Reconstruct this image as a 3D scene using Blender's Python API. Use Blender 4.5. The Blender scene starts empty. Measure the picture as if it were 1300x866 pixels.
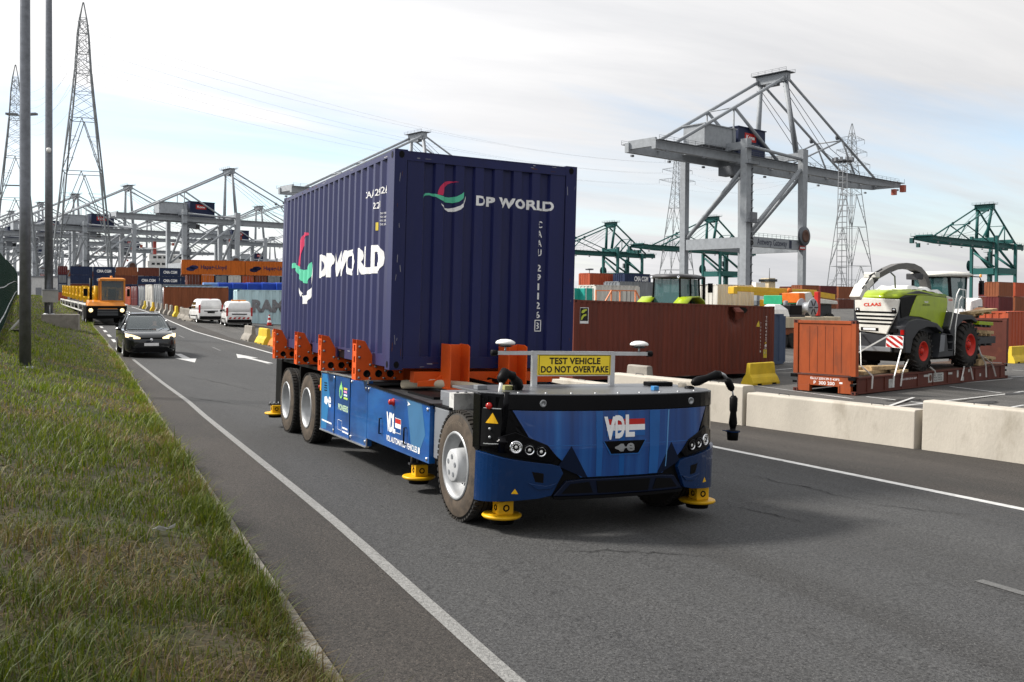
import bpy, bmesh, math, random
import numpy as np
from mathutils import Vector, Matrix, noise as mnoise

random.seed(7)
SC = bpy.context.scene
COL = SC.collection

# ------------------------------------------------------------------ camera
FPX = 1210.35                      # focal length in photo pixels (1300 wide)
CAM = Vector((-3.4943, -10.6662, 2.1320))
RT = Vector((0.902886, -0.429818, 0.007299))
UP = Vector((-0.000185, 0.016590, 0.999862))
FW = Vector((0.429880, 0.902763, -0.014899))
cd = bpy.data.cameras.new("Camera")
cd.sensor_width = 36.0
cd.lens = FPX / 1300 * 36
cd.shift_y = -33.0 / 1300
cd.clip_start = 0.1
cd.clip_end = 8000
cam = bpy.data.objects.new("Camera", cd)
COL.objects.link(cam)
cam.matrix_world = Matrix(((RT.x, UP.x, -FW.x, CAM.x), (RT.y, UP.y, -FW.y, CAM.y),
                           (RT.z, UP.z, -FW.z, CAM.z), (0, 0, 0, 1)))
SC.camera = cam

# ------------------------------------------------------------------ light
SUN_DIR = Vector((-0.80, 0.60, 0)).normalized()
SUN_EL = math.radians(41)
SUN_AZ = math.atan2(SUN_DIR.x, SUN_DIR.y)          # from +Y towards +X
w = bpy.data.worlds.new("World")
SC.world = w
w.use_nodes = True
NT = w.node_tree
for n in list(NT.nodes):
    NT.nodes.remove(n)


def wn(t, **k):
    n = NT.nodes.new(t)
    for a, b in k.items():
        setattr(n, a, b)
    return n


wout = wn("ShaderNodeOutputWorld")
wbg = wn("ShaderNodeBackground")
sky = wn("ShaderNodeTexSky", sky_type='NISHITA')
sky.sun_disc = False
sky.sun_elevation = SUN_EL
sky.sun_rotation = SUN_AZ
sky.air_density = 1.0
sky.dust_density = 0.6
sky.ozone_density = 1.0
SKY_STR = 0.165
tc = wn("ShaderNodeTexCoord")
sep = wn("ShaderNodeSeparateXYZ")
NT.links.new(tc.outputs["Generated"], sep.inputs[0])


def wmath(op, a, b=None, clamp=False):
    n = wn("ShaderNodeMath", operation=op)
    n.use_clamp = clamp
    for i, v in enumerate((a, b)):
        if v is None:
            continue
        if isinstance(v, (int, float)):
            n.inputs[i].default_value = v
        else:
            NT.links.new(v, n.inputs[i])
    return n.outputs[0]


# clouds live on a flat layer high above: direction / (height + bias)
zz = wmath('MAXIMUM', sep.outputs[2], 0.0)
den = wmath('ADD', zz, 0.14)
cx = wmath('DIVIDE', sep.outputs[0], den)
cy = wmath('DIVIDE', sep.outputs[1], den)
comb = wn("ShaderNodeCombineXYZ")
NT.links.new(cx, comb.inputs[0])
NT.links.new(cy, comb.inputs[1])
mp = wn("ShaderNodeMapping")
mp.inputs["Rotation"].default_value = (0, 0, math.radians(35))
mp.inputs["Scale"].default_value = (0.30, 1.1, 1)
mp.inputs["Location"].default_value = (1.7, 0.35, 0)
NT.links.new(comb.outputs[0], mp.inputs[0])
nz = wn("ShaderNodeTexNoise")
nz.inputs["Scale"].default_value = 0.55
nz.inputs["Detail"].default_value = 7
nz.inputs["Roughness"].default_value = 0.62
nz.inputs["Distortion"].default_value = 0.4
NT.links.new(mp.outputs[0], nz.inputs["Vector"])
rp = wn("ShaderNodeValToRGB")
rp.color_ramp.elements[0].position = 0.40
rp.color_ramp.elements[0].color = (0.26, 0.26, 0.26, 1)
rp.color_ramp.elements[1].position = 0.56
rp.color_ramp.elements[1].color = (1, 1, 1, 1)
NT.links.new(nz.outputs[0], rp.inputs[0])
# more cover towards the zenith, a clearer belt lower down
elev = wn("ShaderNodeMapRange")
elev.inputs[1].default_value = 0.15
elev.inputs[2].default_value = 0.25
elev.inputs[3].default_value = 0.0
elev.inputs[4].default_value = 0.62
NT.links.new(zz, elev.inputs[0])
# a long contrail-like streak of cloud, on the great circle through two directions
def pdir(px, py):
    return (RT * ((px - 650) / FPX) + UP * ((400 - py) / FPX) + FW).normalized()


GA_, GB_ = pdir(0, 74), pdir(400, 162)
gn = GA_.cross(GB_).normalized()
d1 = wn("ShaderNodeVectorMath", operation='DOT_PRODUCT')
NT.links.new(tc.outputs["Generated"], d1.inputs[0])
d1.inputs[1].default_value = gn
off = wmath('ADD', d1.outputs["Value"], wmath('MULTIPLY', wmath('SUBTRACT', nz.outputs[0], 0.5), 0.03))
stk = wn("ShaderNodeMapRange", interpolation_type='SMOOTHSTEP')
NT.links.new(wmath('ABSOLUTE', off), stk.inputs[0])
stk.inputs[1].default_value = 0.0
stk.inputs[2].default_value = 0.014
stk.inputs[3].default_value = 0.75
stk.inputs[4].default_value = 0.0
d2 = wn("ShaderNodeVectorMath", operation='DOT_PRODUCT')
NT.links.new(tc.outputs["Generated"], d2.inputs[0])
d2.inputs[1].default_value = pdir(120, 100)
lim = wn("ShaderNodeMapRange", interpolation_type='SMOOTHSTEP')
NT.links.new(d2.outputs["Value"], lim.inputs[0])
lim.inputs[1].default_value = math.cos(math.radians(15))
lim.inputs[2].default_value = math.cos(math.radians(6))
streak = wmath('MULTIPLY', stk.outputs[0], lim.outputs[0])
# a thinner place in the cloud layer around the streak
d3 = wn("ShaderNodeVectorMath", operation='DOT_PRODUCT')
NT.links.new(tc.outputs["Generated"], d3.inputs[0])
d3.inputs[1].default_value = pdir(230, 165)
gap = wn("ShaderNodeMapRange", interpolation_type='SMOOTHSTEP')
NT.links.new(d3.outputs["Value"], gap.inputs[0])
gap.inputs[1].default_value = math.cos(math.radians(18))
gap.inputs[2].default_value = math.cos(math.radians(3))
gap.inputs[4].default_value = 0.45
thin = wmath('SUBTRACT', rp.outputs[0], gap.outputs[0], True)
low = wn("ShaderNodeMapRange", interpolation_type='SMOOTHSTEP')
NT.links.new(zz, low.inputs[0])
low.inputs[1].default_value = 0.0
low.inputs[2].default_value = 0.12
low.inputs[3].default_value = 0.62
low.inputs[4].default_value = 0.0
cover = wmath('ADD', wmath('ADD', wmath('ADD', thin, streak, True), elev.outputs[0], True), low.outputs[0], True)
# cloud grey variation
nz2 = wn("ShaderNodeTexNoise")
nz2.inputs["Scale"].default_value = 1.1
nz2.inputs["Detail"].default_value = 8
nz2.inputs["Roughness"].default_value = 0.6
nz2.inputs["Distortion"].default_value = 0.6
NT.links.new(mp.outputs[0], nz2.inputs["Vector"])
rp2 = wn("ShaderNodeValToRGB")
rp2.color_ramp.elements[0].position = 0.3
rp2.color_ramp.elements[0].color = (0.83, 0.84, 0.87, 1)
rp2.color_ramp.elements[1].position = 0.62
rp2.color_ramp.elements[1].color = (1.10, 1.09, 1.09, 1)
NT.links.new(nz2.outputs[0], rp2.inputs[0])
skym = wn("ShaderNodeMix", data_type='RGBA', blend_type='MULTIPLY')
skym.inputs[0].default_value = 1.0
NT.links.new(sky.outputs[0], skym.inputs[6])
skym.inputs[7].default_value = (SKY_STR, SKY_STR, SKY_STR, 1)
cm = wn("ShaderNodeMix", data_type='RGBA')
NT.links.new(cover, cm.inputs[0])
NT.links.new(skym.outputs[2], cm.inputs[6])
# clouds are brighter on the side of the sky where the sun stands
sdot = wn("ShaderNodeVectorMath", operation='DOT_PRODUCT')
NT.links.new(tc.outputs["Generated"], sdot.inputs[0])
sdot.inputs[1].default_value = (SUN_DIR.x * math.cos(SUN_EL), SUN_DIR.y * math.cos(SUN_EL), math.sin(SUN_EL))
glow = wmath('POWER', wmath('ADD', wmath('MULTIPLY', sdot.outputs["Value"], 0.5), 0.5, True), 1.35)
glow = wmath('ADD', wmath('MULTIPLY', glow, 0.74), 0.38)
cl = wn("ShaderNodeMix", data_type='RGBA', blend_type='MULTIPLY')
cl.inputs[0].default_value = 1.0
NT.links.new(rp2.outputs[0], cl.inputs[6])
NT.links.new(glow, cl.inputs[7])
NT.links.new(cl.outputs[2], cm.inputs[7])
NT.links.new(cm.outputs[2], wbg.inputs[0])
wbg.inputs[1].default_value = 1.0
NT.links.new(wbg.outputs[0], wout.inputs[0])

sl = bpy.data.lights.new("Sun", 'SUN')
sl.energy = 4.8
sl.angle = math.radians(8)
sl.color = (1.0, 0.95, 0.88)
so = bpy.data.objects.new("Sun", sl)
COL.objects.link(so)
sv = Vector((SUN_DIR.x * math.cos(SUN_EL), SUN_DIR.y * math.cos(SUN_EL), math.sin(SUN_EL)))
so.rotation_euler = sv.to_track_quat('Z', 'Y').to_euler()
SC.view_settings.view_transform = 'Standard'
SC.view_settings.look = 'None'
SC.view_settings.exposure = 0.28
SC.view_settings.gamma = 1.0
SC.cycles.max_bounces = 6
SC.cycles.transparent_max_bounces = 8
SC.cycles.sample_clamp_indirect = 6


# ------------------------------------------------------------------ places
def at(px, py, depth):
    """world point seen at photo pixel (px, py) at a depth along the view axis"""
    return CAM + (RT * ((px - 650) / FPX) + UP * ((400 - py) / FPX) + FW) * depth


def cs(lat, dep, up=0.0):
    return CAM + RT * lat + FW * dep + UP * up


ZX = [(-2.2, .05), (0, 0), (7, -.16), (9.5, -.26), (13, -.58), (17, -.74), (21, -.9), (27, -.86), (1e5, -.86)]
ZY = [(-20, .24), (0, 0), (8, -.116), (16, -.16), (30, -.16), (57, .32), (80, .75), (110, 1.1), (1e5, 1.2)]


def lerp(T, v):
    if v <= T[0][0]:
        return T[0][1]
    for (a, b), (c, d) in zip(T, T[1:]):
        if v <= c:
            return b + (d - b) * (v - a) / (c - a)
    return T[-1][1]


def gz(x, y):
    return lerp(ZX, x) * lerp([(42, 1), (75, .35), (120, .1), (1e5, .1)], y) + lerp(ZY, y)


def kerb_x(y):
    return lerp([(-30, -2.66), (-6, -2.25), (11, -1.8), (28, -1.47), (60, -1.55), (120, -1.6), (400, -1.6)], y)


def vz(x, y):
    """grass verge height"""
    s = kerb_x(y) - x
    k = lerp([(-8, .62), (5, .75), (14, 1.0), (60, 1.0)], y)
    return gz(-2.2, y) + .03 + k * lerp([(0, 0), (.5, .10), (2.1, .46), (3.2, .95), (4.2, 1.2), (9, 1.35), (60, 1.5)], s)


def on_ground(px, py):
    d = RT * ((px - 650) / FPX) + UP * ((400 - py) / FPX) + FW
    t = 2.0
    while t < 1500:
        P = CAM + d * t
        if P.z < gz(P.x, P.y):
            return P
        t *= 1.002
    return P


# ------------------------------------------------------------------ materials
MATS = {}


def mat(name, col, rough=.55, metal=0.0, var=.12, scale=3.0, bump=0.0, bscale=40.0, col2=None, thr=(.5, .7), coat=0.0,
        emit=None, estr=0.0, trans=0.0, spec=.28, stretch=(1, 1, 1), alpha=1.0):
    if name in MATS:
        return MATS[name]
    m = bpy.data.materials.new(name)
    m.use_nodes = True
    nt = m.node_tree
    b = nt.nodes["Principled BSDF"]
    b.inputs["Roughness"].default_value = rough
    b.inputs["Metallic"].default_value = metal
    b.inputs["Specular IOR Level"].default_value = spec
    b.inputs["Coat Weight"].default_value = coat
    b.inputs["Transmission Weight"].default_value = trans
    b.inputs["Alpha"].default_value = alpha
    c = (col[0], col[1], col[2], 1)
    b.inputs["Base Color"].default_value = c
    L = nt.links.new
    tcn = nt.nodes.new("ShaderNodeTexCoord")
    mpn = nt.nodes.new("ShaderNodeMapping")
    mpn.inputs["Scale"].default_value = stretch
    oi = nt.nodes.new("ShaderNodeObjectInfo")
    add = nt.nodes.new("ShaderNodeVectorMath")
    add.operation = 'ADD'
    mul = nt.nodes.new("ShaderNodeMath")
    mul.operation = 'MULTIPLY'
    mul.inputs[1].default_value = 57.0
    L(oi.outputs["Random"], mul.inputs[0])
    L(tcn.outputs["Object"], mpn.inputs[0])
    L(mpn.outputs[0], add.inputs[0])
    L(mul.outputs[0], add.inputs[1])
    if var > 0:
        n = nt.nodes.new("ShaderNodeTexNoise")
        n.inputs["Scale"].default_value = scale
        n.inputs["Detail"].default_value = 6
        n.inputs["Roughness"].default_value = .62
        L(add.outputs[0], n.inputs["Vector"])
        r = nt.nodes.new("ShaderNodeValToRGB")
        r.color_ramp.elements[0].position = .3
        r.color_ramp.elements[1].position = .7
        r.color_ramp.elements[0].color = (c[0] * (1 - var), c[1] * (1 - var), c[2] * (1 - var), 1)
        r.color_ramp.elements[1].color = (min(1, c[0] * (1 + var)), min(1, c[1] * (1 + var)), min(1, c[2] * (1 + var)), 1)
        L(n.outputs[0], r.inputs[0])
        out = r.outputs[0]
        if col2:
            n2 = nt.nodes.new("ShaderNodeTexNoise")
            n2.inputs["Scale"].default_value = scale * .7
            n2.inputs["Detail"].default_value = 8
            n2.inputs["Roughness"].default_value = .7
            L(mpn.outputs[0], n2.inputs["Vector"])
            r2 = nt.nodes.new("ShaderNodeValToRGB")
            r2.color_ramp.elements[0].position = thr[0]
            r2.color_ramp.elements[1].position = thr[1]
            r2.color_ramp.elements[0].color = (0, 0, 0, 1)
            r2.color_ramp.elements[1].color = (1, 1, 1, 1)
            L(n2.outputs[0], r2.inputs[0])
            mx = nt.nodes.new("ShaderNodeMix")
            mx.data_type = 'RGBA'
            L(r2.outputs[0], mx.inputs[0])
            L(out, mx.inputs[6])
            mx.inputs[7].default_value = (col2[0], col2[1], col2[2], 1)
            out = mx.outputs[2]
        L(out, b.inputs["Base Color"])
        rr = nt.nodes.new("ShaderNodeMapRange")
        rr.inputs[3].default_value = max(.02, rough - .08)
        rr.inputs[4].default_value = min(1, rough + .1)
        L(n.outputs[0], rr.inputs[0])
        L(rr.outputs[0], b.inputs["Roughness"])
    if bump > 0:
        n3 = nt.nodes.new("ShaderNodeTexNoise")
        n3.inputs["Scale"].default_value = bscale
        n3.inputs["Detail"].default_value = 4
        L(add.outputs[0], n3.inputs["Vector"])
        bp = nt.nodes.new("ShaderNodeBump")
        bp.inputs["Strength"].default_value = bump
        bp.inputs["Distance"].default_value = .02
        L(n3.outputs[0], bp.inputs["Height"])
        L(bp.outputs[0], b.inputs["Normal"])
    if emit:
        b.inputs["Emission Color"].default_value = (*emit, 1)
        b.inputs["Emission Strength"].default_value = estr
    MATS[name] = m
    return m


def paint(name, col, rough=.42, dirt=None, **k):
    k.setdefault('scale', 2.2)
    k.setdefault('thr', (.56, .82))
    return mat(name, col, rough, var=.14, col2=dirt, **k)


# ------------------------------------------------------------------ mesh helpers
class MB:
    def __init__(self):
        self.v, self.f, self.mi, self.sm, self.mats = [], [], [], [], []

    def slot(self, m):
        if m not in self.mats:
            self.mats.append(m)
        return self.mats.index(m)

    def add(self, vs, fs, m, smooth=False):
        b = len(self.v)
        s = self.slot(m)
        self.v += [tuple(p) for p in vs]
        for f in fs:
            self.f.append(tuple(i + b for i in f))
            self.mi.append(s)
            self.sm.append(smooth)
        return self

    def box(self, x0, x1, y0, y1, z0, z1, m):
        vs = [(x, y, z) for z in (z0, z1) for y in (y0, y1) for x in (x0, x1)]
        return self.add(vs, [(0, 2, 3, 1), (4, 5, 7, 6), (0, 1, 5, 4), (2, 6, 7, 3), (0, 4, 6, 2), (1, 3, 7, 5)], m)

    def beam(self, p0, p1, wd, ht, m, up=(0, 0, 1), w1=None, h1=None):
        p0, p1, up = Vector(p0), Vector(p1), Vector(up)
        d = (p1 - p0).normalized()
        s = d.cross(up)
        if s.length < 1e-4:
            s = d.cross(Vector((1, 0, 0)))
        s.normalize()
        u = s.cross(d)
        vs = []
        for p, a, b in ((p0, wd, ht), (p1, w1 or wd, h1 or ht)):
            for i, j in ((-1, -1), (1, -1), (1, 1), (-1, 1)):
                vs.append(p + s * (i * a / 2) + u * (j * b / 2))
        return self.add(vs, [(0, 1, 2, 3), (7, 6, 5, 4), (0, 4, 5, 1), (1, 5, 6, 2), (2, 6, 7, 3), (3, 7, 4, 0)], m)

    def tube(self, pts, r, m, n=8, cap=True, smooth=True):
        pts = [Vector(p) for p in pts]
        rs = r if isinstance(r, (list, tuple)) else [r] * len(pts)
        vs, fs = [], []
        a = None
        for i, p in enumerate(pts):
            d = (pts[min(i + 1, len(pts) - 1)] - pts[max(i - 1, 0)]).normalized()
            if a is None:
                a = d.orthogonal().normalized()
            else:
                a = (a - d * a.dot(d)).normalized()
            b = d.cross(a)
            for k in range(n):
                t = 2 * math.pi * k / n
                vs.append(p + a * (math.cos(t) * rs[i]) + b * (math.sin(t) * rs[i]))
        for i in range(len(pts) - 1):
            for k in range(n):
                k2 = (k + 1) % n
                fs.append((i * n + k, i * n + k2, (i + 1) * n + k2, (i + 1) * n + k))
        self.add(vs, fs, m, smooth)
        if cap:
            b0 = len(self.v) - len(vs)
            s = self.slot(m)
            self.f.append(tuple(b0 + k for k in range(n))[::-1])
            self.f.append(tuple(b0 + (len(pts) - 1) * n + k for k in range(n)))
            self.mi += [s, s]
            self.sm += [False, False]
        return self

    def lathe(self, o, d, prof, m, n=24, smooth=True):
        """profile = [(t along d, radius)]"""
        o, d = Vector(o), Vector(d).normalized()
        a = d.orthogonal().normalized()
        b = d.cross(a)
        vs, fs = [], []
        for t, r in prof:
            for k in range(n):
                q = 2 * math.pi * k / n
                vs.append(o + d * t + (a * math.cos(q) + b * math.sin(q)) * max(r, 1e-4))
        for i in range(len(prof) - 1):
            for k in range(n):
                k2 = (k + 1) % n
                fs.append((i * n + k, i * n + k2, (i + 1) * n + k2, (i + 1) * n + k))
        return self.add(vs, fs, m, smooth)

    def prism(self, poly, o, U, V, N, d0, d1, m, smooth=False):
        o, U, V, N = Vector(o), Vector(U), Vector(V), Vector(N)
        n = len(poly)
        vs = [o + U * a + V * b + N * d for d in (d0, d1) for a, b in poly]
        fs = [tuple(range(n))[::-1], tuple(range(n, 2 * n))]
        fs += [(i, (i + 1) % n, n + (i + 1) % n, n + i) for i in range(n)]
        return self.add(vs, fs, m, smooth)

    def loft(self, rings, m, cap=True, smooth=True):
        n = len(rings[0])
        vs = [p for r in rings for p in r]
        fs = []
        for i in range(len(rings) - 1):
            for k in range(n):
                k2 = (k + 1) % n
                fs.append((i * n + k, i * n + k2, (i + 1) * n + k2, (i + 1) * n + k))
        self.add(vs, fs, m, smooth)
        if cap:
            b0 = len(self.v) - len(vs)
            s = self.slot(m)
            self.f += [tuple(b0 + k for k in range(n))[::-1], tuple(b0 + (len(rings) - 1) * n + k for k in range(n))]
            self.mi += [s, s]
            self.sm += [smooth, smooth]
        return self

    def mesh(self, name):
        me = bpy.data.meshes.new(name)
        me.from_pydata(self.v, [], self.f)
        for m in self.mats:
            me.materials.append(m)
        me.polygons.foreach_set("material_index", self.mi)
        me.polygons.foreach_set("use_smooth", self.sm)
        me.update()
        bm = bmesh.new()
        bm.from_mesh(me)
        bmesh.ops.recalc_face_normals(bm, faces=bm.faces)
        bm.to_mesh(me)
        bm.free()
        return me

    def build(self, name, parent=None, bevel=0.0, M=None):
        o = bpy.data.objects.new(name, self.mesh(name))
        COL.objects.link(o)
        if parent:
            o.parent = parent
        if M is not None:
            o.matrix_world = M
        if bevel:
            md = o.modifiers.new("Bevel", 'BEVEL')
            md.width = bevel
            md.segments = 2
            md.limit_method = 'ANGLE'
            md.angle_limit = math.radians(40)
        return o


def tag(o, label=None, cat=None, group=None, kind=None):
    if label:
        o["label"] = label
    if cat:
        o["category"] = cat
    if group:
        o["group"] = group
    if kind:
        o["kind"] = kind
    return o


def empty(name, M=None, loc=None, rz=0.0):
    o = bpy.data.objects.new(name, None)
    COL.objects.link(o)
    o.empty_display_size = .2
    if M is not None:
        o.matrix_world = M
    elif loc is not None:
        o.matrix_world = Matrix.Translation(loc) @ Matrix.Rotation(rz, 4, 'Z')
    return o


def copy_tree(o, parent=None):
    c = o.copy()
    COL.objects.link(c)
    c.parent = parent
    for ch in list(o.children):
        copy_tree(ch, c)
    return c


def frame(o, ex, ey, ez=(0, 0, 1)):
    ex, ey, ez = Vector(ex), Vector(ey), Vector(ez)
    return Matrix(((ex.x, ey.x, ez.x, o[0]), (ex.y, ey.y, ez.y, o[1]), (ex.z, ey.z, ez.z, o[2]), (0, 0, 0, 1)))


def text_geo(s, bold=0.0, spacing=1.0, shear=0.0):
    cu = bpy.data.curves.new("lettering", 'FONT')
    cu.body = s
    cu.offset = bold
    cu.space_character = spacing
    cu.shear = shear
    cu.resolution_u = 3
    cu.fill_mode = 'FRONT'
    ob = bpy.data.objects.new("lettering", cu)
    COL.objects.link(ob)
    me = bpy.data.meshes.new_from_object(ob)
    vs = [v.co.copy() for v in me.vertices]
    fs = [tuple(p.vertices) for p in me.polygons]
    bpy.data.objects.remove(ob)
    bpy.data.meshes.remove(me)
    bpy.data.curves.remove(cu)
    x0 = min(v.x for v in vs)
    x1 = max(v.x for v in vs)
    y0 = min(v.y for v in vs)
    y1 = max(v.y for v in vs)
    return [((v.x - x0) / (x1 - x0), (v.y - y0) / (y1 - y0)) for v in vs], fs


def letters(mb, s, fn, x0, x1, z0, z1, m, bold=.02, spacing=1.0, shear=0.0, cuts=None):
    """put lettering on any surface: fn(x, z) -> point on that surface"""
    vs, fs = text_geo(s, bold, spacing, shear)
    vs = [(x0 + (x1 - x0) * a, z0 + (z1 - z0) * b) for a, b in vs]
    sheet(mb, vs, fs, fn, m, cuts)


def sheet(mb, vs, fs, fn, m, cuts=None):
    if cuts:
        bm = bmesh.new()
        bv = [bm.verts.new((a, b, 0)) for a, b in vs]
        for f in fs:
            try:
                bm.faces.new([bv[i] for i in f])
            except ValueError:
                pass
        bmesh.ops.triangulate(bm, faces=bm.faces)
        lo = min(a for a, b in vs)
        hi = max(a for a, b in vs)
        for c in cuts:
            if lo < c < hi:
                bmesh.ops.bisect_plane(bm, geom=bm.verts[:] + bm.edges[:] + bm.faces[:], plane_co=(c, 0, 0), plane_no=(1, 0, 0))
        bm.verts.index_update()
        vs = [(v.co.x, v.co.y) for v in bm.verts]
        fs = [tuple(v.index for v in f.verts) for f in bm.faces]
        bm.free()
    mb.add([fn(a, b) for a, b in vs], fs, m)


def plane_fn(o, U, V):
    o, U, V = Vector(o), Vector(U), Vector(V)
    return lambda a, b: o + U * a + V * b


def rrect(w2, h2, r, n=3):
    """rounded rectangle outline, centred"""
    out = []
    for cx_, cy_, a0 in ((w2 - r, h2 - r, 0), (-w2 + r, h2 - r, 90), (-w2 + r, -h2 + r, 180), (w2 - r, -h2 + r, 270)):
        for k in range(n + 1):
            t = math.radians(a0 + 90 * k / n)
            out.append((cx_ + r * math.cos(t), cy_ + r * math.sin(t)))
    return out

# ------------------------------------------------------------------ common materials
def asphalt(name, c, c2, scale, worn=None, stretch=(1, 1, 1), streak=None):
    m = bpy.data.materials.new(name)
    m.use_nodes = True
    nt = m.node_tree
    L = nt.links.new
    b = nt.nodes["Principled BSDF"]
    b.inputs["Roughness"].default_value = .82
    b.inputs["Specular IOR Level"].default_value = .35
    t = nt.nodes.new("ShaderNodeTexCoord")

    def noi(sc, det, ro, st=(1, 1, 1), dist=0):
        mp_ = nt.nodes.new("ShaderNodeMapping")
        mp_.inputs["Scale"].default_value = st
        L(t.outputs["Object"], mp_.inputs[0])
        n_ = nt.nodes.new("ShaderNodeTexNoise")
        n_.inputs["Scale"].default_value = sc
        n_.inputs["Detail"].default_value = det
        n_.inputs["Roughness"].default_value = ro
        n_.inputs["Distortion"].default_value = dist
        L(mp_.outputs[0], n_.inputs["Vector"])
        return n_.outputs[0]

    def ramp(x, p0, c0, p1, c1):
        r_ = nt.nodes.new("ShaderNodeValToRGB")
        r_.color_ramp.elements[0].position = p0
        r_.color_ramp.elements[0].color = (*c0, 1)
        r_.color_ramp.elements[1].position = p1
        r_.color_ramp.elements[1].color = (*c1, 1)
        L(x, r_.inputs[0])
        return r_.outputs[0]

    def mix(fac, a, b_, mode='MIX'):
        x = nt.nodes.new("ShaderNodeMix")
        x.data_type = 'RGBA'
        x.blend_type = mode
        if isinstance(fac, float):
            x.inputs[0].default_value = fac
        else:
            L(fac, x.inputs[0])
        for i, q in ((6, a), (7, b_)):
            if isinstance(q, tuple):
                x.inputs[i].default_value = (*q, 1)
            else:
                L(q, x.inputs[i])
        return x.outputs[2]

    base = ramp(noi(scale, 8, .6, stretch), .35, c, .68, c2)
    col = base
    if streak:
        s1 = ramp(noi(.9, 5, .6, (1.1, .045, 1), .3), .52, (0, 0, 0), .72, (1, 1, 1))
        col = mix(s1, col, streak)
        s2 = ramp(noi(2.2, 8, .75, (.9, .22, 1), .6), .66, (0, 0, 0), .76, (.8, .8, .8))
        col = mix(s2, col, (streak[0] * .45, streak[1] * .45, streak[2] * .45))
    speck = ramp(noi(42, 5, .85), .36, (.22, .22, .22), .66, (1.95, 1.93, 1.90))
    col = mix(1.0, col, speck, 'MULTIPLY')
    pebble = ramp(noi(70, 2, .5), .62, (0, 0, 0), .68, (1, 1, 1))
    col = mix(pebble, col, (c2[0] * 1.9, c2[1] * 1.85, c2[2] * 1.75))
    if worn:
        wv = ramp(noi(30, 9, .9), .42, (0, 0, 0), .63, (1, 1, 1))
        col = mix(wv, worn, col)
        b.inputs["Roughness"].default_value = .6
    L(col, b.inputs["Base Color"])
    bp = nt.nodes.new("ShaderNodeBump")
    bp.inputs["Strength"].default_value = .8
    bp.inputs["Distance"].default_value = .016
    L(noi(60, 3, .75), bp.inputs["Height"])
    L(bp.outputs[0], b.inputs["Normal"])
    MATS[name] = m
    return m


M_ROAD = asphalt("road asphalt", (.037, .038, .040), (.056, .057, .058), .35, stretch=(1, .25, 1), streak=(.036, .036, .036))
M_YARD = asphalt("yard asphalt", (.045, .045, .045), (.095, .092, .087), .16, streak=(.036, .035, .034))
M_EDGE = asphalt("shoulder asphalt", (.026, .024, .022), (.050, .044, .039), .7, stretch=(1, .3, 1), streak=(.030, .026, .023))
M_LINE = asphalt("worn line paint", (.075, .075, .074), (.13, .13, .125), .5, worn=(.29, .29, .28))
M_LINE2 = mat("line paint", (.50, .50, .49), .6, var=.2, scale=8, col2=(.16, .16, .155), thr=(.55, .72))
M_CONC = mat("pale concrete", (.46, .425, .365), .8, var=.10, scale=1.6, col2=(.27, .24, .19), thr=(.55, .80), bump=.25, bscale=30, stretch=(1, 1, .45))
M_CONC2 = mat("grey concrete", (.27, .25, .22), .85, var=.22, scale=2.5, col2=(.14, .125, .11), thr=(.5, .7), bump=.3, bscale=25)
M_KERB = mat("kerb concrete", (.19, .18, .155), .85, var=.25, scale=4, col2=(.12, .11, .09), thr=(.48, .66))
M_YEL = paint("yellow barrier paint", (.62, .44, .03), .6, (.35, .25, .05))
M_BLACK = mat("black plastic", (.003, .003, .0035), .5, var=.1, spec=.12)
M_BLACKG = mat("black gloss", (.002, .002, .003), .16, var=.05, coat=.0, spec=.14)
M_RUB = mat("tyre rubber", (.022, .021, .020), .8, var=.3, scale=6, col2=(.055, .045, .035), thr=(.5, .75), bump=.2)
M_TYSIDE = mat("dusty tyre wall", (.075, .058, .043), .85, var=.3, scale=9, col2=(.035, .03, .026), thr=(.5, .7), bump=.2, bscale=60)
M_GALV = mat("galvanised steel", (.34, .35, .36), .42, .75, var=.2, scale=6)
M_ALU = mat("aluminium", (.62, .63, .64), .32, .85, var=.1, scale=8)
M_GREYP = paint("grey paint", (.17, .18, .195), .45)
M_STEEL = mat("dark steel", (.045, .046, .05), .55, .3, var=.3, scale=5, bump=.1)
M_WHITE = paint("white paint", (.74, .74, .72), .4, (.52, .50, .46))
M_WLET = mat("white lettering", (.80, .80, .80), .5, var=.06, scale=10)
M_BLET = mat("black lettering", (.012, .012, .012), .55, var=0)
M_RED = paint("red paint", (.45, .02, .015), .4)
M_REDGLOW = mat("red lens", (.42, .012, .01), .15, var=0, coat=.5)
M_GLASS = mat("tinted glass", (.10, .15, .155), .03, var=0, trans=.0, coat=.8, alpha=.5)
M_DGLASS = mat("dark glass", (.012, .016, .018), .04, var=0, coat=.6)
M_CHROME = mat("chrome", (.75, .76, .78), .12, 1.0, var=0)
M_WOOD = mat("dunnage wood", (.42, .30, .16), .75, var=.3, scale=7, col2=(.22, .14, .07))
M_WEB = mat("white webbing", (.72, .72, .69), .8, var=.1)

# ------------------------------------------------------------------ ground, road, verge
def strip_grid(name, xs, ys, zf, m, kind="structure"):
    vs = [(x, y, zf(x, y)) for y in ys for x in xs]
    n = len(xs)
    fs = [(j * n + i, j * n + i + 1, (j + 1) * n + i + 1, (j + 1) * n + i) for j in range(len(ys) - 1) for i in range(n - 1)]
    mb = MB().add(vs, fs, m, True)
    o = mb.build(name)
    o["kind"] = kind
    return o


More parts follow.
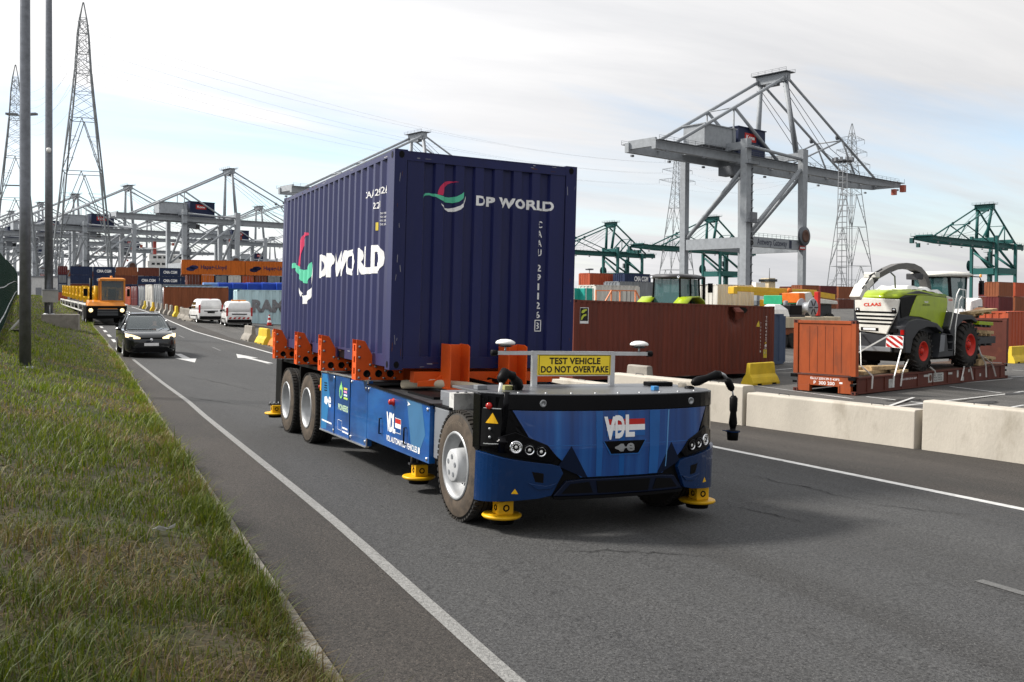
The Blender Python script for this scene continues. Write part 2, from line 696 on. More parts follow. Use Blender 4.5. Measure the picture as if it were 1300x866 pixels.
YS = [-60, -40, -20, -16, -12, -9, -6, -3, 0, 2, 4, 6, 8, 10, 13, 16, 20, 25, 30, 35, 40, 45, 50, 57, 65, 72, 80, 95, 110, 140, 200, 300, 500, 900, 1600, 3500]
XS = [-2500, -900, -300, -120, -60, -30, -12, -6, -2.2, -1, 0, 2, 4, 7, 8, 9.5, 11, 13, 15, 17, 19, 21, 24, 27, 40, 80, 160, 320, 700, 1500, 3500]
strip_grid("ground", XS, YS, lambda x, y: gz(x, y), M_YARD)


def ribbon(name, xl, xr, ys, dz, m, nx=2):
    vs, fs = [], []
    for y in ys:
        a, b = xl(y), xr(y)
        for k in range(nx + 1):
            x = a + (b - a) * k / nx
            vs.append((x, y, gz(x, y) + dz))
    n = nx + 1
    for j in range(len(ys) - 1):
        for i in range(nx):
            fs.append((j * n + i, j * n + i + 1, (j + 1) * n + i + 1, (j + 1) * n + i))
    o = MB().add(vs, fs, m, True).build(name)
    o["kind"] = "structure"
    return o


def dense(y0, y1, st=1.5):
    n = max(1, int((y1 - y0) / st))
    return [y0 + (y1 - y0) * i / n for i in range(n + 1)]


LX = lambda y: lerp([(-40, -2.2), (-6.1, -1.31), (-2.35, -1.17), (11, -.95), (17.5, -.98), (43, -1.04), (400, -1.1)], y)
RX = lambda y: lerp([(-40, 6.1), (-3.8, 5.94), (1.3, 5.86), (10, 5.75), (31, 4.98), (50, 4.0), (90, 4.3), (400, 4.5)], y)
BX = lambda y: 9.27 - .147 * (y - .55) if y < 30 else 4.94 + .3 * min(1, (y - 30) / 20)
RY = dense(-40, 60, 2) + dense(64, 300, 8)
ribbon("road", lambda y: LX(y), lambda y: RX(y), RY, .004, M_ROAD, 6)
ribbon("road_shoulder", lambda y: kerb_x(y) - .1, lambda y: LX(y), RY, .004, M_EDGE, 2)
ribbon("paved_strip", lambda y: RX(y), lambda y: max(BX(y), RX(y) + .8), RY, .004, M_EDGE, 3)
ribbon("edge_line", lambda y: LX(y) - .045, lambda y: LX(y) + .06, dense(-40, 27, 1), .009, M_LINE, 1)
for y0 in (30, 34, 38.5, 43, 48, 53):
    ribbon("dashed_line", lambda y: LX(y) - .08, lambda y: LX(y) + .08, dense(y0, y0 + 2.4, 1), .009, M_LINE2, 1)
ribbon("lane_line", lambda y: RX(y) - .07, lambda y: RX(y) + .07, dense(-40, 110, 2), .009, M_LINE2, 1)
M_FADE = asphalt("almost gone line paint", (.060, .060, .059), (.10, .10, .098), .5, worn=(.13, .13, .127))
for (x, y) in ((3.4, 24.0), (3.0, 33.0), (2.6, 43.0), (2.9, -8.02)):
    ribbon("dashed_line", lambda q: x - .05, lambda q: x + .05, dense(y, y + 2.4, 1), .009, M_FADE, 1)
# tar spots and cracks in the carriageway
M_TAR = mat("tar spots", (.016, .016, .017), .6, var=.2)
_nt2 = M_TAR.node_tree
_tx = _nt2.nodes.new("ShaderNodeTexCoord")
_no = _nt2.nodes.new("ShaderNodeTexNoise")
_no.inputs["Scale"].default_value = 11
_no.inputs["Detail"].default_value = 8
_no.inputs["Roughness"].default_value = .75
_rm = _nt2.nodes.new("ShaderNodeValToRGB")
_rm.color_ramp.elements[0].position = .55
_rm.color_ramp.elements[1].position = .78
_nt2.links.new(_tx.outputs["Object"], _no.inputs["Vector"])
_nt2.links.new(_no.outputs[0], _rm.inputs[0])
_nt2.links.new(_rm.outputs[0], _nt2.nodes["Principled BSDF"].inputs["Alpha"])
for (px, py, rx, ry) in ((625, 705, .10, .22), (652, 728, .12, .30), (690, 752, .14, .30), (735, 785, .14, .35), (790, 812, .16, .3), (850, 842, .15, .35), (600, 690, .08, .2), (960, 640, .2, .6)):
    c = on_ground(px, py)
    pts = []
    for k in range(26):
        t = 2 * math.pi * k / 26
        r = .8 + .45 * mnoise.noise(Vector((math.cos(t) * 1.6 + px, math.sin(t) * 1.6, 0)))
        x, y = c.x + rx * r * math.cos(t), c.y + ry * r * math.sin(t)
        pts.append((x, y, gz(x, y) + .0135))
    o = MB().add(pts, [tuple(range(26))], M_TAR).build("tar_stain")
    o["kind"] = "structure"
M_CRK = mat("dark crack line", (.014, .014, .014), .9, var=0)  # cracks drawn as thin dark ribbons
rnd = random.Random(3)
for (a, b) in (((925, 640), (1010, 668)), ((930, 602), (1090, 640)), ((1090, 640), (1240, 655)), ((210, 500), (330, 520)), ((700, 700), (905, 700)), ((225, 475), (345, 500))):
    p, q = on_ground(*a), on_ground(*b)
    n_ = 26
    d = (q - p)
    s = Vector((-d.y, d.x, 0)).normalized()
    off = 0
    L_, R_ = [], []
    for k in range(n_ + 1):
        t = k / n_
        off += rnd.uniform(-.05, .05)
        c = p + d * t + s * off
        wv_ = .009 * (1 - abs(2 * t - 1)) * rnd.uniform(.4, 1.4) + .002
        for l_, sg_ in ((L_, 1), (R_, -1)):
            v = c + s * wv_ * sg_
            l_.append((v.x, v.y, gz(v.x, v.y) + .011))
    o = MB().add(L_ + R_, [(k, k + 1, n_ + 2 + k, n_ + 1 + k) for k in range(n_)], M_CRK).build("road_crack")
    o["kind"] = "structure"


def road_poly(name, pts, m=M_LINE2):
    o = MB().add([(x, y, gz(x, y) + .010) for x, y in pts], [tuple(range(len(pts)))], m).build(name)
    o["kind"] = "structure"


road_poly("road_arrow", [(.95, 25.2), (1.35, 27.9), (1.12, 27.9), (1.1, 30.8), (.85, 30.8), (.82, 27.9), (.55, 27.9)])
road_poly("road_arrow", [(3.35, 31.0), (2.95, 28.2), (3.22, 28.2), (3.45, 24.8), (3.68, 24.8), (3.48, 28.2), (3.75, 28.2)])

# yard bay lines, from one ground point to the next
for a, b in (((1122, 518), (1274, 501)), ((1274, 501), (1300, 497)), ((1206, 491), (1271, 499)), ((1258, 522), (1300, 514.5)), ((1100, 504), (1172, 512)),
             ((960, 490), (1083, 507)), ((1040, 501), (1078, 505.5)), ((996, 460), (1006, 460)), ((985, 470), (1006, 468)), ((1100, 497), (1285, 481)),
             ((1160, 505), (1122, 518)), ((1283, 479), (1300, 478)), ((1285, 470), (1300, 471)), ((868, 487), (925, 496)), ((840, 486), (942, 494))):
    p, q = on_ground(*a), on_ground(*b)
    d = (q - p)
    d.z = 0
    d.normalize()
    s = Vector((-d.y, d.x, 0)) * .055
    o = MB().add([(v.x, v.y, gz(v.x, v.y) + .008) for v in (p + s, q + s, q - s, p - s)], [(0, 1, 2, 3)], M_LINE2).build("bay_line")
    o["kind"] = "structure"

# oil stains soaked into the yard
M_OIL = mat("oil stain", (.022, .022, .022), .55, var=.3)
for (px, py, rx, ry) in ((1150, 509, 1.0, .5), (1245, 512, 1.2, .5), (1075, 497, 1.3, .8), (1290, 500, .8, .5), (868, 486, 1.6, .6)):
    c = on_ground(px, py)
    pts = []
    for k in range(22):
        t = 2 * math.pi * k / 22
        r = .65 + .5 * mnoise.noise(Vector((math.cos(t) * 1.3 + px, math.sin(t) * 1.3, 0)))
        x, y = c.x + rx * r * math.cos(t), c.y + ry * r * math.sin(t)
        pts.append((x, y, gz(x, y) + .0125))
    o = MB().add(pts, [tuple(range(22))], M_OIL).build("oil_stain")
    o["kind"] = "structure"

# grass verge: the bank of soil, then blades
M_SOIL = mat("verge soil", (.028, .032, .010), .95, var=.5, scale=2.2, col2=(.045, .031, .018), thr=(.42, .62), bump=.8, bscale=18)
SS = [0, .06, .25, .5, .8, 1.2, 1.6, 2.1, 2.6, 3.2, 3.7, 4.2, 5, 7, 9, 15, 30, 60]
vs, fs = [], []
VY = dense(-30, 40, .8) + dense(42, 210, 4)
for y in VY:
    for s in SS:
        x = kerb_x(y) - s
        vs.append((x, y, vz(x, y) + (.03 * mnoise.noise(Vector((x * 1.7, y * 1.7, 0))) if s > .3 else 0)))
n = len(SS)
for j in range(len(VY) - 1):
    for i in range(n - 1):
        fs.append((j * n + i, j * n + i + 1, (j + 1) * n + i + 1, (j + 1) * n + i))
o = MB().add(vs, fs, M_SOIL, True).build("grass_verge")
o["kind"] = "structure"
# kerb: a low concrete edging
mb = MB()
KY = dense(-30, 60, 1.0)
vs = []
for y in KY:
    k = kerb_x(y)
    z = gz(-2.2, y)
    vs += [(k + .09, y, z - .1), (k + .09, y, z + .035), (k - .06, y, z + .05), (k - .06, y, z - .1)]
fs = [(j * 4 + a, j * 4 + (a + 1) % 4, j * 4 + 4 + (a + 1) % 4, j * 4 + 4 + a) for j in range(len(KY) - 1) for a in range(4)]
o = mb.add(vs, fs, M_KERB).build("kerb")
o["kind"] = "structure"

M_GRASS = bpy.data.materials.new("grass blades")
M_GRASS.use_nodes = True
_nt = M_GRASS.node_tree
_b = _nt.nodes["Principled BSDF"]
_a = _nt.nodes.new("ShaderNodeAttribute")
_a.attribute_name = "tint"
_nt.links.new(_a.outputs["Color"], _b.inputs["Base Color"])
_b.inputs["Roughness"].default_value = .6
_b.inputs["Specular IOR Level"].default_value = .3
_tr = _nt.nodes.new("ShaderNodeBsdfTranslucent")
_nt.links.new(_a.outputs["Color"], _tr.inputs[0])
_mx = _nt.nodes.new("ShaderNodeMixShader")
_mx.inputs[0].default_value = .38
_nt.links.new(_b.outputs[0], _mx.inputs[1])
_nt.links.new(_tr.outputs[0], _mx.inputs[2])
_nt.links.new(_mx.outputs[0], _nt.nodes["Material Output"].inputs[0])


def grass():
    rng = np.random.default_rng(5)
    bands = [(-9.6, -7, 2300, 4.5, .0034), (-7, -4, 1900, 5.0, .0036), (-4, 0, 1000, 6, .0045), (0, 6, 520, 6.5, .006), (6, 14, 260, 6, .009), (14, 28, 170, 5.5, .010), (28, 60, 60, 5, .014), (60, 140, 14, 6, .025)]
    P, K = [], []
    for y0, y1, den_, smax, bw in bands:
        N = int((y1 - y0) * smax * den_)
        y = rng.uniform(y0, y1, N)
        s = rng.uniform(-.03, smax, N)
        # a few extra along the kerb
        e = rng.random(N) < .17
        s[e] = np.abs(rng.normal(0, .12, e.sum()))
        P.append(np.stack([s, y], 1))
        K.append(np.full(N, bw))
    P = np.concatenate(P)
    K = np.concatenate(K)
    s, y = P[:, 0], P[:, 1]
    kx = np.interp(y, *zip(*[(-30, -2.66), (-6, -2.25), (11, -1.8), (28, -1.47), (60, -1.55), (120, -1.6), (400, -1.6)]))
    x = kx - s
    keep = []
    rt, fw = np.array(RT), np.array(FW)
    d = np.stack([x, y, np.zeros_like(x)], 1) - np.array(CAM)
    dep = d @ fw
    lat = d @ rt
    keep = (dep > 1.2) & (np.abs(lat) < dep * .70 + 1.0)
    x, y, s, K, dep = x[keep], y[keep], s[keep], K[keep], dep[keep]
    N = len(x)
    z = np.array([vz(a, b) for a, b in zip(x, y)])

    def fbm(sx, sy, seed):
        r2 = np.random.default_rng(seed)
        out = np.zeros(N)
        amp = 1.0
        fr = 1.0
        for o_ in range(5):
            th = r2.uniform(0, 6.28, 6)
            ph = r2.uniform(0, 6.28, 6)
            for t, p in zip(th, ph):
                out += amp / 6 * np.sin((x * sx * np.cos(t) + y * sy * np.sin(t)) * fr * 2 + p + 1.3 * np.sin(y * fr * sy * .7 + p))
            amp *= .7
            fr *= 1.9
        return out
    dry = fbm(.8, .8, 3) + .25 * rng.normal(0, 1, N) + np.where(s < .9, .30, -.1) + np.where((y < -3), .02, -.22)
    tall = fbm(.9, .9, 11)
    ang = rng.uniform(0, 2 * np.pi, N)
    h = rng.gamma(5, .0155, N) * (1 + .75 * np.clip(tall, -1, 1)) * np.where(s < .25, 1.25, 1) * np.interp(dep, [3, 12, 25, 60], [1, 1.0, .8, .9])
    h = np.clip(h, .03, .42)
    lean = rng.uniform(.15, 1.5, N) * h
    flat = rng.random(N) < np.clip(.16 + .36 * dry, .05, .5)          # dead straw lying down
    h[flat] *= .35
    lean[flat] = rng.uniform(.10, .26, flat.sum())
    g1, g2 = np.array([.036, .066, .005]), np.array([.118, .140, .010])
    st, br = np.array([.21, .155, .075]), np.array([.060, .038, .020])
    u = rng.random(N)[:, None]
    col = g1 * (1 - u) + g2 * u
    td = np.clip((dry - .15) * 1.6, 0, .9)[:, None]
    col = col * (1 - td) + (np.array([.125, .110, .030])) * td
    f = (rng.random(N) < np.clip(.06 + .3 * dry, .02, .45)) | flat
    v = rng.random(N)[:, None]
    col[f] = (st * v + br * (1 - v))[f]
    dx, dy = np.cos(ang), np.sin(ang)
    light_y = np.interp(y, [-6, 1, 9, 40], [.78, 1.1, 1.75, 1.9])[:, None] * np.array([1.0, 1.0, .8])  # near darkening and far sunlight put into the blade colour
    col = col * light_y
    wd = K * rng.uniform(.6, 1.3, N)
    bx, by = -dy * wd, dx * wd
    V = np.zeros((N, 5, 3))
    V[:, 0] = np.stack([x - bx, y - by, z - .01], 1)
    V[:, 1] = np.stack([x + bx, y + by, z - .01], 1)
    mx, my, mz = x + dx * lean * .35, y + dy * lean * .35, z + h * .65
    V[:, 2] = np.stack([mx + bx * .8, my + by * .8, mz], 1)
    V[:, 3] = np.stack([mx - bx * .8, my - by * .8, mz], 1)
    V[:, 4] = np.stack([x + dx * lean, y + dy * lean, z + h], 1)
    me = bpy.data.meshes.new("grass_blades")
    me.vertices.add(N * 5)
    me.vertices.foreach_set("co", V.reshape(-1))
    base = np.arange(N)[:, None] * 5
    idx = np.concatenate([base + np.array([[0, 1, 2, 3]]), base + np.array([[3, 2, 4]])], 1).reshape(-1)
    me.loops.add(N * 7)
    me.loops.foreach_set("vertex_index", idx.astype(np.int32))
    me.polygons.add(N * 2)
    ls = np.stack([np.arange(N) * 7, np.arange(N) * 7 + 4], 1).reshape(-1)
    me.polygons.foreach_set("loop_start", ls.astype(np.int32))
    me.update(calc_edges=True)
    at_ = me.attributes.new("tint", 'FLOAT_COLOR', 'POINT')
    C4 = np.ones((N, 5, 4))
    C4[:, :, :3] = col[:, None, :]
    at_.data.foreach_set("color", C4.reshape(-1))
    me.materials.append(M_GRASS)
    o = bpy.data.objects.new("grass", me)
    COL.objects.link(o)
    o["kind"] = "stuff"
    print("blades", N)


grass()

# ------------------------------------------------------------------ concrete barrier blocks by the road
def block(a, b, h, label, wb=.46, wt=.30):
    a, b = Vector((a[0], a[1], 0)), Vector((b[0], b[1], 0))
    L = (b - a).length
    d = (b - a).normalized()
    nrm = Vector((d.y, -d.x, 0)) if d.y < 0 else Vector((-d.y, d.x, 0))
    if nrm.x < 0:
        nrm = -nrm
    za, zb = gz(a.x, a.y), gz(b.x, b.y)
    root = empty("concrete_barrier", frame((a.x, a.y, za), (b - a + Vector((0, 0, zb - za))).normalized(), nrm))
    poly = [(0, -.02), (.02, h - .025), (.045, h), (wt + .02, h), (wt + .045, h - .03), (wb, .15), (wb, -.02)]
    mb = MB()
    n_ = 14
    rings = []
    for i in range(n_ + 1):
        t = L * i / n_
        rings.append([(t, p + (0.006 * mnoise.noise(Vector((t * 2, p * 3 + a.y, q))) if 0 < i < n_ else 0), q) for p, q in poly])
    mb.loft(rings, M_CONC, smooth=False)
    mb.build("block", root, .012)
    for t in (L * .22, L * .78):
        MB().tube([(t - .12, wt * .55, h - .01), (t - .12, wt * .55, h + .028), (t + .12, wt * .55, h + .028), (t + .12, wt * .55, h - .01)], .009, M_STEEL, 6).build("lifting_loop", root)
    tag(root, label, "concrete barrier", "pale concrete barrier blocks along the road")
    return root


block((9.26, .50), (9.86, -3.6), .81, "tall pale concrete barrier block cut off by the right edge, nearest the camera")
block((9.20, .60), (8.68, 4.20), .64, "lower pale concrete barrier block in front of the orange end wall of the flatrack")
block((8.64, 4.27), (8.02, 8.30), .78, "pale concrete barrier block right behind the drooping black camera arm of the truck")
block((8.02, 8.42), (7.3, 13.4), .52, "low pale concrete barrier block seen under the yellow test vehicle sign")


def jersey(loc, rz, m, label, L=2.0, h=.82, cat="jersey barrier", group=None):
    root = empty("jersey_barrier", loc=loc, rz=rz)
    poly = [(-.30, 0), (-.30, .10), (-.21, .30), (-.11, .42), (-.085, h - .03), (-.06, h), (.06, h), (.085, h - .03), (.11, .42), (.21, .30), (.30, .10), (.30, 0)]
    mb = MB()
    xs = [-L / 2, -L / 2 + .14, -L / 2 + .15, L / 2 - .15, L / 2 - .14, L / 2]
    rings = []
    n_ = 8
    for i in range(n_ + 1):
        t = -L / 2 + L * i / n_
        k = .62 if i in (0, n_) else 1
        rings.append([(t + (.10 * (1 if i == 0 else -1) * (q / h) if i in (0, n_) else 0), p * (.96 if i in (0, n_) else 1), q) for p, q in poly])
    mb.loft(rings, m, smooth=False)
    mb.build("block", root, .012)
    for t in (-L * .27, L * .27):
        MB().box(t - .13, t + .13, -.306, .306, 0, .075, M_BLACK).build("fork_slot", root)
    tag(root, label, cat, group)
    return root


p = on_ground(968, 489)
jersey((p.x + .2, p.y + .35, gz(p.x, p.y) - .01), math.radians(14), M_YEL, "yellow jersey barrier in the yard between the dented brown container and the flatrack", L=1.75, h=.86)
p = on_ground(1294, 462)
jersey((p.x + .8, p.y + .7, gz(p.x, p.y)), math.radians(14), M_YEL, "yellow jersey barrier cut off by the right edge beyond the loaded flatrack", L=2.0, h=.9)
jersey((8.75, 8.1, gz(8.75, 8.1)), math.radians(97), M_CONC2, "grey jersey barrier whose top shows above the pale block behind the truck front", L=.9, h=1.0)
GJ = "jersey barriers along the far side of the road"
JM = [M_CONC2, M_YEL]
jersey((5.75, 41.3, gz(5.7, 41) - .02), math.radians(92), M_CONC2, "grey jersey barrier below the light blue container, left of the yellow one", L=2.0, group=GJ) 
jersey((6.0, 38.6, gz(6, 38) - .02), math.radians(92), M_YEL, "yellow jersey barrier beside the left rear corner of the blue truck container", L=2.0, group=GJ)
jersey((6.2, 36.2, gz(6.2, 36) - .02), math.radians(92), paint("orange barrier paint", (.55, .2, .03), .6), "orange jersey barrier half hidden behind the rear orange bracket of the truck", L=2.0, group=GJ)
jx = [(5.75, 65.5), (5.7, 68.3), (5.6, 71), (5.5, 74), (5.4, 77), (5.3, 80), (5.25, 83.5), (5.2, 87), (5.1, 91), (5.0, 95), (5.0, 99.5), (5.0, 104)]
ordn = ["first", "second", "third", "fourth", "fifth", "sixth", "seventh", "eighth", "ninth", "tenth", "eleventh", "twelfth"]
for i, (x, y) in enumerate(jx):
    yel = i in (3, 8, 10)
    jersey((x, y, gz(x, y)), math.radians(90 + (20 if i < 2 else -3)), M_YEL if yel else M_CONC2,
           "%s jersey barrier, %s from the white vans in the row behind the dark car" % ("yellow stained" if yel else "grey", ordn[i]), L=2.2, h=.9, group=GJ)

# ------------------------------------------------------------------ poles and fence on the verge
M_POLE = mat("weathered pole zinc", (.185, .195, .215), .40, .7, var=.22, scale=7)


def mast(loc, h, r0, r1, name="lamp_mast", n=20):
    root = empty(name, loc=loc)
    MB().tube([(0, 0, -.2), (0, 0, h * .33), (0, 0, h * .66), (0, 0, h)], [r0, r0 - (r0 - r1) * .33, r0 - (r0 - r1) * .66, r1], M_POLE, n).build("pole", root)
    return root


P1 = at(32, 472, 21.9)
P1.z = vz(P1.x, P1.y)
r = mast(P1, 12.0, .128, .10)
MB().lathe((0, 0, -.05), (0, 0, 1), [(0, .17), (.05, .17), (.07, .13)], M_GALV).build("base_collar", r)
MB().beam((0, 0, 11.9), (1.5, -1.0, 12.1), .08, .08, M_GALV).box(1.2, 2.0, -1.35, -.95, 12.05, 12.2, M_GREYP).build("lamp_head", r)
tag(r, "thick grey steel lamp pole standing on the grass, nearest pole on the left", "lamp pole")
P2 = at(62, 399, 50)
r = mast(P2, 24.0, .215, .13)
MB().lathe((0, 0, -.05), (0, 0, 1), [(0, .30), (.06, .30), (.1, .22)], M_GALV).build("base_collar", r)
cb = MB().box(-.30, .45, -.55, -.22, .62, 1.25, mat("cabinet grey", (.36, .35, .33), .6)).build("cabinet", r, .015)
MB().box(-.33, .48, -.58, -.2, 1.25, 1.29, M_GALV).build("lid", cb)
MB().tube([(.05, -.3, .62), (.05, -.3, -.35)], .03, M_GALV).build("cable_duct", r)
MB().tube([(0, 0, 8.55), (0, -.42, 8.55)], .03, M_WHITE).lathe((0, -.34, 8.66), (0, 0, -1), [(0, .05), (.03, .11), (.16, .11), (.24, .07), (.27, 0)], M_WHITE).build("camera", r)
tag(r, "tall slim grey mast with a grey cabinet and a camera, on a concrete plinth", "mast")
pl = MB()
pl.box(-.30, 1.45, -.75, .75, -.9, 0, M_CONC2)
o = pl.build("concrete_plinth", M=Matrix.Translation(P2) @ Matrix.Rotation(math.radians(-4), 4, 'Z'), bevel=.03)
tag(o, "grey concrete plinth on the grass carrying the slim mast and its cabinet", "plinth")
# double headed and single headed street lamps further along, mostly behind the near pole
for (px, py, dep, h, kind, lab) in ((27.5, 146, 66, None, 2, "distant street lamp with two flat heads just behind the near lamp pole"),
                                    (28, 236, 120, None, 1, "distant street lamp with one head on a short arm left of the near pole")):
    top = at(px, py, dep)
    base = top.copy()
    base.z = vz(base.x, base.y)
    r = mast(base, top.z - base.z, .09, .05, "street_lamp", 10)
    for sgn in ((-1, 1) if kind == 2 else (-1,)):
        hd = MB()
        e = RT * sgn
        z = top.z - base.z
        hd.tube([(0, 0, z - .1), tuple(e * .35 + Vector((0, 0, z + .03)))], .035, M_GALV, 6)
        hd.beam(e * .3 + Vector((0, 0, z + .03)), e * (1.05 if kind == 2 else 2.1) + Vector((0, 0, z + .07)), .34, .14, M_GREYP)
        hd.build("lamp_head", r)
    tag(r, lab, "street lamp")

# dark green mesh fence on top of the bank
FA, FB = at(0, 410, 31.6), at(23, 377, 150)
FA.z = vz(FA.x, FA.y)
d = (FB - FA)
d.z = 0
d.normalize()
root = empty("mesh_fence", frame((FA.x, FA.y, FA.z), d, Vector((-d.y, d.x, 0))))
M_FEN = paint("green fence", (.012, .040, .028), .5)
mb = MB()
x0, x1 = -9.0, 112.0


def fz(t):
    q = FA + d * t
    return vz(q.x, q.y) - FA.z


step = .21
k = x0
while k < x1:
    st_ = step if k < 26 else .5
    mb.beam((k, 0, fz(k) + .05), (k, 0, fz(k) + 2.55), .02 if k < 26 else .06, .10, M_FEN, (0, 1, 0))
    k += st_
for zz_ in (.15, .5, .85, 1.2, 1.55, 1.9, 2.25, 2.5):
    t = x0
    while t < x1:
        t2 = min(t + 6, x1)
        mb.beam((t, 0, fz(t) + zz_), (t2, 0, fz(t2) + zz_), .03, .035, M_FEN)
        t = t2
mb.build("mesh_panel", root)
k = x0
while k < x1:
    MB().box(k - .04, k + .04, .03, .11, fz(k), fz(k) + 2.65, M_FEN).build("fence_post", root)
    k += 5.5
bs = MB()
t = x0
while t < x1:
    t2 = min(t + 6, x1)
    bs.beam((t, 0, fz(t) + .05), (t2, 0, fz(t2) + .05), .08, .30, M_CONC2)
    t = t2
bs.build("base_board", root)
rl = MB()
t = x0
while t < x1:
    t2 = min(t + 6, x1)
    rl.tube([(t, -.06, fz(t) + 1.45), (t2, -.06, fz(t2) + 1.45)], .022, M_GALV, 6)
    rl.tube([(t, -.05, fz(t) + .42), (t2, -.05, fz(t2) + .42)], .03, M_GALV, 6)
    t = t2
rl.build("rail", root)
tag(root, "dark green mesh fence along the top of the grass bank at the left edge", "fence")

# litter
p = at(12, 398, 33)
lm = MB().beam((0, 0, 0), (.35, -.1, .42), .16, .05, M_WHITE).beam((-.1, .05, .02), (.3, -.12, .02), .14, .06, M_BLACK)
o = lm.build("marker_post", M=Matrix.Translation((p.x, p.y, vz(p.x, p.y))))
tag(o, "small white and black marker leaning on the bank at the foot of the green fence", "marker")
for (px, py, sc, lab) in ((207, 676, 1.0, "crumpled white paper scrap on the grass in the foreground"), (107, 438, 1.6, "white paper scrap on the far grass near the concrete plinth")):
    d_ = RT * ((px - 650) / FPX) + UP * ((400 - py) / FPX) + FW
    t = 2.0
    while t < 80:
        q = CAM + d_ * t
        if q.x < kerb_x(q.y) and q.z < vz(q.x, q.y) + .05:
            break
        t *= 1.004
    pts = [(-.09 * sc, -.01, .05), (-.03 * sc, .02, .07), (.03 * sc, -.02, .055), (.10 * sc, .01, .08), (.09 * sc, .03, .05), (.02 * sc, .03, .03), (-.05 * sc, .05, .04)]
    lt = MB().add(pts + [(a, b, c_ - .012) for a, b, c_ in pts], [(0, 1, 6), (1, 2, 5, 6), (2, 3, 4, 5), (7, 8, 13), (8, 9, 12, 13), (9, 10, 11, 12)], M_WLET)
    o = lt.build("paper_litter", M=Matrix.Translation((q.x, q.y, vz(q.x, q.y) + .03)))
    tag(o, lab, "litter")

# ------------------------------------------------------------------ shipping containers
def corr_profile(L, m0, outer, slope, inner, depth, start_out=True):
    """(distance, depth) polyline of a corrugated sheet between two posts; depth 0 = flush, negative = recessed"""
    pts = [(m0, 0)]
    period = outer + inner + 2 * slope
    n_ = int((L - 2 * m0 - outer) // period)
    rest = (L - 2 * m0 - (n_ * period + outer)) / 2
    s = m0 + rest
    pts.append((s, 0))
    for i in range(n_):
        s += outer
        pts.append((s, 0))
        pts.append((s + slope, -depth))
        pts.append((s + slope + inner, -depth))
        s += inner + 2 * slope
        pts.append((s, 0))
    pts.append((s + outer, 0))
    pts.append((L - m0, 0))
    out = [pts[0]]
    for p in pts[1:]:
        if p[0] > out[-1][0] + 1e-6:
            out.append(p)
    return out


def prof_at(P, s):
    return lerp(P, s)


def corner_casting(mb, x, y, z, sx, sy, sz, m):
    """ISO corner casting: outer corner at (x,y,z); s* point inwards"""
    a, b, c = .162, .178, .118
    mb.box(min(x, x + sx * a), max(x, x + sx * a), min(y, y + sy * b), max(y, y + sy * b), min(z, z + sz * c), max(z, z + sz * c), m)
    e = .0025
    # holes: dark oval recess with a rim
    for ax in (0, 1):
        pts = []
        for k in range(14):
            t = 2 * math.pi * k / 14
            u = (.035 if ax == 0 else .033) * math.cos(t)
            v = .042 * math.sin(t)
            if ax == 0:
                pts.append((x - sx * e, y + sy * (.089 + u), z + sz * (.06 + v)))
            else:
                pts.append((x + sx * (.085 + u), y - sy * e, z + sz * (.06 + v)))
        mb.add(pts, [tuple(range(14))], M_BLACK)


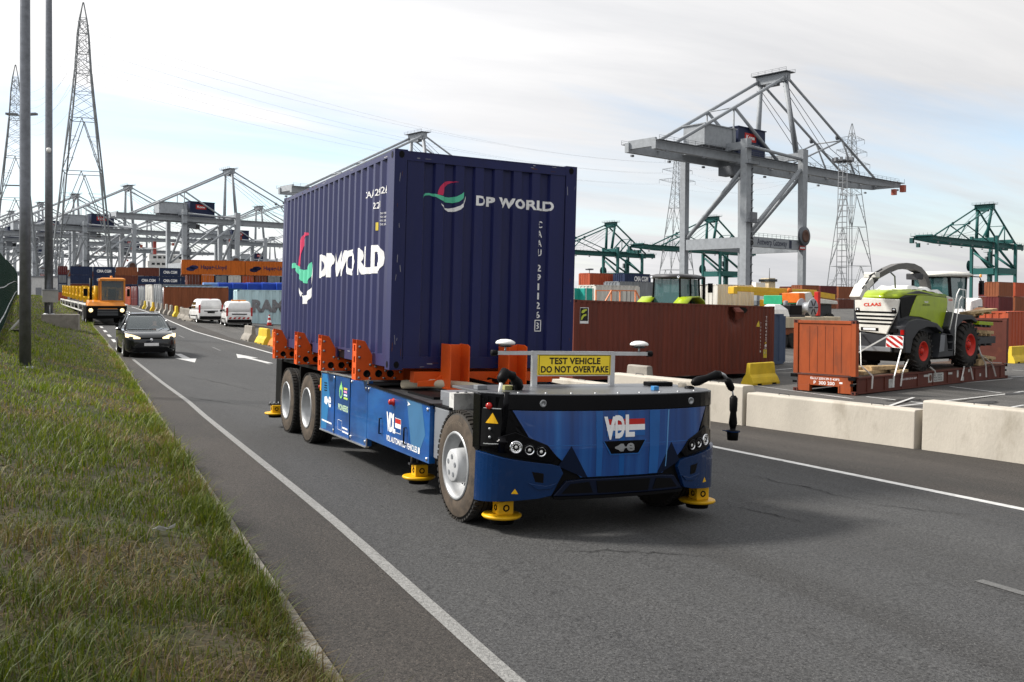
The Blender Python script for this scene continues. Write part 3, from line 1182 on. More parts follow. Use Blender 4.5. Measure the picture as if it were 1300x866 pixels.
def container(root, L, H, m, W=2.438, detail=2, doors=None, m_door=None, castings=True, pitch=None, dent=None):
    """x 0..W, y 0..L, z 0..H below root.  doors: 'front' (y=0), 'back' (y=L) or None"""
    SP = corr_profile(L, .17, .072, .068, .070, .036)
    EP = corr_profile(W, .165, .112, .02, .106, .045)
    if detail < 2:
        SP = corr_profile(L, .17, .20, .06, .20, .05)
        EP = corr_profile(W, .165, .2, .03, .2, .05)
    z0, z1 = .165, H - .065
    for nm, sx in (("side_panel", 0), ("side_panel", 1)):
        mb = MB()
        vs, fs = [], []
        zs = [z0, z1]
        if dent and sx == dent[0]:
            zs = [z0 + (z1 - z0) * k / 22 for k in range(23)]
        for s, dpt in SP:
            for z in zs:
                x = -dpt + .004 if sx == 0 else W + dpt - .004
                if dent and sx == dent[0]:
                    _, ds, dz, rs, rz_, amt = dent
                    g = math.exp(-((s - ds) / rs) ** 2 - ((z - dz) / rz_) ** 2)
                    x += (amt * g + .35 * amt * g * mnoise.noise(Vector((s * 4, z * 4, 0)))) * (1 if sx == 0 else -1)
                vs.append((x, s, z))
        n_ = len(zs)
        for i in range(len(SP) - 1):
            for k in range(n_ - 1):
                fs.append((i * n_ + k, i * n_ + k + 1, (i + 1) * n_ + k + 1, (i + 1) * n_ + k))
        mb.add(vs, fs, m)
        mb.build(nm, root)
    for yy, sg, key in ((0, 1, 'front'), (L, -1, 'back')):
        mb = MB()
        if doors == key:
            md = m_door or m
            for k in (0, 1):
                xa, xb = (.10, W / 2 - .008) if k == 0 else (W / 2 + .008, W - .10)
                dp = MB()
                P = [(xa, 0), (xa + .12, 0), (xa + .14, -.03), ((xa + xb) / 2 - .14, -.03), ((xa + xb) / 2 - .12, 0), ((xa + xb) / 2 + .12, 0), ((xa + xb) / 2 + .14, -.03), (xb - .14, -.03), (xb - .12, 0), (xb, 0)]
                vs = [(s, yy + sg * (.03 - d_), z) for s, d_ in P for z in (.17, H - .10)]
                dp.add(vs, [(i * 2, i * 2 + 1, i * 2 + 3, i * 2 + 2) for i in range(len(P) - 1)], md)
                d_ = dp.build("door", root)
                for t in (.27, .73):
                    xx = xa + (xb - xa) * t
                    rb = MB().tube([(xx, yy - sg * .015, .10), (xx, yy - sg * .015, H - .06)], .017, M_GALV, 6)
                    rb.box(xx - .04, xx + .04, yy - .03, yy + .03, .9, 1.0, M_GALV)
                    rb.build("lock_rod", d_)
        else:
            vs = [(s, yy + sg * (.012 - d_), z) for s, d_ in EP for z in (.15, H - .09)]
            mb.add(vs, [(i * 2, i * 2 + 1, i * 2 + 3, i * 2 + 2) for i in range(len(EP) - 1)], m)
            mb.build("end_panel", root)
    rf = MB()
    n_ = max(6, int(L / .35))
    vs = [(x, L * k / n_, H - .028 - (.02 if k % 2 else 0)) for k in range(n_ + 1) for x in (.03, W - .03)]
    rf.add(vs, [(i * 2, i * 2 + 1, i * 2 + 3, i * 2 + 2) for i in range(n_)], m)
    rf.build("roof", root)
    fl = MB()
    fl.box(.05, W - .05, .05, L - .05, .06, .15, M_STEEL)
    fl.build("floor_frame", root)
    fr = MB()
    for y in (0, L):
        sg = 1 if y == 0 else -1
        for x in (0, W):
            sx = 1 if x == 0 else -1
            fr.add([(x, y, .118), (x + sx * .155, y, .118), (x + sx * .155, y + sg * .05, .118), (x + sx * .05, y + sg * .165, .118), (x, y + sg * .165, .118)] +
                   [(x, y, H - .118), (x + sx * .155, y, H - .118), (x + sx * .155, y + sg * .05, H - .118), (x + sx * .05, y + sg * .165, H - .118), (x, y + sg * .165, H - .118)],
                   [(0, 1, 6, 5), (1, 2, 7, 6), (2, 3, 8, 7), (3, 4, 9, 8), (4, 0, 5, 9)], m)
        a, b = (.003, .09) if sg == 1 else (L - .09, L - .003)
        fr.box(.162, W - .162, a, b, H - .125, H - .012, m)
        fr.box(.162, W - .162, a, b, .02, .155, m)
    for x in (0, W):
        a, b = (.003, .065) if x == 0 else (W - .065, W - .003)
        fr.box(a, b, .178, L - .178, H - .075, H - .012, m)
        if detail == 2 and L < 7:
            q = [.178, 1.95, 2.32, L - 2.32, L - 1.95, L - .178]
            for i in range(0, 6, 2):
                fr.box(a, b, q[i], q[i + 1], .03, .17, m)
            for i in (1, 3):
                fr.box(a + .02, b + .0, q[i], q[i + 1], .03, .145, M_BLACK)
                fr.box(a, b, q[i] + .001, q[i + 1] - .001, .146, .17, m)
        else:
            fr.box(a, b, .178, L - .178, .03, .17, m)
    fr.build("frame", root)
    if castings:
        for y, sy in ((0, 1), (L, -1)):
            for x, sx in ((0, 1), (W, -1)):
                for z, sz in ((0, 1), (H, -1)):
                    c = MB()
                    corner_casting(c, x, y, z, sx, sy, sz, m)
                    c.build("corner_casting", root)
    return SP, EP


# the truck leans with the road's crossfall; its frame: x across, y to the rear, z up, z=0 at the container floor
MT = Matrix(((.999736, 0, .022977, 0), (-.000064, .999996, .002794, 0), (-.022977, -.002795, .999732, 1.3126), (0, 0, 0, 1)))

M_NAVY = paint("navy container paint", (.0085, .0125, .072), .40, (.020, .021, .070), scale=3.2, stretch=(1, 1, .18), thr=(.52, .80), spec=.30)
_p = M_NAVY.node_tree.nodes["Principled BSDF"]
_p.inputs["Sheen Weight"].default_value = .10          # chalky, dusty paint film
_p.inputs["Sheen Roughness"].default_value = .45
_p.inputs["Coat Weight"].default_value = .0
_p.inputs["Coat Roughness"].default_value = .32
_p.inputs["Sheen Tint"].default_value = (.80, .74, .86, 1)
can = empty("shipping_container", MT)
SP, EP = container(can, 6.058, 2.591, M_NAVY)
tag(can, "dark blue twenty foot shipping container with white lettering, carried on the blue test truck", "shipping container")
ffn = lambda x, z: (x, .012 - prof_at(EP, x) - .004, z)
sfn = lambda y, z: (-prof_at(SP, -y) - .001, -y, z)      # along -y so the text reads from outside
ecuts = [s for s, d_ in EP]
scuts = [-s for s, d_ in SP]
M_LRED = mat("logo red", (.55, .03, .10), .5, var=.05)
M_LGRN = mat("logo green", (.10, .52, .33), .5, var=.05)
mb = MB()
letters(mb, "DP WORLD", ffn, 1.05, 2.12, 2.00, 2.125, M_WLET, .045, 1.10, cuts=ecuts)
mb.build("lettering", can)
RED = [(208, 403), (212, 370), (225, 340), (245, 315), (270, 297), (300, 290), (370, 298), (320, 303), (290, 317), (270, 340), (258, 370), (250, 408)]
GRN = [(97, 430), (125, 393), (150, 390), (200, 400), (250, 415), (300, 423), (350, 417), (390, 395), (415, 372), (420, 400), (400, 435), (370, 458), (330, 467), (280, 462), (240, 448), (200, 425), (160, 408), (128, 410)]
WHT = [(432, 405), (430, 440), (415, 490), (385, 520), (345, 537), (300, 537), (275, 520), (268, 507), (300, 512), (340, 505), (385, 487), (412, 462), (425, 435)]
SLV = [(235, 473), (272, 500), (264, 512), (245, 492)]


def tri_poly(pts):
    bm = bmesh.new()
    f = bm.faces.new([bm.verts.new((a, b, 0)) for a, b in pts])
    r_ = bmesh.ops.triangulate(bm, faces=[f])
    bm.verts.index_update()
    vs = [(v.co.x, v.co.y) for v in bm.verts]
    fs = [tuple(v.index for v in q.verts) for q in bm.faces]
    bm.free()
    return vs, fs


def swoosh(fn, x0, x1, z0, z1, cuts, dz=0.0, skew=0.0):
    mb = MB()
    for poly, m in ((RED, M_LRED), (GRN, M_LGRN), (WHT, M_WLET), (SLV, M_WLET)):
        q = [(x0 + (x1 - x0) * (a - 97) / 335, z1 - (z1 - z0) * (b - 290) / 247 + skew * (a - 97) / 335) for a, b in poly]
        vs, fs = tri_poly(q)
        if m is M_LGRN:
            f2 = fn
            g = lambda a, b: tuple(Vector(f2(a, b)) + Vector((-.001, -.001, 0)))
            sheet(mb, vs, fs, g, m, cuts)
        else:
            sheet(mb, vs, fs, fn, m, cuts)
    return mb


swoosh(ffn, .36, .93, 1.885, 2.255, ecuts, skew=.03).build("emblem", can)
num = MB()
s_ = "CAAU 291126"
zc = 1.87
for ch in s_:
    if ch == " ":
        zc -= .075
        continue
    letters(num, ch, ffn, 1.915 + (.02 if ch == "1" else 0), 1.985 - (.02 if ch == "1" else 0), zc - .085, zc, M_WLET, .02, cuts=ecuts)
    zc -= .118
zc -= .02
letters(num, "3", ffn, 1.92, 1.975, zc - .085, zc, M_WLET, .004, cuts=ecuts)
for a, b, c_, d_ in ((1.89, 2.005, zc + .02, zc + .032), (1.89, 2.005, zc - .115, zc - .103), (1.89, 1.902, zc - .115, zc + .032), (1.993, 2.005, zc - .115, zc + .032)):
    sheet(num, [(a, c_), (b, c_), (b, d_), (a, d_)], [(0, 1, 2, 3)], ffn, M_WLET, ecuts)
num.build("serial_number", can)
# scuffs and scratches on the posts and rails
rs = random.Random(11)
M_SCUF = mat("bare scratch", (.30, .30, .33), .6, var=.3)
M_RUST = mat("rust spot", (.10, .035, .015), .8, var=.4, scale=20)
scr = MB()
for k in range(34):
    if k < 16:
        x, z = rs.choice((rs.uniform(.02, .14), rs.uniform(2.30, 2.42))), rs.uniform(.14, 2.3)
        w_, h_ = rs.uniform(.003, .008), rs.uniform(.02, .16)
        y = -.0015
    else:
        x, z = rs.uniform(.2, 2.2), rs.choice((rs.uniform(.03, .14), rs.uniform(2.48, 2.56)))
        w_, h_ = rs.uniform(.015, .09), rs.uniform(.003, .009)
        y = .0015
    t = rs.uniform(-.01, .01)
    scr.add([(x, y, z), (x + w_, y, z + t * .4), (x + w_ + t, y, z + h_), (x + t, y, z + h_)], [(0, 1, 2, 3)], M_SCUF if k % 3 else M_RUST)
for k in range(18):
    y, z = rs.uniform(.2, 5.8), rs.choice((rs.uniform(.04, .16), rs.uniform(2.53, 2.57)))
    w_, h_ = rs.uniform(.03, .2), rs.uniform(.004, .012)
    scr.add([(.0015, y, z), (.0015, y + w_, z), (.0015, y + w_, z + h_), (.0015, y, z + h_)], [(0, 1, 2, 3)], M_SCUF if k % 2 else M_RUST)
scr.build("scratches", can)
mb = MB()
for ch, a, b in (("D", 3.51, 3.12), ("P", 3.03, 2.66), ("W", 2.62, 2.03), ("O", 2.02, 1.59), ("R", 1.54, 1.16), ("L", 1.19, .90), ("D", .86, .40)):
    letters(mb, ch, sfn, -a, -b, 1.15, 1.50, M_WLET, .05, cuts=scuts)
mb.build("lettering", can)
swoosh(sfn, -5.44, -3.84, .76, 1.90, scuts).build("emblem", can)
mb = MB()
letters(mb, "CAAU 291126 3", sfn, -1.16, -.27, 2.11, 2.195, M_WLET, .015, cuts=scuts)
letters(mb, "22G1", sfn, -.80, -.52, 1.95, 2.03, M_WLET, .015, cuts=scuts)
for k in range(4):
    letters(mb, "MAX 30480", sfn, -.50, -.38, 1.86 - k * .045, 1.885 - k * .045, M_WLET, .0, cuts=scuts)
sheet(mb, [(-.735, 1.68), (-.685, 1.68), (-.685, 1.78), (-.735, 1.78)], [(0, 1, 2, 3)], sfn, mat("yellow sticker", (.62, .48, .06), .5), scuts)
mb.build("serial_number", can)

# ------------------------------------------------------------------ automated container truck
trk = empty("automated_truck", MT)
tag(trk, "low cabless blue test truck with six wheels and yellow sensor discs, driving on the road", "truck")
M_BLUE = bpy.data.materials.new("blue wrap film")
M_BLUE.use_nodes = True
nt = M_BLUE.node_tree
bb = nt.nodes["Principled BSDF"]
bb.inputs["Roughness"].default_value = .3
bb.inputs["Coat Weight"].default_value = .35
bb.inputs["Coat Roughness"].default_value = .06
_t = nt.nodes.new("ShaderNodeTexCoord")
_m = nt.nodes.new("ShaderNodeMapping")
_m.inputs["Scale"].default_value = (3.1, .5, .10)
_n = nt.nodes.new("ShaderNodeTexNoise")
_n.inputs["Scale"].default_value = 2.2
_n.inputs["Detail"].default_value = 3
_r = nt.nodes.new("ShaderNodeValToRGB")
for p_, c_ in ((.30, (.002, .024, .120)), (.56, (.003, .052, .225)), (.78, (.012, .115, .37))):
    e_ = _r.color_ramp.elements.new(p_)
    e_.color = (*c_, 1)
_r.color_ramp.elements.remove(_r.color_ramp.elements[0])
_r.color_ramp.elements.remove(_r.color_ramp.elements[-1])
nt.links.new(_t.outputs["Object"], _m.inputs[0])
nt.links.new(_m.outputs[0], _n.inputs["Vector"])
nt.links.new(_n.outputs[0], _r.inputs[0])
nt.links.new(_r.outputs[0], bb.inputs["Base Color"])
M_DBLUE = mat("deep blue wrap", (.002, .022, .085), .25, var=.12, scale=2, coat=.2)
M_LBLUE = mat("light blue wrap", (.012, .10, .33), .3, var=.1, coat=.4)
M_SKY = mat("blue side wrap", (.004, .062, .24), .32, var=.45, scale=1.1, coat=.4, stretch=(1, 1, 2.2), col2=(.015, .13, .36), thr=(.5, .8))
M_ORG = paint("orange bracket paint", (.62, .085, .010), .42, (.40, .05, .015))
M_SENS = paint("sensor yellow", (.72, .40, .008), .4, (.5, .27, .02))

# chassis
mb = MB()
for x in (.55, 1.55):
    mb.box(x, x + .34, -2.5, 6.25, -.62, -.22, M_STEEL)
mb.box(.06, 2.38, -2.62, 6.2, -.62, -.55, M_STEEL)
mb.box(.30, 2.14, -2.6, 6.15, -.98, -.62, M_STEEL)
mb.build("chassis_frame", trk)
mb = MB()
mb.box(-.02, 2.46, .66, 2.95, -.235, -.20, M_STEEL)
mb.box(.02, 2.42, 2.96, 6.3, -.235, -.19, M_BLACK)
mb.box(-.02, 2.46, -1.52, .655, -.30, -.262, M_STEEL)
mb.build("deck_plate", trk)
# things lying on the front deck: cross rail with white studded rim, hoses, boxes
mb = MB()
mb.box(.02, 2.42, -1.98, -1.86, -.262, -.10, mat("white deck rail", (.55, .55, .53), .5, var=.2, scale=9, col2=(.2, .2, .2)))
mb.box(.05, 2.40, -1.855, -1.60, -.30, -.17, M_GREYP)
mb.build("deck_rail", trk)
mb = MB()
for k in range(26):
    mb.lathe((.08 + k * .09, -1.92, -.10), (0, 0, 1), [(0, .018), (.012, .014), (.014, 0)], M_STEEL, 6)
mb.build("bolt_row", trk)
for k in range(5):
    MB().box(.25 + k * .42, .62 + k * .42, -1.45, -1.02, -.262, -.15, M_GREYP).build("deck_box", trk, .01)
mb = MB()
mb.box(.20, 2.3, -.95, -.1, -.262, -.235, M_BLACK)
mb.build("deck_mat", trk)
hs = MB()
hs.tube([(.30, .35, -.20), (.5, .0, -.16), (.85, -.35, -.17), (1.15, -.62, -.22)], .055, mat("beige hose sleeve", (.40, .35, .26), .7, var=.2), 10)
hs.build("cable_sleeve", trk)
hs = MB()
for q in range(3):
    hs.tube([(.9 + q * .2, .5, -.18), (.95 + q * .25, .1, -.10), (1.1 + q * .3, -.3, -.14), (1.3 + q * .25, -.8, -.20)], .025, M_BLACK, 6)
hs.build("cable_bundle", trk)
# grey battery casing behind the side panel, next to the front wheel
MB().box(-.01, .30, -1.93, -1.53, -.80, -.27, M_GREYP).build("battery_casing", trk, .015)
MB().box(-.02, .32, -1.96, -1.50, -.262, -.245, M_BLACK).build("casing_lid", trk)
MB().box(2.14, 2.45, -1.93, -1.53, -.80, -.27, M_GREYP).build("battery_casing", trk, .015)
# blue side panels, both sides
for sx in (0, 1):
    X = lambda v: v if sx == 0 else 2.44 - v
    N_ = Vector((-1, 0, 0)) if sx == 0 else Vector((1, 0, 0))
    o0 = (X(-.052), 0, 0)
    pa = MB().prism([(2.90, -.215), (1.42, -.195), (1.42, -.995), (2.90, -1.03)], o0, (0, 1, 0), (0, 0, 1), N_, 0, -.07, M_SKY)
    pa.build("side_panel", trk, .006)
    pb = MB().prism([(1.412, -.195), (.66, -.182), (.66, -.985), (1.412, -.995)], o0, (0, 1, 0), (0, 0, 1), N_, 0, -.07, M_SKY)
    pb.build("side_panel", trk, .006)
    pc = MB().prism([(.652, -.225), (-1.52, -.262), (-1.52, -.862), (.652, -.885)], o0, (0, 1, 0), (0, 0, 1), N_, 0, -.07, M_SKY)
    pc.build("side_panel", trk, .006)
    tr = MB()
    tr.beam((X(-.045), 2.91, -.205), (X(-.045), .65, -.172), .05, .016, M_ALU)
    tr.beam((X(-.052), 2.905, -.21), (X(-.052), 2.905, -1.035), .014, .014, M_ALU)
    tr.beam((X(-.045), 2.91, -1.038), (X(-.045), .65, -.99), .05, .016, M_ALU)
    tr.beam((X(-.052), .655, -.175), (X(-.052), .655, -.235), .014, .014, M_ALU)
    tr.beam((X(-.052), .655, -.885), (X(-.052), .655, -.985), .014, .014, M_ALU)
    tr.beam((X(-.045), .65, -.218), (X(-.045), -1.53, -.256), .05, .014, M_BLACK)
    tr.build("panel_trim", trk)
    sf = lambda a, b: (X(-.0555), -a, b)
    if sx == 0:
        gr = MB()
        letters(gr, "VDL", sf, .12, .44, -.69, -.47, M_WLET, .045, .82)
        for k, m in ((0, M_RED), (1, M_WLET), (2, M_SKY)):
            zq = -.515 - k * .052
            sheet(gr, [(.43, zq - .05), (.62, zq - .05), (.62, zq), (.43, zq)], [(0, 1, 2, 3)], lambda a, b: (X(-.0545), -a, b), m)
        for bx in ((.42, .63, -.673, -.668), (.42, .63, -.512, -.507), (.625, .63, -.673, -.507)):
            sheet(gr, [(bx[0], bx[2]), (bx[1], bx[2]), (bx[1], bx[3]), (bx[0], bx[3])], [(0, 1, 2, 3)], sf, M_WLET)
        letters(gr, "VDL AUTOMATED VEHICLES", sf, .13, 1.17, -.80, -.735, M_WLET, .02)
        sheet(gr, [(1.2, -.80), (1.25, -.80), (1.25, -.735), (1.2, -.735)], [(0, 1, 2, 3)], sf, M_WLET)
        letters(gr, "PIONEERS", sf, -1.98, -1.50, -.66, -.58, mat("pale green lettering", (.45, .62, .45), .5, var=0), .03)
        letters(gr, "e", sf, -2.50, -2.36, -.68, -.53, M_WLET, .02)
        # plug icon
        sheet(gr, [(-2.72, -.64), (-2.60, -.66), (-2.54, -.62), (-2.50, -.61), (-2.50, -.59), (-2.54, -.58), (-2.60, -.54), (-2.72, -.56)], [(0, 1, 2, 3, 4, 5, 6, 7)], sf, M_WLET)
        # leaf emblem and small rows
        for k, (c_, w_) in enumerate((((.7, .55, .05), .16), ((.75, .3, .5), .15), ((.55, .65, .75), .17), ((.45, .65, .1), .19))):
            zq = -.345 - k * .042
            sheet(gr, [(-1.72, zq - .026), (-1.72 + w_, zq - .026), (-1.72 + w_, zq), (-1.72, zq)], [(0, 1, 2, 3)], sf, mat("sticker %d" % k, c_, .5, var=0))
        leaf = [(-1.86 + .085 * math.cos(t) * (1 if True else 0), -.41 + .095 * math.sin(t)) for t in [2 * math.pi * k / 18 for k in range(18)]]
        leaf2 = [(-1.86 + .045 * math.cos(t), -.43 + .05 * math.sin(t)) for t in [2 * math.pi * k / 18 for k in range(18)]]
        leaf[4] = (-1.86, -.27)
        sheet(gr, leaf, [tuple(range(18))], sf, mat("leaf green", (.25, .60, .20), .5, var=0))
        sheet(gr, leaf2, [tuple(range(18))], lambda a, b: (X(-.0575), -a, b), M_SKY)
        for bx in ((-1.98, -1.78, -.80, -.795), (-1.98, -1.78, -.93, -.925), (-1.98, -1.975, -.93, -.795), (-1.785, -1.78, -.93, -.795)):
            sheet(gr, [(bx[0], bx[2]), (bx[1], bx[2]), (bx[1], bx[3]), (bx[0], bx[3])], [(0, 1, 2, 3)], sf, M_WLET)
        for a, b, c_ in ((-1.75, -1.50, -.87), (-1.75, -1.46, -.92), (-2.84, -2.30, -.885)):
            sheet(gr, [(a, c_ - .022), (b, c_ - .022), (b, c_), (a, c_)], [(0, 1, 2, 3)], sf, M_WLET)
        # translucent lighter facets of the wrap
        fc = lambda a, b: (X(-.0535), -a, b)
        sheet(gr, [(.80, -.262), (1.28, -.27), (1.40, -.58), (1.22, -.80), (.98, -.78)], [(0, 1, 2, 3, 4)], fc, mat("pale wrap facet", (.045, .14, .27), .35, var=.1))
        sheet(gr, [(-2.88, -.24), (-2.60, -.23), (-2.44, -.52), (-2.60, -1.0), (-2.88, -1.02)], [(0, 1, 2, 3, 4)], fc, mat("mid wrap facet", (.02, .16, .37), .35, var=.1))
        # lettering is on the panel that carries it
        gr.build("sticker", pc and trk)
        vv = MB()
        for k in range(4):
            vv.beam((X(-.056), 2.74, -.36 - .035 * k), (X(-.056), 2.60, -.355 - .035 * k), .006, .012, M_BLACK)
        vv.build("vent", trk)
        for (yy, a) in ((.02, -.66), (-.86, -.665)):
            MB().tube([(-.058, yy + .045, a + .09), (-.085, yy + .04, a + .09), (-.085, yy + .04, a - .09), (-.058, yy + .045, a - .09)], .009, M_BLACK, 6).build("panel_handle", trk)
        eb = MB().lathe((-.052, -.35, -.34), (-1, 0, 0), [(0, .045), (.012, .045), (.014, .03), (.05, .032), (.06, .022), (.062, 0)], M_REDGLOW, 16)
        eb.build("emergency_button", trk)
        ar = MB()
        ar.add([(-.0565, -.83, -.285), (-.0565, -.93, -.31), (-.0565, -.83, -.335), (-.0565, -.86, -.31)], [(0, 1, 2, 3)], M_WLET)
        ar.build("arrow_mark", trk)
        for yy, zz_ in ((2.20, -.25), (2.20, -.97), (1.35, -.24), (1.35, -.95), (.72, -.27), (.72, -.93), (-1.46, -.31), (-1.46, -.82), (.60, -.27)):
            MB().lathe((-.052, yy, zz_), (-1, 0, 0), [(0, .018), (.01, .018), (.011, 0)], M_ALU, 10).build("latch", trk)
        for yy in (2.17, 1.416):
            MB().beam((-.0535, yy, -.20), (-.0535, yy, -1.01), .006, .012, M_BLACK).build("seam", trk)


def wheel(c, R, wd, side, driven, rim_r, parent, name="wheel"):
    """axle along x; outer face towards side (-1 = left)"""
    root = bpy.data.objects.new(name, None)
    COL.objects.link(root)
    root.parent = parent
    root.matrix_local = Matrix.Translation(c)
    s = side
    t = MB()
    prof = [(0.012, rim_r), (.0, rim_r + .02), (-.004, R * .80), (.012, R * .93), (.035, R * .985), (.055, R), (wd - .055, R), (wd - .02, R * .97), (wd, R * .8), (wd, rim_r)]
    t.lathe((s * wd / 2, 0, 0), (-s, 0, 0), prof[:4], M_TYSIDE, 48)
    t.lathe((s * wd / 2, 0, 0), (-s, 0, 0), prof[3:], M_RUB, 48)
    for k in range(5):
        off = .07 + k * (wd - .14) / 4
        t.lathe((s * (wd / 2 - off), 0, 0), (-s, 0, 0), [(-.006, R - .001), (-.006, R + .004), (.0, R + .0045), (.006, R - .001)], M_BLACK, 48)
    nl = 56
    for k in range(nl):
        a = 2 * math.pi * k / nl
        for q in (0, 1):
            xx = s * (wd / 2 - .045) if q == 0 else s * (-wd / 2 + .05)
            ca, sa = math.cos(a + .03 * q), math.sin(a + .03 * q)
            t.beam((xx - .03 * s, ca * (R + .001), sa * (R + .001)), (xx + .03 * s, ca * (R - .004), sa * (R - .004)), .036, .02, M_RUB, (0, ca, sa))
    t.build("tyre", root)
    rm = MB()
    if driven:
        rp_ = [(.0, rim_r + .012), (-.012, rim_r + .004), (-.006, rim_r - .016), (.05, rim_r - .035), (.10, rim_r - .05), (.15, rim_r * .66), (.19, rim_r * .60)]
        hub = [(.16, rim_r * .54), (.02, rim_r * .52), (-.03, rim_r * .50), (-.04, rim_r * .44), (-.042, 0)]
    else:
        rp_ = [(.0, rim_r + .012), (-.012, rim_r + .004), (-.006, rim_r - .016), (.06, rim_r - .03), (.15, rim_r - .05), (.19, rim_r * .70), (.17, rim_r * .40)]
        hub = [(.17, rim_r * .42), (.12, rim_r * .38), (.10, rim_r * .30), (.10, 0)]
    rm.lathe((s * wd / 2, 0, 0), (-s, 0, 0), rp_, M_RIM, 40)
    r_ = rm.build("rim", root)
    hb = MB().lathe((s * wd / 2, 0, 0), (-s, 0, 0), hub, M_HUB, 32)
    if driven:
        for k in range(5):
            a = 2 * math.pi * k / 5 + .4
            hb.lathe((s * (wd / 2 + .041), math.cos(a) * rim_r * .28, math.sin(a) * rim_r * .28), (s, 0, 0), [(0, .026), (.003, .026), (.0035, .020), (.001, 0)], M_GREYP, 10)
    hb.build("hub", root)
    nb = MB()
    for k in range(10):
        a = 2 * math.pi * k / 10
        rr = rim_r * .66 if driven else rim_r * .55
        tt = .15 if driven else .165
        nb.lathe((s * (wd / 2 - tt), math.cos(a) * rr, math.sin(a) * rr), (s, 0, 0), [(0, .016), (.03, .016), (.032, 0)], M_GALV, 6)
    nb.build("wheel_nut", root)
    if driven:
        hh = MB()
        for k in range(10):
            a = 2 * math.pi * (k + .5) / 10
            cc = Vector((s * (wd / 2 - .128), math.cos(a) * rim_r * .76, math.sin(a) * rim_r * .76))
            hh.lathe(cc, (s, 0, 0), [(0, .030), (.004, .030), (.005, 0)], M_BLACK, 10)
        hh.build("rim_hole", r_)
    return root


M_RIM = mat("silver wheel paint", (.36, .37, .38), .38, .35, var=.12, scale=8, col2=(.3, .27, .23), thr=(.6, .85))
M_HUB = mat("pale hub paint", (.44, .45, .46), .45, var=.1, scale=8)
for sx, xx in ((-1, .115), (1, 2.325)):
    wf = wheel((xx, -2.235, -.765), .52, .33, sx, True, .315, trk)
    if sx == -1:
        tx = MB()
        arc = lambda u, v: (xx - .165 - .0045 + .006 * 0, -2.235 + math.sin(-u) * (.415 + v) * -1, -.765 + math.cos(u) * (.415 + v))
        letters(tx, "Continental", lambda u, v: (xx - .1695, -2.235 - math.sin(u) * (.40 + v), -.765 + math.cos(u) * (.40 + v)), -.62, .34, .0, .048, mat("raised rubber letter", (.13, .105, .08), .8, var=.2), .0, cuts=[-.6 + .06 * k for k in range(17)])
        o = tx.build("sidewall_lettering", wf)
        o.matrix_parent_inverse = Matrix.Translation((xx, -2.235, -.765)).inverted()
    for yy, zz_ in ((3.78, -.825), (5.21, -.845)):
        wheel((xx, yy, zz_), .53, .34, sx, False, .30, trk)
ax = MB()
for yy, zz_ in ((-2.235, -.765), (3.78, -.825), (5.21, -.845)):
    MB().tube([(.28, yy, zz_), (2.16, yy, zz_)], .09, M_STEEL, 12).build("axle", trk)
# rear frame end and mudguards
mb = MB()
mb.box(-.01, .33, 5.86, 6.3, -1.0, -.19, M_BLACK)
mb.build("rear_housing", trk, .02)
mb = MB()
mb.box(2.11, 2.45, 5.86, 6.3, -1.0, -.19, M_BLACK)
mb.build("rear_housing", trk, .02)
MB().box(.33, 2.11, 6.1, 6.3, -.75, -.24, M_BLACK).build("rear_beam", trk)
MB().box(-.01, .34, 2.96, 3.1, -.60, -.24, M_BLACK).build("mudguard", trk)
MB().box(-.01, .34, 4.42, 4.5, -.75, -.24, M_BLACK).build("mudguard", trk)
MB().box(.02, .34, -1.72, -1.66, -1.12, -.6, M_BLACK).build("mud_flap", trk)
MB().box(-.03, -.012, 3.0, 3.09, -.5, -.32, M_SENS).build("warning_label", trk)
MB().lathe((-.012, 3.12, -.45), (-1, 0, 0), [(0, .025), (.03, .025), (.031, 0)], M_REDGLOW, 12).build("marker_light", trk)
MB().tube([(.03, 6.2, -1.0), (.03, 6.22, -.72)], .02, M_GALV).build("sensor_hanger", trk)

# orange container brackets
def bracket(y):
    b = MB()
    for dy in (-.085, .075):
        poly = [(-.20, -.17), (.42, -.17), (.42, -.05), (.16, -.03), (-.07, .30), (-.20, .32)]
        b.prism(poly, (0, y + dy, 0), (1, 0, 0), (0, 0, 1), (0, 1, 0), 0, .012, M_ORG)
    return b


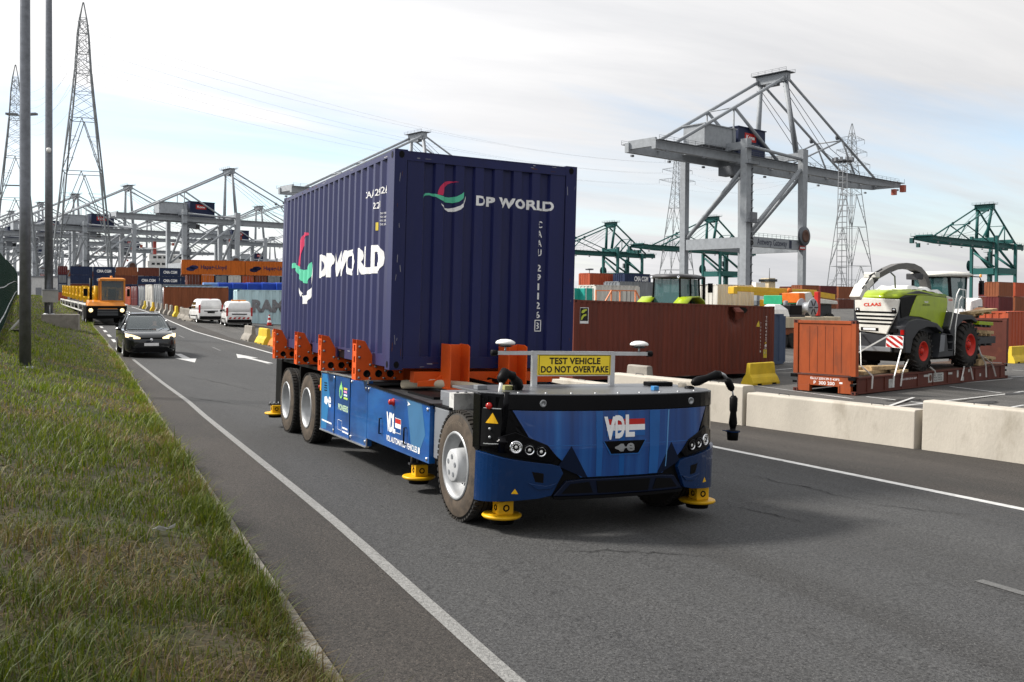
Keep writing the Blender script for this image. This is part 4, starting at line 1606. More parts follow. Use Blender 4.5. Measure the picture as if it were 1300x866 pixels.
for y in (.78, 2.50, 3.98, 5.62):
    br = MB()
    for dy in (-.09, .078):
        br.prism([(-.20, -.17), (.42, -.17), (.42, -.035), (.20, -.03), (.07, .02), (-.09, .31), (-.20, .33)], (0, y + dy, 0), (1, 0, 0), (0, 0, 1), (0, 1, 0), 0, .012, M_ORG)
    b_ = br.build("container_bracket", trk, .003)
    wb_ = MB()
    prev = -.17
    for hz in (-.06, .08, .22):
        wb_.prism([(y - .078, prev), (y + .078, prev), (y + .078, hz - .038), (y - .078, hz - .038)], (0, 0, 0), (0, 1, 0), (0, 0, 1), (-1, 0, 0), .185, .197, M_ORG)
        wb_.prism([(y - .078, hz - .038), (y - .030, hz - .038), (y - .030, hz + .038), (y - .078, hz + .038)], (0, 0, 0), (0, 1, 0), (0, 0, 1), (-1, 0, 0), .185, .197, M_ORG)
        wb_.prism([(y + .030, hz - .038), (y + .078, hz - .038), (y + .078, hz + .038), (y + .030, hz + .038)], (0, 0, 0), (0, 1, 0), (0, 0, 1), (-1, 0, 0), .185, .197, M_ORG)
        prev = hz + .038
    wb_.prism([(y - .078, prev), (y + .078, prev), (y + .078, .275), (y - .078, .275)], (0, 0, 0), (0, 1, 0), (0, 0, 1), (-1, 0, 0), .185, .197, M_ORG)
    wb_.build("web_plate", b_)
    for (a, c_) in ((-.06, -.09), (.09, -.09), (.24, -.09)):
        MB().lathe((a, y - .091, c_), (0, -1, 0), [(0, .045), (.003, .045), (.0035, .030), (.001, .028), (.001, 0)], M_BLACK, 14).build("lightening_hole", b_)
    for k, (a, c_) in enumerate(((-.16, .24), (-.16, .11), (-.16, -.05), (-.16, -.14), (-.02, .02), (-.02, -.145), (.05, .0), (.16, -.145), (.30, -.145), (.18, -.055), (.37, -.07))):
        MB().lathe((a, y - .090, c_), (0, -1, 0), [(0, .017), (.012, .016), (.014, 0)], M_GALV, 8).build("bolt", b_)
    # mirrored on the right side
    br = MB()
    for dy in (-.09, .078):
        br.prism([(2.64, -.17), (2.02, -.17), (2.02, -.035), (2.24, -.03), (2.37, .02), (2.53, .31), (2.64, .33)], (0, y + dy, 0), (1, 0, 0), (0, 0, 1), (0, 1, 0), 0, .012, M_ORG)
    br.build("container_bracket", trk, .003)
    MB().box(.42, 2.02, y - .06, y + .06, -.18, -.02, M_ORG).build("cross_beam", trk)
MB().box(.30, 2.14, -.03, .12, -.15, -.02, M_ORG).build("cross_beam", trk)
for xa in (.62, 1.37):
    fb = MB()
    for x in (xa, xa + .235):
        fb.prism([(-.02, -.19), (-.36, -.20), (-.36, .30), (-.29, .32), (-.06, .32), (-.06, -.02), (.05, -.03), (.05, -.19)], (x, 0, 0), (0, 1, 0), (0, 0, 1), (1, 0, 0), 0, .014, M_ORG)
    fb.box(xa + .014, xa + .235, -.115, -.10, -.19, .312, M_ORG)
    fb.box(xa - .015, xa + .265, -.37, -.02, -.212, -.19, M_ORG)
    fb.prism([(-.02, -.19), (.05, -.19), (.05, -.05)], (xa - .1, 0, 0), (0, 1, 0), (0, 0, 1), (1, 0, 0), 0, .012, M_ORG)
    fb.prism([(xa - .30, -.19), (xa, -.19), (xa, -.05), (xa - .08, -.11), (xa - .30, -.13)], (0, -.10, 0), (1, 0, 0), (0, 0, 1), (0, 1, 0), 0, .014, M_ORG)
    fb.build("front_bracket", trk, .004)

# front body: a curved shell, every panel wrapped on it
def fy(x):
    t = min(abs((x - 1.22) / 1.27), .99995)
    return -2.74 - .48 * (1 - t ** 2.2) ** (1 / 2.2)


FC = [-.0499, -.045, -.035, -.02, 0, .03, .07, .12, .18, .26, .36, .48, .6, .75, .9, 1.05]
FCUT = FC + [1.22] + [2.44 - c for c in reversed(FC)]


def front_fn(d0):
    def fn(x, z):
        x = max(-.0498, min(2.4898, x))
        e = 1e-3
        y = fy(x)
        xa, xb = max(-.04985, x - e), min(2.48985, x + e)
        tx = Vector((xb - xa, fy(xb) - fy(xa), 0)).normalized()
        n_ = Vector((tx.y, -tx.x, 0))
        rake = .05 * max(0, z + .5) if z > -.5 else .03 * (-.5 - z)
        return (x + n_.x * d0, y + n_.y * d0 + rake, z)
    return fn


def shell(name, poly, d0, d1, m, parent=trk, bevel=0.0):
    bm = bmesh.new()
    f = bm.faces.new([bm.verts.new((a, b, 0)) for a, b in poly])
    bmesh.ops.triangulate(bm, faces=[f])
    xs = [a for a, b in poly]
    for c in FCUT:
        if min(xs) + 1e-5 < c < max(xs) - 1e-5:
            bmesh.ops.bisect_plane(bm, geom=bm.verts[:] + bm.edges[:] + bm.faces[:], plane_co=(c, 0, 0), plane_no=(1, 0, 0))
    for c in (-.3, -.5):
        bmesh.ops.bisect_plane(bm, geom=bm.verts[:] + bm.edges[:] + bm.faces[:], plane_co=(0, c, 0), plane_no=(0, 1, 0))
    bm.verts.index_update()
    vs = [(v.co.x, v.co.y) for v in bm.verts]
    fs = [tuple(v.index for v in q.verts) for q in bm.faces]
    be = [(e.verts[0].index, e.verts[1].index) for e in bm.edges if len(e.link_faces) == 1]
    bm.free()
    fo, fi = front_fn(d1), front_fn(d0)
    n_ = len(vs)
    mb = MB()
    mb.add([fo(*v) for v in vs] + [fi(*v) for v in vs], fs + [tuple(n_ + i for i in reversed(f)) for f in fs] + [(a, b, n_ + b, n_ + a) for a, b in be], m)
    o = mb.build(name, parent, bevel)
    return o


mir = lambda P: [(2.44 - a, b) for a, b in P]
# backing structure
shell("front_body", [(-.0498, -.99), (.16, -.965), (.5, -.93), (1.94, -.93), (2.28, -.965), (2.4898, -.99), (2.4898, -.02), (-.0498, -.02)], -.10, -.02, M_BLACK)
shell("upper_band", [(-.0498, -.155), (2.4898, -.155), (2.4898, -.022), (-.0498, -.022)], -.03, .004, M_BLACKG, bevel=.004)
shell("fascia", [(.165, -.162), (2.275, -.162), (2.14, -.40), (1.90, -.56), (1.66, -.76), (.78, -.76), (.54, -.56), (.30, -.40)], -.03, .0, M_BLUE, bevel=.006)
shell("fascia_seam", [(.42, -.473), (2.02, -.473), (2.03, -.467), (.41, -.467)], -.01, .0022, M_LBLUE)
for side, g in (("l", lambda P: P), ("r", mir)):
    shell("corner_panel", g([(-.0498, -.53), (-.0498, -.162), (.145, -.162), (.275, -.40), (.20, -.345), (.07, -.395), (.06, -.50), (.10, -.545)]), -.03, -.004, M_BLACKG)
    hl = shell("headlight", g([(.075, -.395), (.19, -.350), (.29, -.395), (.46, -.465), (.555, -.575), (.505, -.625), (.16, -.565), (.08, -.50)]), -.03, .010, M_BLACKG, bevel=.006)
    for k, (lx, lz) in enumerate(((.195, -.485), (.305, -.508), (.405, -.522))):
        x = lx if side == "l" else 2.44 - lx
        p = Vector(front_fn(.010)(x, lz))
        q = Vector(front_fn(.06)(x, lz))
        d_ = (q - p).normalized()
        lp = MB()
        lp.lathe(p, d_, [(0, .057), (.010, .057), (.012, .048), (.004, .041)], M_BLACKG if k else M_CHROME, 20)
        lp.lathe(p, d_, [(.004, .041), (-.010, .027), (-.016, .014), (-.016, 0)], M_CHROME, 20)
        lp.lathe(p, d_, [(-.012, .017), (.0, .015), (.006, 0)], mat("lamp lens", (.80, .80, .78), .08, var=0, coat=.8), 14)
        if k == 0:
            for j in range(10):
                a = 2 * math.pi * j / 10
                u = d_.orthogonal().normalized()
                v = d_.cross(u)
                lp.lathe(p + d_ * .006 + u * math.cos(a) * .034 + v * math.sin(a) * .034, d_, [(0, .007), (.003, .006), (.004, 0)], M_WHITE, 8)
        lp.build("lamp", hl)
    bp_ = shell("bumper", g([(-.0498, -.545), (.10, -.585), (.32, -.615), (.50, -.635), (.575, -.655), (.605, -.715), (.505, -.915), (.40, -.94), (.18, -.965), (-.0498, -.99)]), -.03, .022, M_DBLUE, bevel=.010)
    shell("bumper_scoop", g([(.33, -.70), (.43, -.715), (.43, -.80), (.36, -.79)]), .0, .0245, M_BLACK, bp_)
    shell("bumper_lip", g([(.30, -.80), (.45, -.825), (.55, -.80), (.50, -.85), (.38, -.86)]), .0, .034, M_DBLUE, bp_, .004)
    shell("wrap_triangle", g([(.68, -.475), (.565, -.655), (.80, -.758), (.845, -.758)]), -.01, .0030, mat("dark navy facet", (.003, .008, .026), .3, var=.05, spec=.2))
    shell("warning_triangle", g([(.17, -.90), (.225, -.90), (.198, -.855)]), .02, .0245, M_SENS, bp_)
    cm_ = MB()
    p = Vector(front_fn(.004)(.42 if side == "l" else 2.02, -.095))
    cm_.lathe(p, (0, -1, 0), [(0, .035), (.006, .034), (.008, .022), (.002, .018), (.002, 0)], M_GALV, 16)
    cm_.build("band_camera", trk)
shell("wrap_stripe", [(.92, -.165), (.99, -.165), (.985, -.755), (.93, -.755)], -.01, .0026, M_LBLUE)
shell("wrap_stripe", [(1.72, -.165), (1.735, -.165), (1.70, -.70), (1.69, -.70)], -.01, .0030, mat("pale stripe", (.10, .26, .50), .35, var=0))
shell("wrap_stripe", [(1.50, -.165), (1.62, -.165), (1.60, -.755), (1.50, -.755)], -.01, .0026, M_LBLUE)
shell("wrap_stripe", [(1.15, -.165), (1.22, -.165), (1.22, -.755), (1.17, -.755)], -.01, .0022, mat("mid stripe", (.008, .085, .30), .35, var=0))
shell("grille", [(.52, -.925), (.64, -.79), (.80, -.775), (1.64, -.775), (1.80, -.79), (1.92, -.925)], -.03, .012, mat("navy grille", (.003, .007, .022), .35, var=.1, spec=.2), bevel=.008)
shell("grille_mesh", [(.60, -.90), (.68, -.815), (.86, -.80), (.90, -.90)], .0, .016, M_BLACK)
shell("grille_mesh", [(1.84, -.90), (1.76, -.815), (1.58, -.80), (1.54, -.90)], .0, .016, M_BLACK)
shell("grille_centre", [(.95, -.905), (.93, -.795), (1.51, -.795), (1.49, -.905)], .0, .020, M_BLACK, bevel=.004)
shell("grille_lip", [(.54, -.955), (.52, -.928), (1.92, -.928), (1.90, -.955)], -.06, .016, M_BLACK, bevel=.004)
pp = shell("plug_plaque", [(1.0, -.438), (1.44, -.438), (1.365, -.555), (1.075, -.555)], .0, .010, M_BLACKG, bevel=.004)
shell("plaque_rim", [(.985, -.433), (1.0, -.438), (1.075, -.555), (1.365, -.555), (1.44, -.438), (1.455, -.433), (1.372, -.566), (1.068, -.566)], .0, .008, M_LBLUE)
mb = MB()
letters(mb, "e", front_fn(.0115), 1.235, 1.32, -.535, -.46, M_GALV, .03)
mb.add([front_fn(.0115)(a, b) for a, b in ((1.11, -.505), (1.15, -.52), (1.17, -.535), (1.20, -.535), (1.215, -.505), (1.24, -.505), (1.24, -.492), (1.215, -.492), (1.20, -.465), (1.17, -.465), (1.15, -.478), (1.11, -.492))], [tuple(range(12))], M_GALV)
mb.build("plug_emblem", pp)
mb = MB()
letters(mb, "V", front_fn(.008), 1.00, 1.125, -.425, -.215, M_WLET, .05, cuts=FCUT)
letters(mb, "D", front_fn(.008), 1.115, 1.215, -.415, -.205, M_WLET, .04, cuts=FCUT)
letters(mb, "L", front_fn(.008), 1.225, 1.325, -.405, -.20, M_WLET, .04, cuts=FCUT)
for k, m in ((0, M_RED), (1, M_WLET), (2, M_LBLUE)):
    zq = -.24 - .052 * k
    mb.add([front_fn(.005)(a, b) for a, b in ((1.03, zq - .052), (1.25, zq - .052), (1.44, zq - .052), (1.44, zq), (1.25, zq), (1.03, zq))], [(0, 1, 4, 5), (1, 2, 3, 4)], m)
mb.build("front_emblem", trk)
# control panel on the left corner
cp = MB()
cp.box(-.056, -.03, -2.80, -2.64, -.53, -.03, M_BLACKG)
cpo = cp.build("control_panel", trk, .006)
pan = shell("control_face", [(-.046, -.50), (.085, -.47), (.085, -.05), (-.046, -.045)], .0, .004, M_BLACK)
b1 = Vector(front_fn(.006)(.0, -.13))
MB().lathe(b1, Vector((-.45, -.9, 0)), [(0, .030), (.02, .030), (.03, .018), (.031, 0)], M_REDGLOW, 14).build("emergency_button", pan)
shell("warning_triangle", [(-.02, -.285), (.06, -.285), (.022, -.19)], .003, .0065, M_SENS, pan)
for zq in (-.335, -.41):
    MB().lathe(Vector(front_fn(.005)(.005, zq)), Vector((-.45, -.9, 0)), [(0, .014), (.01, .012), (.011, 0)], M_GALV, 10).build("key_switch", pan)
shell("panel_frame_line", [(-.03, -.155), (.08, -.155), (.08, -.148), (-.03, -.148)], .003, .007, M_ALU, pan)
shell("panel_frame_line", [(-.03, -.475), (.08, -.465), (.08, -.458), (-.03, -.467)], .003, .007, M_ALU, pan)
# top plate
mb = MB()
n_ = 20
fr_ = [front_fn(-.005)(-.045 + 2.53 * k / n_, -.02)[:2] for k in range(n_ + 1)]
top = [(x, y) for x, y in fr_] + [(2.47, -2.05), (-.03, -2.05)]
mb.prism(top, (0, 0, 0), (1, 0, 0), (0, 1, 0), (0, 0, 1), -.035, -.012, M_TOPP if 'M_TOPP' in globals() else mat("painted deck plate", (.15, .155, .165), .33, .4, var=.12, scale=3))
mb.build("top_plate", trk, .004)
for k in range(9):
    MB().lathe((.25 + .24 * k, fy(.25 + .24 * k) + .12, -.012), (0, 0, 1), [(0, .014), (.008, .012), (.009, 0)], M_GALV, 8).build("bolt", trk)
# yellow disc sensors under the corners
def disc(x, y, ztop, lab=None):
    r_ = bpy.data.objects.new("disc_sensor", None)
    COL.objects.link(r_)
    r_.parent = trk
    r_.location = (x, y, -1.15)
    MB().lathe((0, 0, 0), (0, 0, 1), [(-.015, 0), (-.012, .17), (.004, .185), (.018, .18), (.022, .165), (.022, 0)], M_SENS, 32).build("disc", r_)
    MB().lathe((0, 0, -.015), (0, 0, -1), [(0, .12), (.05, .11), (.055, 0)], M_BLACK, 20).build("scanner", r_)
    b = MB().box(-.075, .075, -.095, .045, .0225, .145, M_SENS).build("sensor_box", r_, .008)
    MB().lathe((.0, -.095, .085), (0, -1, 0), [(0, .032), (.004, .032), (.005, .020), (-.01, .018), (-.01, 0)], M_BLACK, 14).build("sensor_port", b)
    MB().lathe((-.075, -.03, .085), (-1, 0, 0), [(0, .028), (.004, .028), (.005, .018), (-.01, .016), (-.01, 0)], M_BLACK, 14).build("sensor_port", b)
    m_ = MB().box(-.12, .12, -.03, .03, .145, .165, M_STEEL)
    for t in (-.09, -.02, .05, .10):
        m_.tube([(t, 0, .165), (t, 0, ztop + 1.15)], .012, M_GALV, 6)
    m_.build("sensor_mount", r_)


disc(.20, -2.77, -.93)
disc(2.40, -2.75, -.93)
disc(.16, -.66, -.62)
disc(-.06, 6.02, -.95)

# sign frame with antennas
sg = MB()
for x in (.76, 1.66):
    pass
sgx0, sgx1 = .80, 1.64
yS = -2.22
for x in (sgx0 - .028, sgx1 + .028):
    MB().box(x - .028, x + .028, yS - .02, yS + .02, -.012, .335, M_ALU).build("sign_post", trk)
MB().box(.36, sgx0 - .058, yS - .018, yS + .018, .295, .332, M_ALU).build("antenna_bar", trk)
MB().box(sgx1 + .058, 2.10, yS - .018, yS + .018, .295, .332, M_ALU).build("antenna_bar", trk)
MB().box(sgx0 + .001, sgx1 - .001, yS - .018, yS + .018, .302, .335, M_ALU).build("antenna_bar", trk)
for x, s_ in ((.33, -1), (2.13, 1)):
    MB().lathe((x + .03 * -s_, yS, .313), (s_, 0, 0), [(0, .030), (.055, .032), (.06, .024), (.062, 0)], M_BLACK, 12).build("bar_cap", trk)
for x in (.45, 2.00):
    an = MB()
    an.tube([(x, yS, .33), (x, yS, .41)], .010, M_GALV, 8)
    an.lathe((x, yS, .385), (0, 0, 1), [(0, 0), (0, .05), (.012, .055), (.016, .095), (.03, .098), (.045, .085), (.06, .05), (.064, 0)], M_WHITE, 24)
    an.lathe((x, yS, .372), (0, 0, 1), [(0, 0), (0, .05), (.014, .085)], M_BLACK, 20)
    an.build("satellite_antenna", trk)
M_SIGN = mat("sign yellow", (.88, .66, .04), .45, var=.06)
sb = MB().box(sgx0, sgx1, yS - .030, yS - .019, .095, .300, M_SIGN)
sbo = sb.build("sign_board", trk)
mb = MB()
sfn_ = lambda a, b: (a, yS - .0325, b)
letters(mb, "TEST VEHICLE", sfn_, .925, 1.515, .205, .272, M_BLET, .03, 1.05)
letters(mb, "DO NOT OVERTAKE", sfn_, .832, 1.612, .120, .187, M_BLET, .03, 1.05)
for a, b, c_, d_ in ((sgx0 + .008, sgx1 - .008, .292, .297), (sgx0 + .008, sgx1 - .008, .098, .103), (sgx0 + .008, sgx0 + .014, .098, .297), (sgx1 - .014, sgx1 - .008, .098, .297)):
    mb.add([sfn_(a, c_), sfn_(b, c_), sfn_(b, d_), sfn_(a, d_)], [(0, 1, 2, 3)], M_BLET)
mb.build("sign_lettering", sbo)
fr2 = MB()
fr2.box(sgx0 - .005, sgx1 + .005, yS - .034, yS - .017, .300, .308, M_ALU)
fr2.box(sgx0 - .005, sgx1 + .005, yS - .034, yS - .017, .086, .095, M_ALU)
fr2.build("sign_rim", sbo)

# jointed black arms with lidar / camera
def arm_r():
    a = MB()
    base = Vector((2.29, -2.72, .0))
    a.lathe(base - Vector((0, 0, .015)), (0, 0, 1), [(0, .05), (.02, .05), (.03, .03)], M_BLACK, 16)
    o_ = a.build("arm_base", trk)
    p1, p2 = Vector((2.33, -2.74, .05)), Vector((2.63, -2.78, .145))
    b = MB().tube([p1 - (p2 - p1) * .08, p1, p1.lerp(p2, .15), p1.lerp(p2, .5), p1.lerp(p2, .85), p2], [.02, .040, .048, .034, .046, .026], M_BLACK, 12)
    b.build("arm_link", trk)
    b = MB().tube([p2, Vector((2.68, -2.78, .125)), Vector((2.71, -2.78, .085))], .017, M_GALV, 8)
    b.build("arm_joint", trk)
    p3, p4 = Vector((2.71, -2.78, .09)), Vector((2.785, -2.78, -.03))
    MB().tube([p3, p3.lerp(p4, .2), p3.lerp(p4, .8), p4], [.025, .040, .038, .022], M_BLACK, 12).build("arm_link", trk)
    MB().tube([p4, Vector((2.80, -2.78, -.10))], .010, M_GALV, 6).build("arm_joint", trk)
    p5, p6 = Vector((2.805, -2.78, -.085)), Vector((2.805, -2.78, -.42))
    MB().tube([p5, p5.lerp(p6, .08), p5.lerp(p6, .45), p5.lerp(p6, .52), p5.lerp(p6, .85), p6], [.022, .042, .040, .032, .044, .03], M_BLACK, 12).build("arm_link", trk)
    h = MB()
    h.lathe(p6, (0, 0, -1), [(0, .03), (.02, .03), (.022, .058), (.05, .06), (.125, .055), (.13, 0)], M_BLACK, 20)
    h.lathe(p6 - Vector((0, 0, .028)), (0, 0, -1), [(0, .075), (.012, .075), (.013, .05)], M_DBLUE, 20)
    h.build("lidar", trk)
    MB().tube([p6 - Vector((0, 0, .03)), p6 + Vector((-.13, 0, -.02))], .005, M_DBLUE, 6).build("lidar_bracket", trk)


arm_r()
q = [Vector((.13, -2.80, -.05)), Vector((.16, -2.78, .10)), Vector((.21, -2.74, .155)), Vector((.30, -2.72, .12)), Vector((.37, -2.70, .03)), Vector((.34, -2.66, -.02))]
MB().tube([q[0], q[1]], .018, M_WHITE, 8).build("arm_joint", trk)
MB().tube([q[1] - Vector((.01, 0, .03)), q[1], q[2], q[2].lerp(q[3], .5), q[3]], [.03, .048, .052, .038, .046], M_BLACK, 12).build("arm_link", trk)
MB().tube([q[3], q[3].lerp(q[4], .4), q[4], q[5]], [.03, .048, .05, .03], M_BLACK, 12).build("arm_link", trk)
MB().lathe(q[4], (.55, -.8, 0), [(-.02, 0), (-.02, .06), (.0, .07), (.012, .068), (.015, .05), (.010, 0)], M_BLACK, 18).build("arm_camera", trk)
MB().tube([Vector((.13, -2.955, .0)), Vector((.13, -2.96, -.10)), Vector((.10, -2.96, -.40))], [.032, .040, .030], M_BLACKG, 12).build("arm_link", trk)
MB().lathe((.105, -2.955, -.40), (0, 0, -1), [(0, .05), (.03, .052), (.035, .07), (.05, .07), (.06, .05), (.14, .048), (.145, 0)], M_BLACKG, 18).build("lidar", trk)
MB().box(.24, .33, -2.68, -2.58, -.012, .03, mat("olive box", (.32, .31, .13), .5)).build("receiver", trk, .006)
MB().box(-.0, .10, -2.60, -2.5, -.012, .03, M_GREYP).build("receiver", trk, .006)
MB().box(1.74, 1.80, -2.90, -2.84, -.012, .03, mat("sensor blue", (.04, .2, .45), .4)).build("scanner_unit", trk, .005)
MB().box(2.02, 2.30, -2.42, -2.28, -.012, .03, M_BLACK).build("receiver", trk, .008)
MB().lathe((2.36, -2.5, -.012), (0, 0, 1), [(0, .045), (.03, .045), (.04, .03), (.042, 0)], mat("beige cap", (.45, .40, .32), .5), 16).build("receiver", trk)

# ------------------------------------------------------------------ yard: damaged container
YA = math.atan2(.26328, .96472)          # yard axis, 15.3 degrees
E1 = Vector((math.cos(YA), math.sin(YA), 0))
E2 = Vector((-E1.y, E1.x, 0))


def yard_M(o, tilt=0.0):
    """container frame (x across = away from camera, y along E1 reversed is handled by caller)"""
    return frame(o, E1, E2)


def cont_along(o, ang, slope=0.0):
    """frame whose container length (y) runs along direction ang, width (x) to its right-hand side turned to the front"""
    d = Vector((math.cos(ang), math.sin(ang), slope)).normalized()
    wv = Vector((math.sin(ang), -math.cos(ang), 0))
    return frame(o, wv, d, wv.cross(d))


M_BROWN = paint("brown container paint", (.140, .032, .019), .55, (.085, .028, .021), scale=3, stretch=(1, 1, .15), thr=(.48, .78))
pR = Vector((24.5 + .0, 21.7, 0))
dR = Vector((-E1.x, -E1.y, 0))
A_ = Vector((24.6, 21.85, -1.0))
B_ = A_ + dR * 12.19
red = empty("shipping_container", cont_along((A_.x, A_.y, gz(A_.x, A_.y) + .12), math.atan2(dR.y, dR.x), (gz(B_.x, B_.y) + .03 - gz(A_.x, A_.y) - .12) / 12.19))
# x points to the right of travel = away from the camera here, so the near side is x = 0 ... W flipped below
container(red, 12.192, 2.896, M_BROWN, doors='front', detail=1 + 1, dent=(0, 2.75, 2.55, .38, .42, .34))
tag(red, "brown forty foot container with a torn dent near the top of its long side", "shipping container")
rfn = lambda u, z: (-.036 * 0 - .004, -u, z)
RSP = corr_profile(12.192, .17, .072, .068, .070, .036)
rc = [-s for s, d_ in RSP]
rf_ = lambda u, z: (-prof_at(RSP, -u) - .002, -u, z)
mb = MB()
letters(mb, "TGBU 402716 9", lambda u, z: rf_(-1.05 + (z - 1.7) * .0, 0)[:2] + (0,), 0, 1, 0, 1, M_WLET) if False else None
zc = 2.45
for ch in "TGBU40271":
    letters(mb, ch, rf_, -.62, -.55, zc - .10, zc, M_WLET, .0, cuts=rc)
    letters(mb, ch, rf_, -.98, -.92, zc - .35, zc - .27, M_WLET, .0, cuts=rc)
    zc -= .15
zc = 1.35
for ch in "45G1":
    letters(mb, ch, rf_, -.66, -.56, zc - .10, zc, M_WLET if ch != "4" else M_YEL, .01, cuts=rc)
    zc -= .14
sheet(mb, [(-.78, .66), (-.52, .66), (-.52, 1.02), (-.78, 1.02)], [(0, 1, 2, 3)], rf_, MATS["yellow sticker"], rc)
sheet(mb, [(-1.28, 2.0), (-1.08, 2.0), (-1.14, 2.26)], [(0, 1, 2)], rf_, MATS["yellow sticker"], rc)
mb.build("serial_number", red)
mb = MB()
sheet(mb, [(-11.9, 2.05), (-11.45, 2.05), (-11.45, 2.62), (-11.9, 2.62)], [(0, 1, 2, 3)], rf_, M_WLET, rc)
g = lambda u, z: tuple(Vector(rf_(u, z)) + Vector((-.004, 0, 0)))
sheet(mb, [(-11.88, 2.14), (-11.47, 2.14), (-11.47, 2.60), (-11.88, 2.60)], [(0, 1, 2, 3)], g, M_BLET, rc)
g2 = lambda u, z: tuple(Vector(rf_(u, z)) + Vector((-.007, 0, 0)))
M_LEAF = mat("leaf yellow green", (.50, .58, .06), .5, var=0)
for pts in ([(-11.82, 2.18), (-11.76, 2.18), (-11.70, 2.30), (-11.54, 2.34), (-11.56, 2.40), (-11.72, 2.37), (-11.80, 2.28)], [(-11.80, 2.42), (-11.72, 2.42), (-11.66, 2.48), (-11.52, 2.52), (-11.54, 2.57), (-11.70, 2.55), (-11.78, 2.50)]):
    vs, fs = tri_poly(pts)
    sheet(mb, vs, fs, g2, M_LEAF, rc)
mb.build("emblem", red)
tr_ = MB()
tr_.add([(-.012, 2.55, 2.78), (-.012, 2.15, 2.79), (-.02, 1.98, 2.70), (-.02, 2.1, 2.60), (-.03, 2.32, 2.52), (-.02, 2.5, 2.62)], [(0, 1, 2, 3, 4, 5)], M_BLACK)
tr_.build("torn_hole", red)
fl_ = MB()
fl_.loft([[(-.02, 2.98, 2.78), (-.03, 2.62, 2.80), (.05, 2.62, 2.80), (.05, 2.98, 2.78)], [(-.16, 2.92, 2.60), (-.22, 2.52, 2.62), (-.10, 2.5, 2.62), (-.08, 2.95, 2.6)], [(-.05, 2.85, 2.25), (-.12, 2.42, 2.40), (-.04, 2.42, 2.40), (.0, 2.85, 2.25)]], M_BROWN, smooth=False)
fl_.build("torn_flap", red)

p = at(997, 456, 49)
M_DKBLUE = paint("dull blue container paint", (.05, .075, .13), .55, (.04, .05, .08))
o = empty("shipping_container", cont_along((p.x, p.y, gz(p.x, p.y)), math.atan2(dR.y, dR.x)))
container(o, 6.058, 2.591, M_DKBLUE, detail=1, castings=False)
tag(o, "dull blue container showing just past the right end of the dented brown one", "shipping container")

# ------------------------------------------------------------------ flatrack with the forage harvester
FO = Vector((21.20, 13.75, 0))
FO.z = gz(FO.x, FO.y) + .01
sl_ = (gz(33.3, 17.05) - gz(21.2, 13.75)) / 12.5
FM = frame(FO, (E1 + Vector((0, 0, sl_))).normalized(), E2)
M_FLAT = paint("orange red flatrack paint", (.31, .064, .016), .55, (.16, .045, .02), scale=3, stretch=(1, 1, .3), thr=(.5, .75))
M_FLATD = paint("rusty flatrack paint", (.10, .028, .019), .65, (.16, .05, .025))
fk = empty("flatrack", FM)
tag(fk, "open orange flatrack with folding end walls carrying a green harvester", "flatrack container")
LF, WF, HF = 12.5, 2.44, 2.57
for b0 in (0, WF - .12):
    mb = MB()
    mb.box(.2, LF - .2, b0, b0 + .12, .03, .07, M_FLATD)
    mb.box(.2, LF - .2, b0 + .04, b0 + .08, .071, .55, M_FLATD)
    mb.box(.2, LF - .2, b0, b0 + .12, .551, .61, M_FLATD)
    q = .8
    while q < LF - .6:
        mb.box(q, q + .03, b0 + .002, b0 + .118, .072, .55, M_FLATD)
        q += 1.22
    mb.build("side_beam", fk, .006)
mb = MB()
for k in range(24):
    a = .2 + k * (LF - .4) / 24
    mb.box(a + .005, a + (LF - .4) / 24 - .005, .12, WF - .12, .57, .618 + .003 * (k % 2), mat("flatrack deck boards", (.085, .055, .038), .8, var=.35, scale=5))
mb.build("deck", fk)
for a0, sg in ((0, 1), (LF, -1)):
    w_ = MB()
    X = lambda v: a0 + sg * v
    xs = lambda a, b: (min(X(a), X(b)), max(X(a), X(b)))
    mw = M_FLAT if a0 == 0 else M_FLATD
    x0_, x1_ = xs(.035, .12)
    w_.box(x0_, x1_, .20, WF - .20, .66, HF - .12, mw)
    for t in (.56, .86, 1.18, 1.49, 1.80):
        x0_, x1_ = xs(.027, .036)
        w_.box(x0_, x1_, t, t + .012, .72, HF - .22, M_FLATD)
    x0_, x1_ = xs(.0, .16)
    w_.box(x0_, x1_, .185, WF - .185, HF - .119, HF - .015, mw)
    wo = w_.build("end_wall", fk, .006)
    for b0 in (0, WF - .18):
        ps = MB()
        x0_, x1_ = xs(0, .2)
        ps.box(x0_, x1_, b0, b0 + .18, .64, HF - .10, mw)
        ps.build("corner_post", wo, .008)
        cc = MB()
        corner_casting(cc, a0, b0 if b0 == 0 else WF, HF, sg, 1 if b0 == 0 else -1, -1, M_FLATD)
        cc.build("corner_casting", fk)
        cc = MB()
        corner_casting(cc, a0, b0 if b0 == 0 else WF, .0, sg, 1 if b0 == 0 else -1, 1, M_FLATD)
        cc.build("corner_casting", fk)
        hg = MB()
        x0_, x1_ = xs(-.012, .05)
        hg.box(x0_, x1_, b0 + .03, b0 + .28, .50, .62, M_BLACK)
        hg.box(x0_, x1_, b0 + .06, b0 + .20, .30, .38, M_BLACK)
        hg.build("hinge_lock", fk)
    sl2 = MB()
    x0_, x1_ = xs(.02, .17)
    sl2.box(x0_, x1_, .19, WF - .19, .25, .60, mw)
    sl2.box(x0_, x1_, .19, .62, .03, .249, mw)
    sl2.box(x0_, x1_, WF - .62, WF - .19, .03, .249, mw)
    x0_, x1_ = xs(-.0, .19)
    sl2.box(x0_, x1_, .17, WF - .17, .601, .632, M_FLATD)
    sl2.box(x0_, x1_, .60, .66, .03, .30, mw)
    sl2.box(x0_, x1_, WF - .66, WF - .60, .03, .30, mw)
    sl2.build("end_sill", fk, .006)
mb = MB()
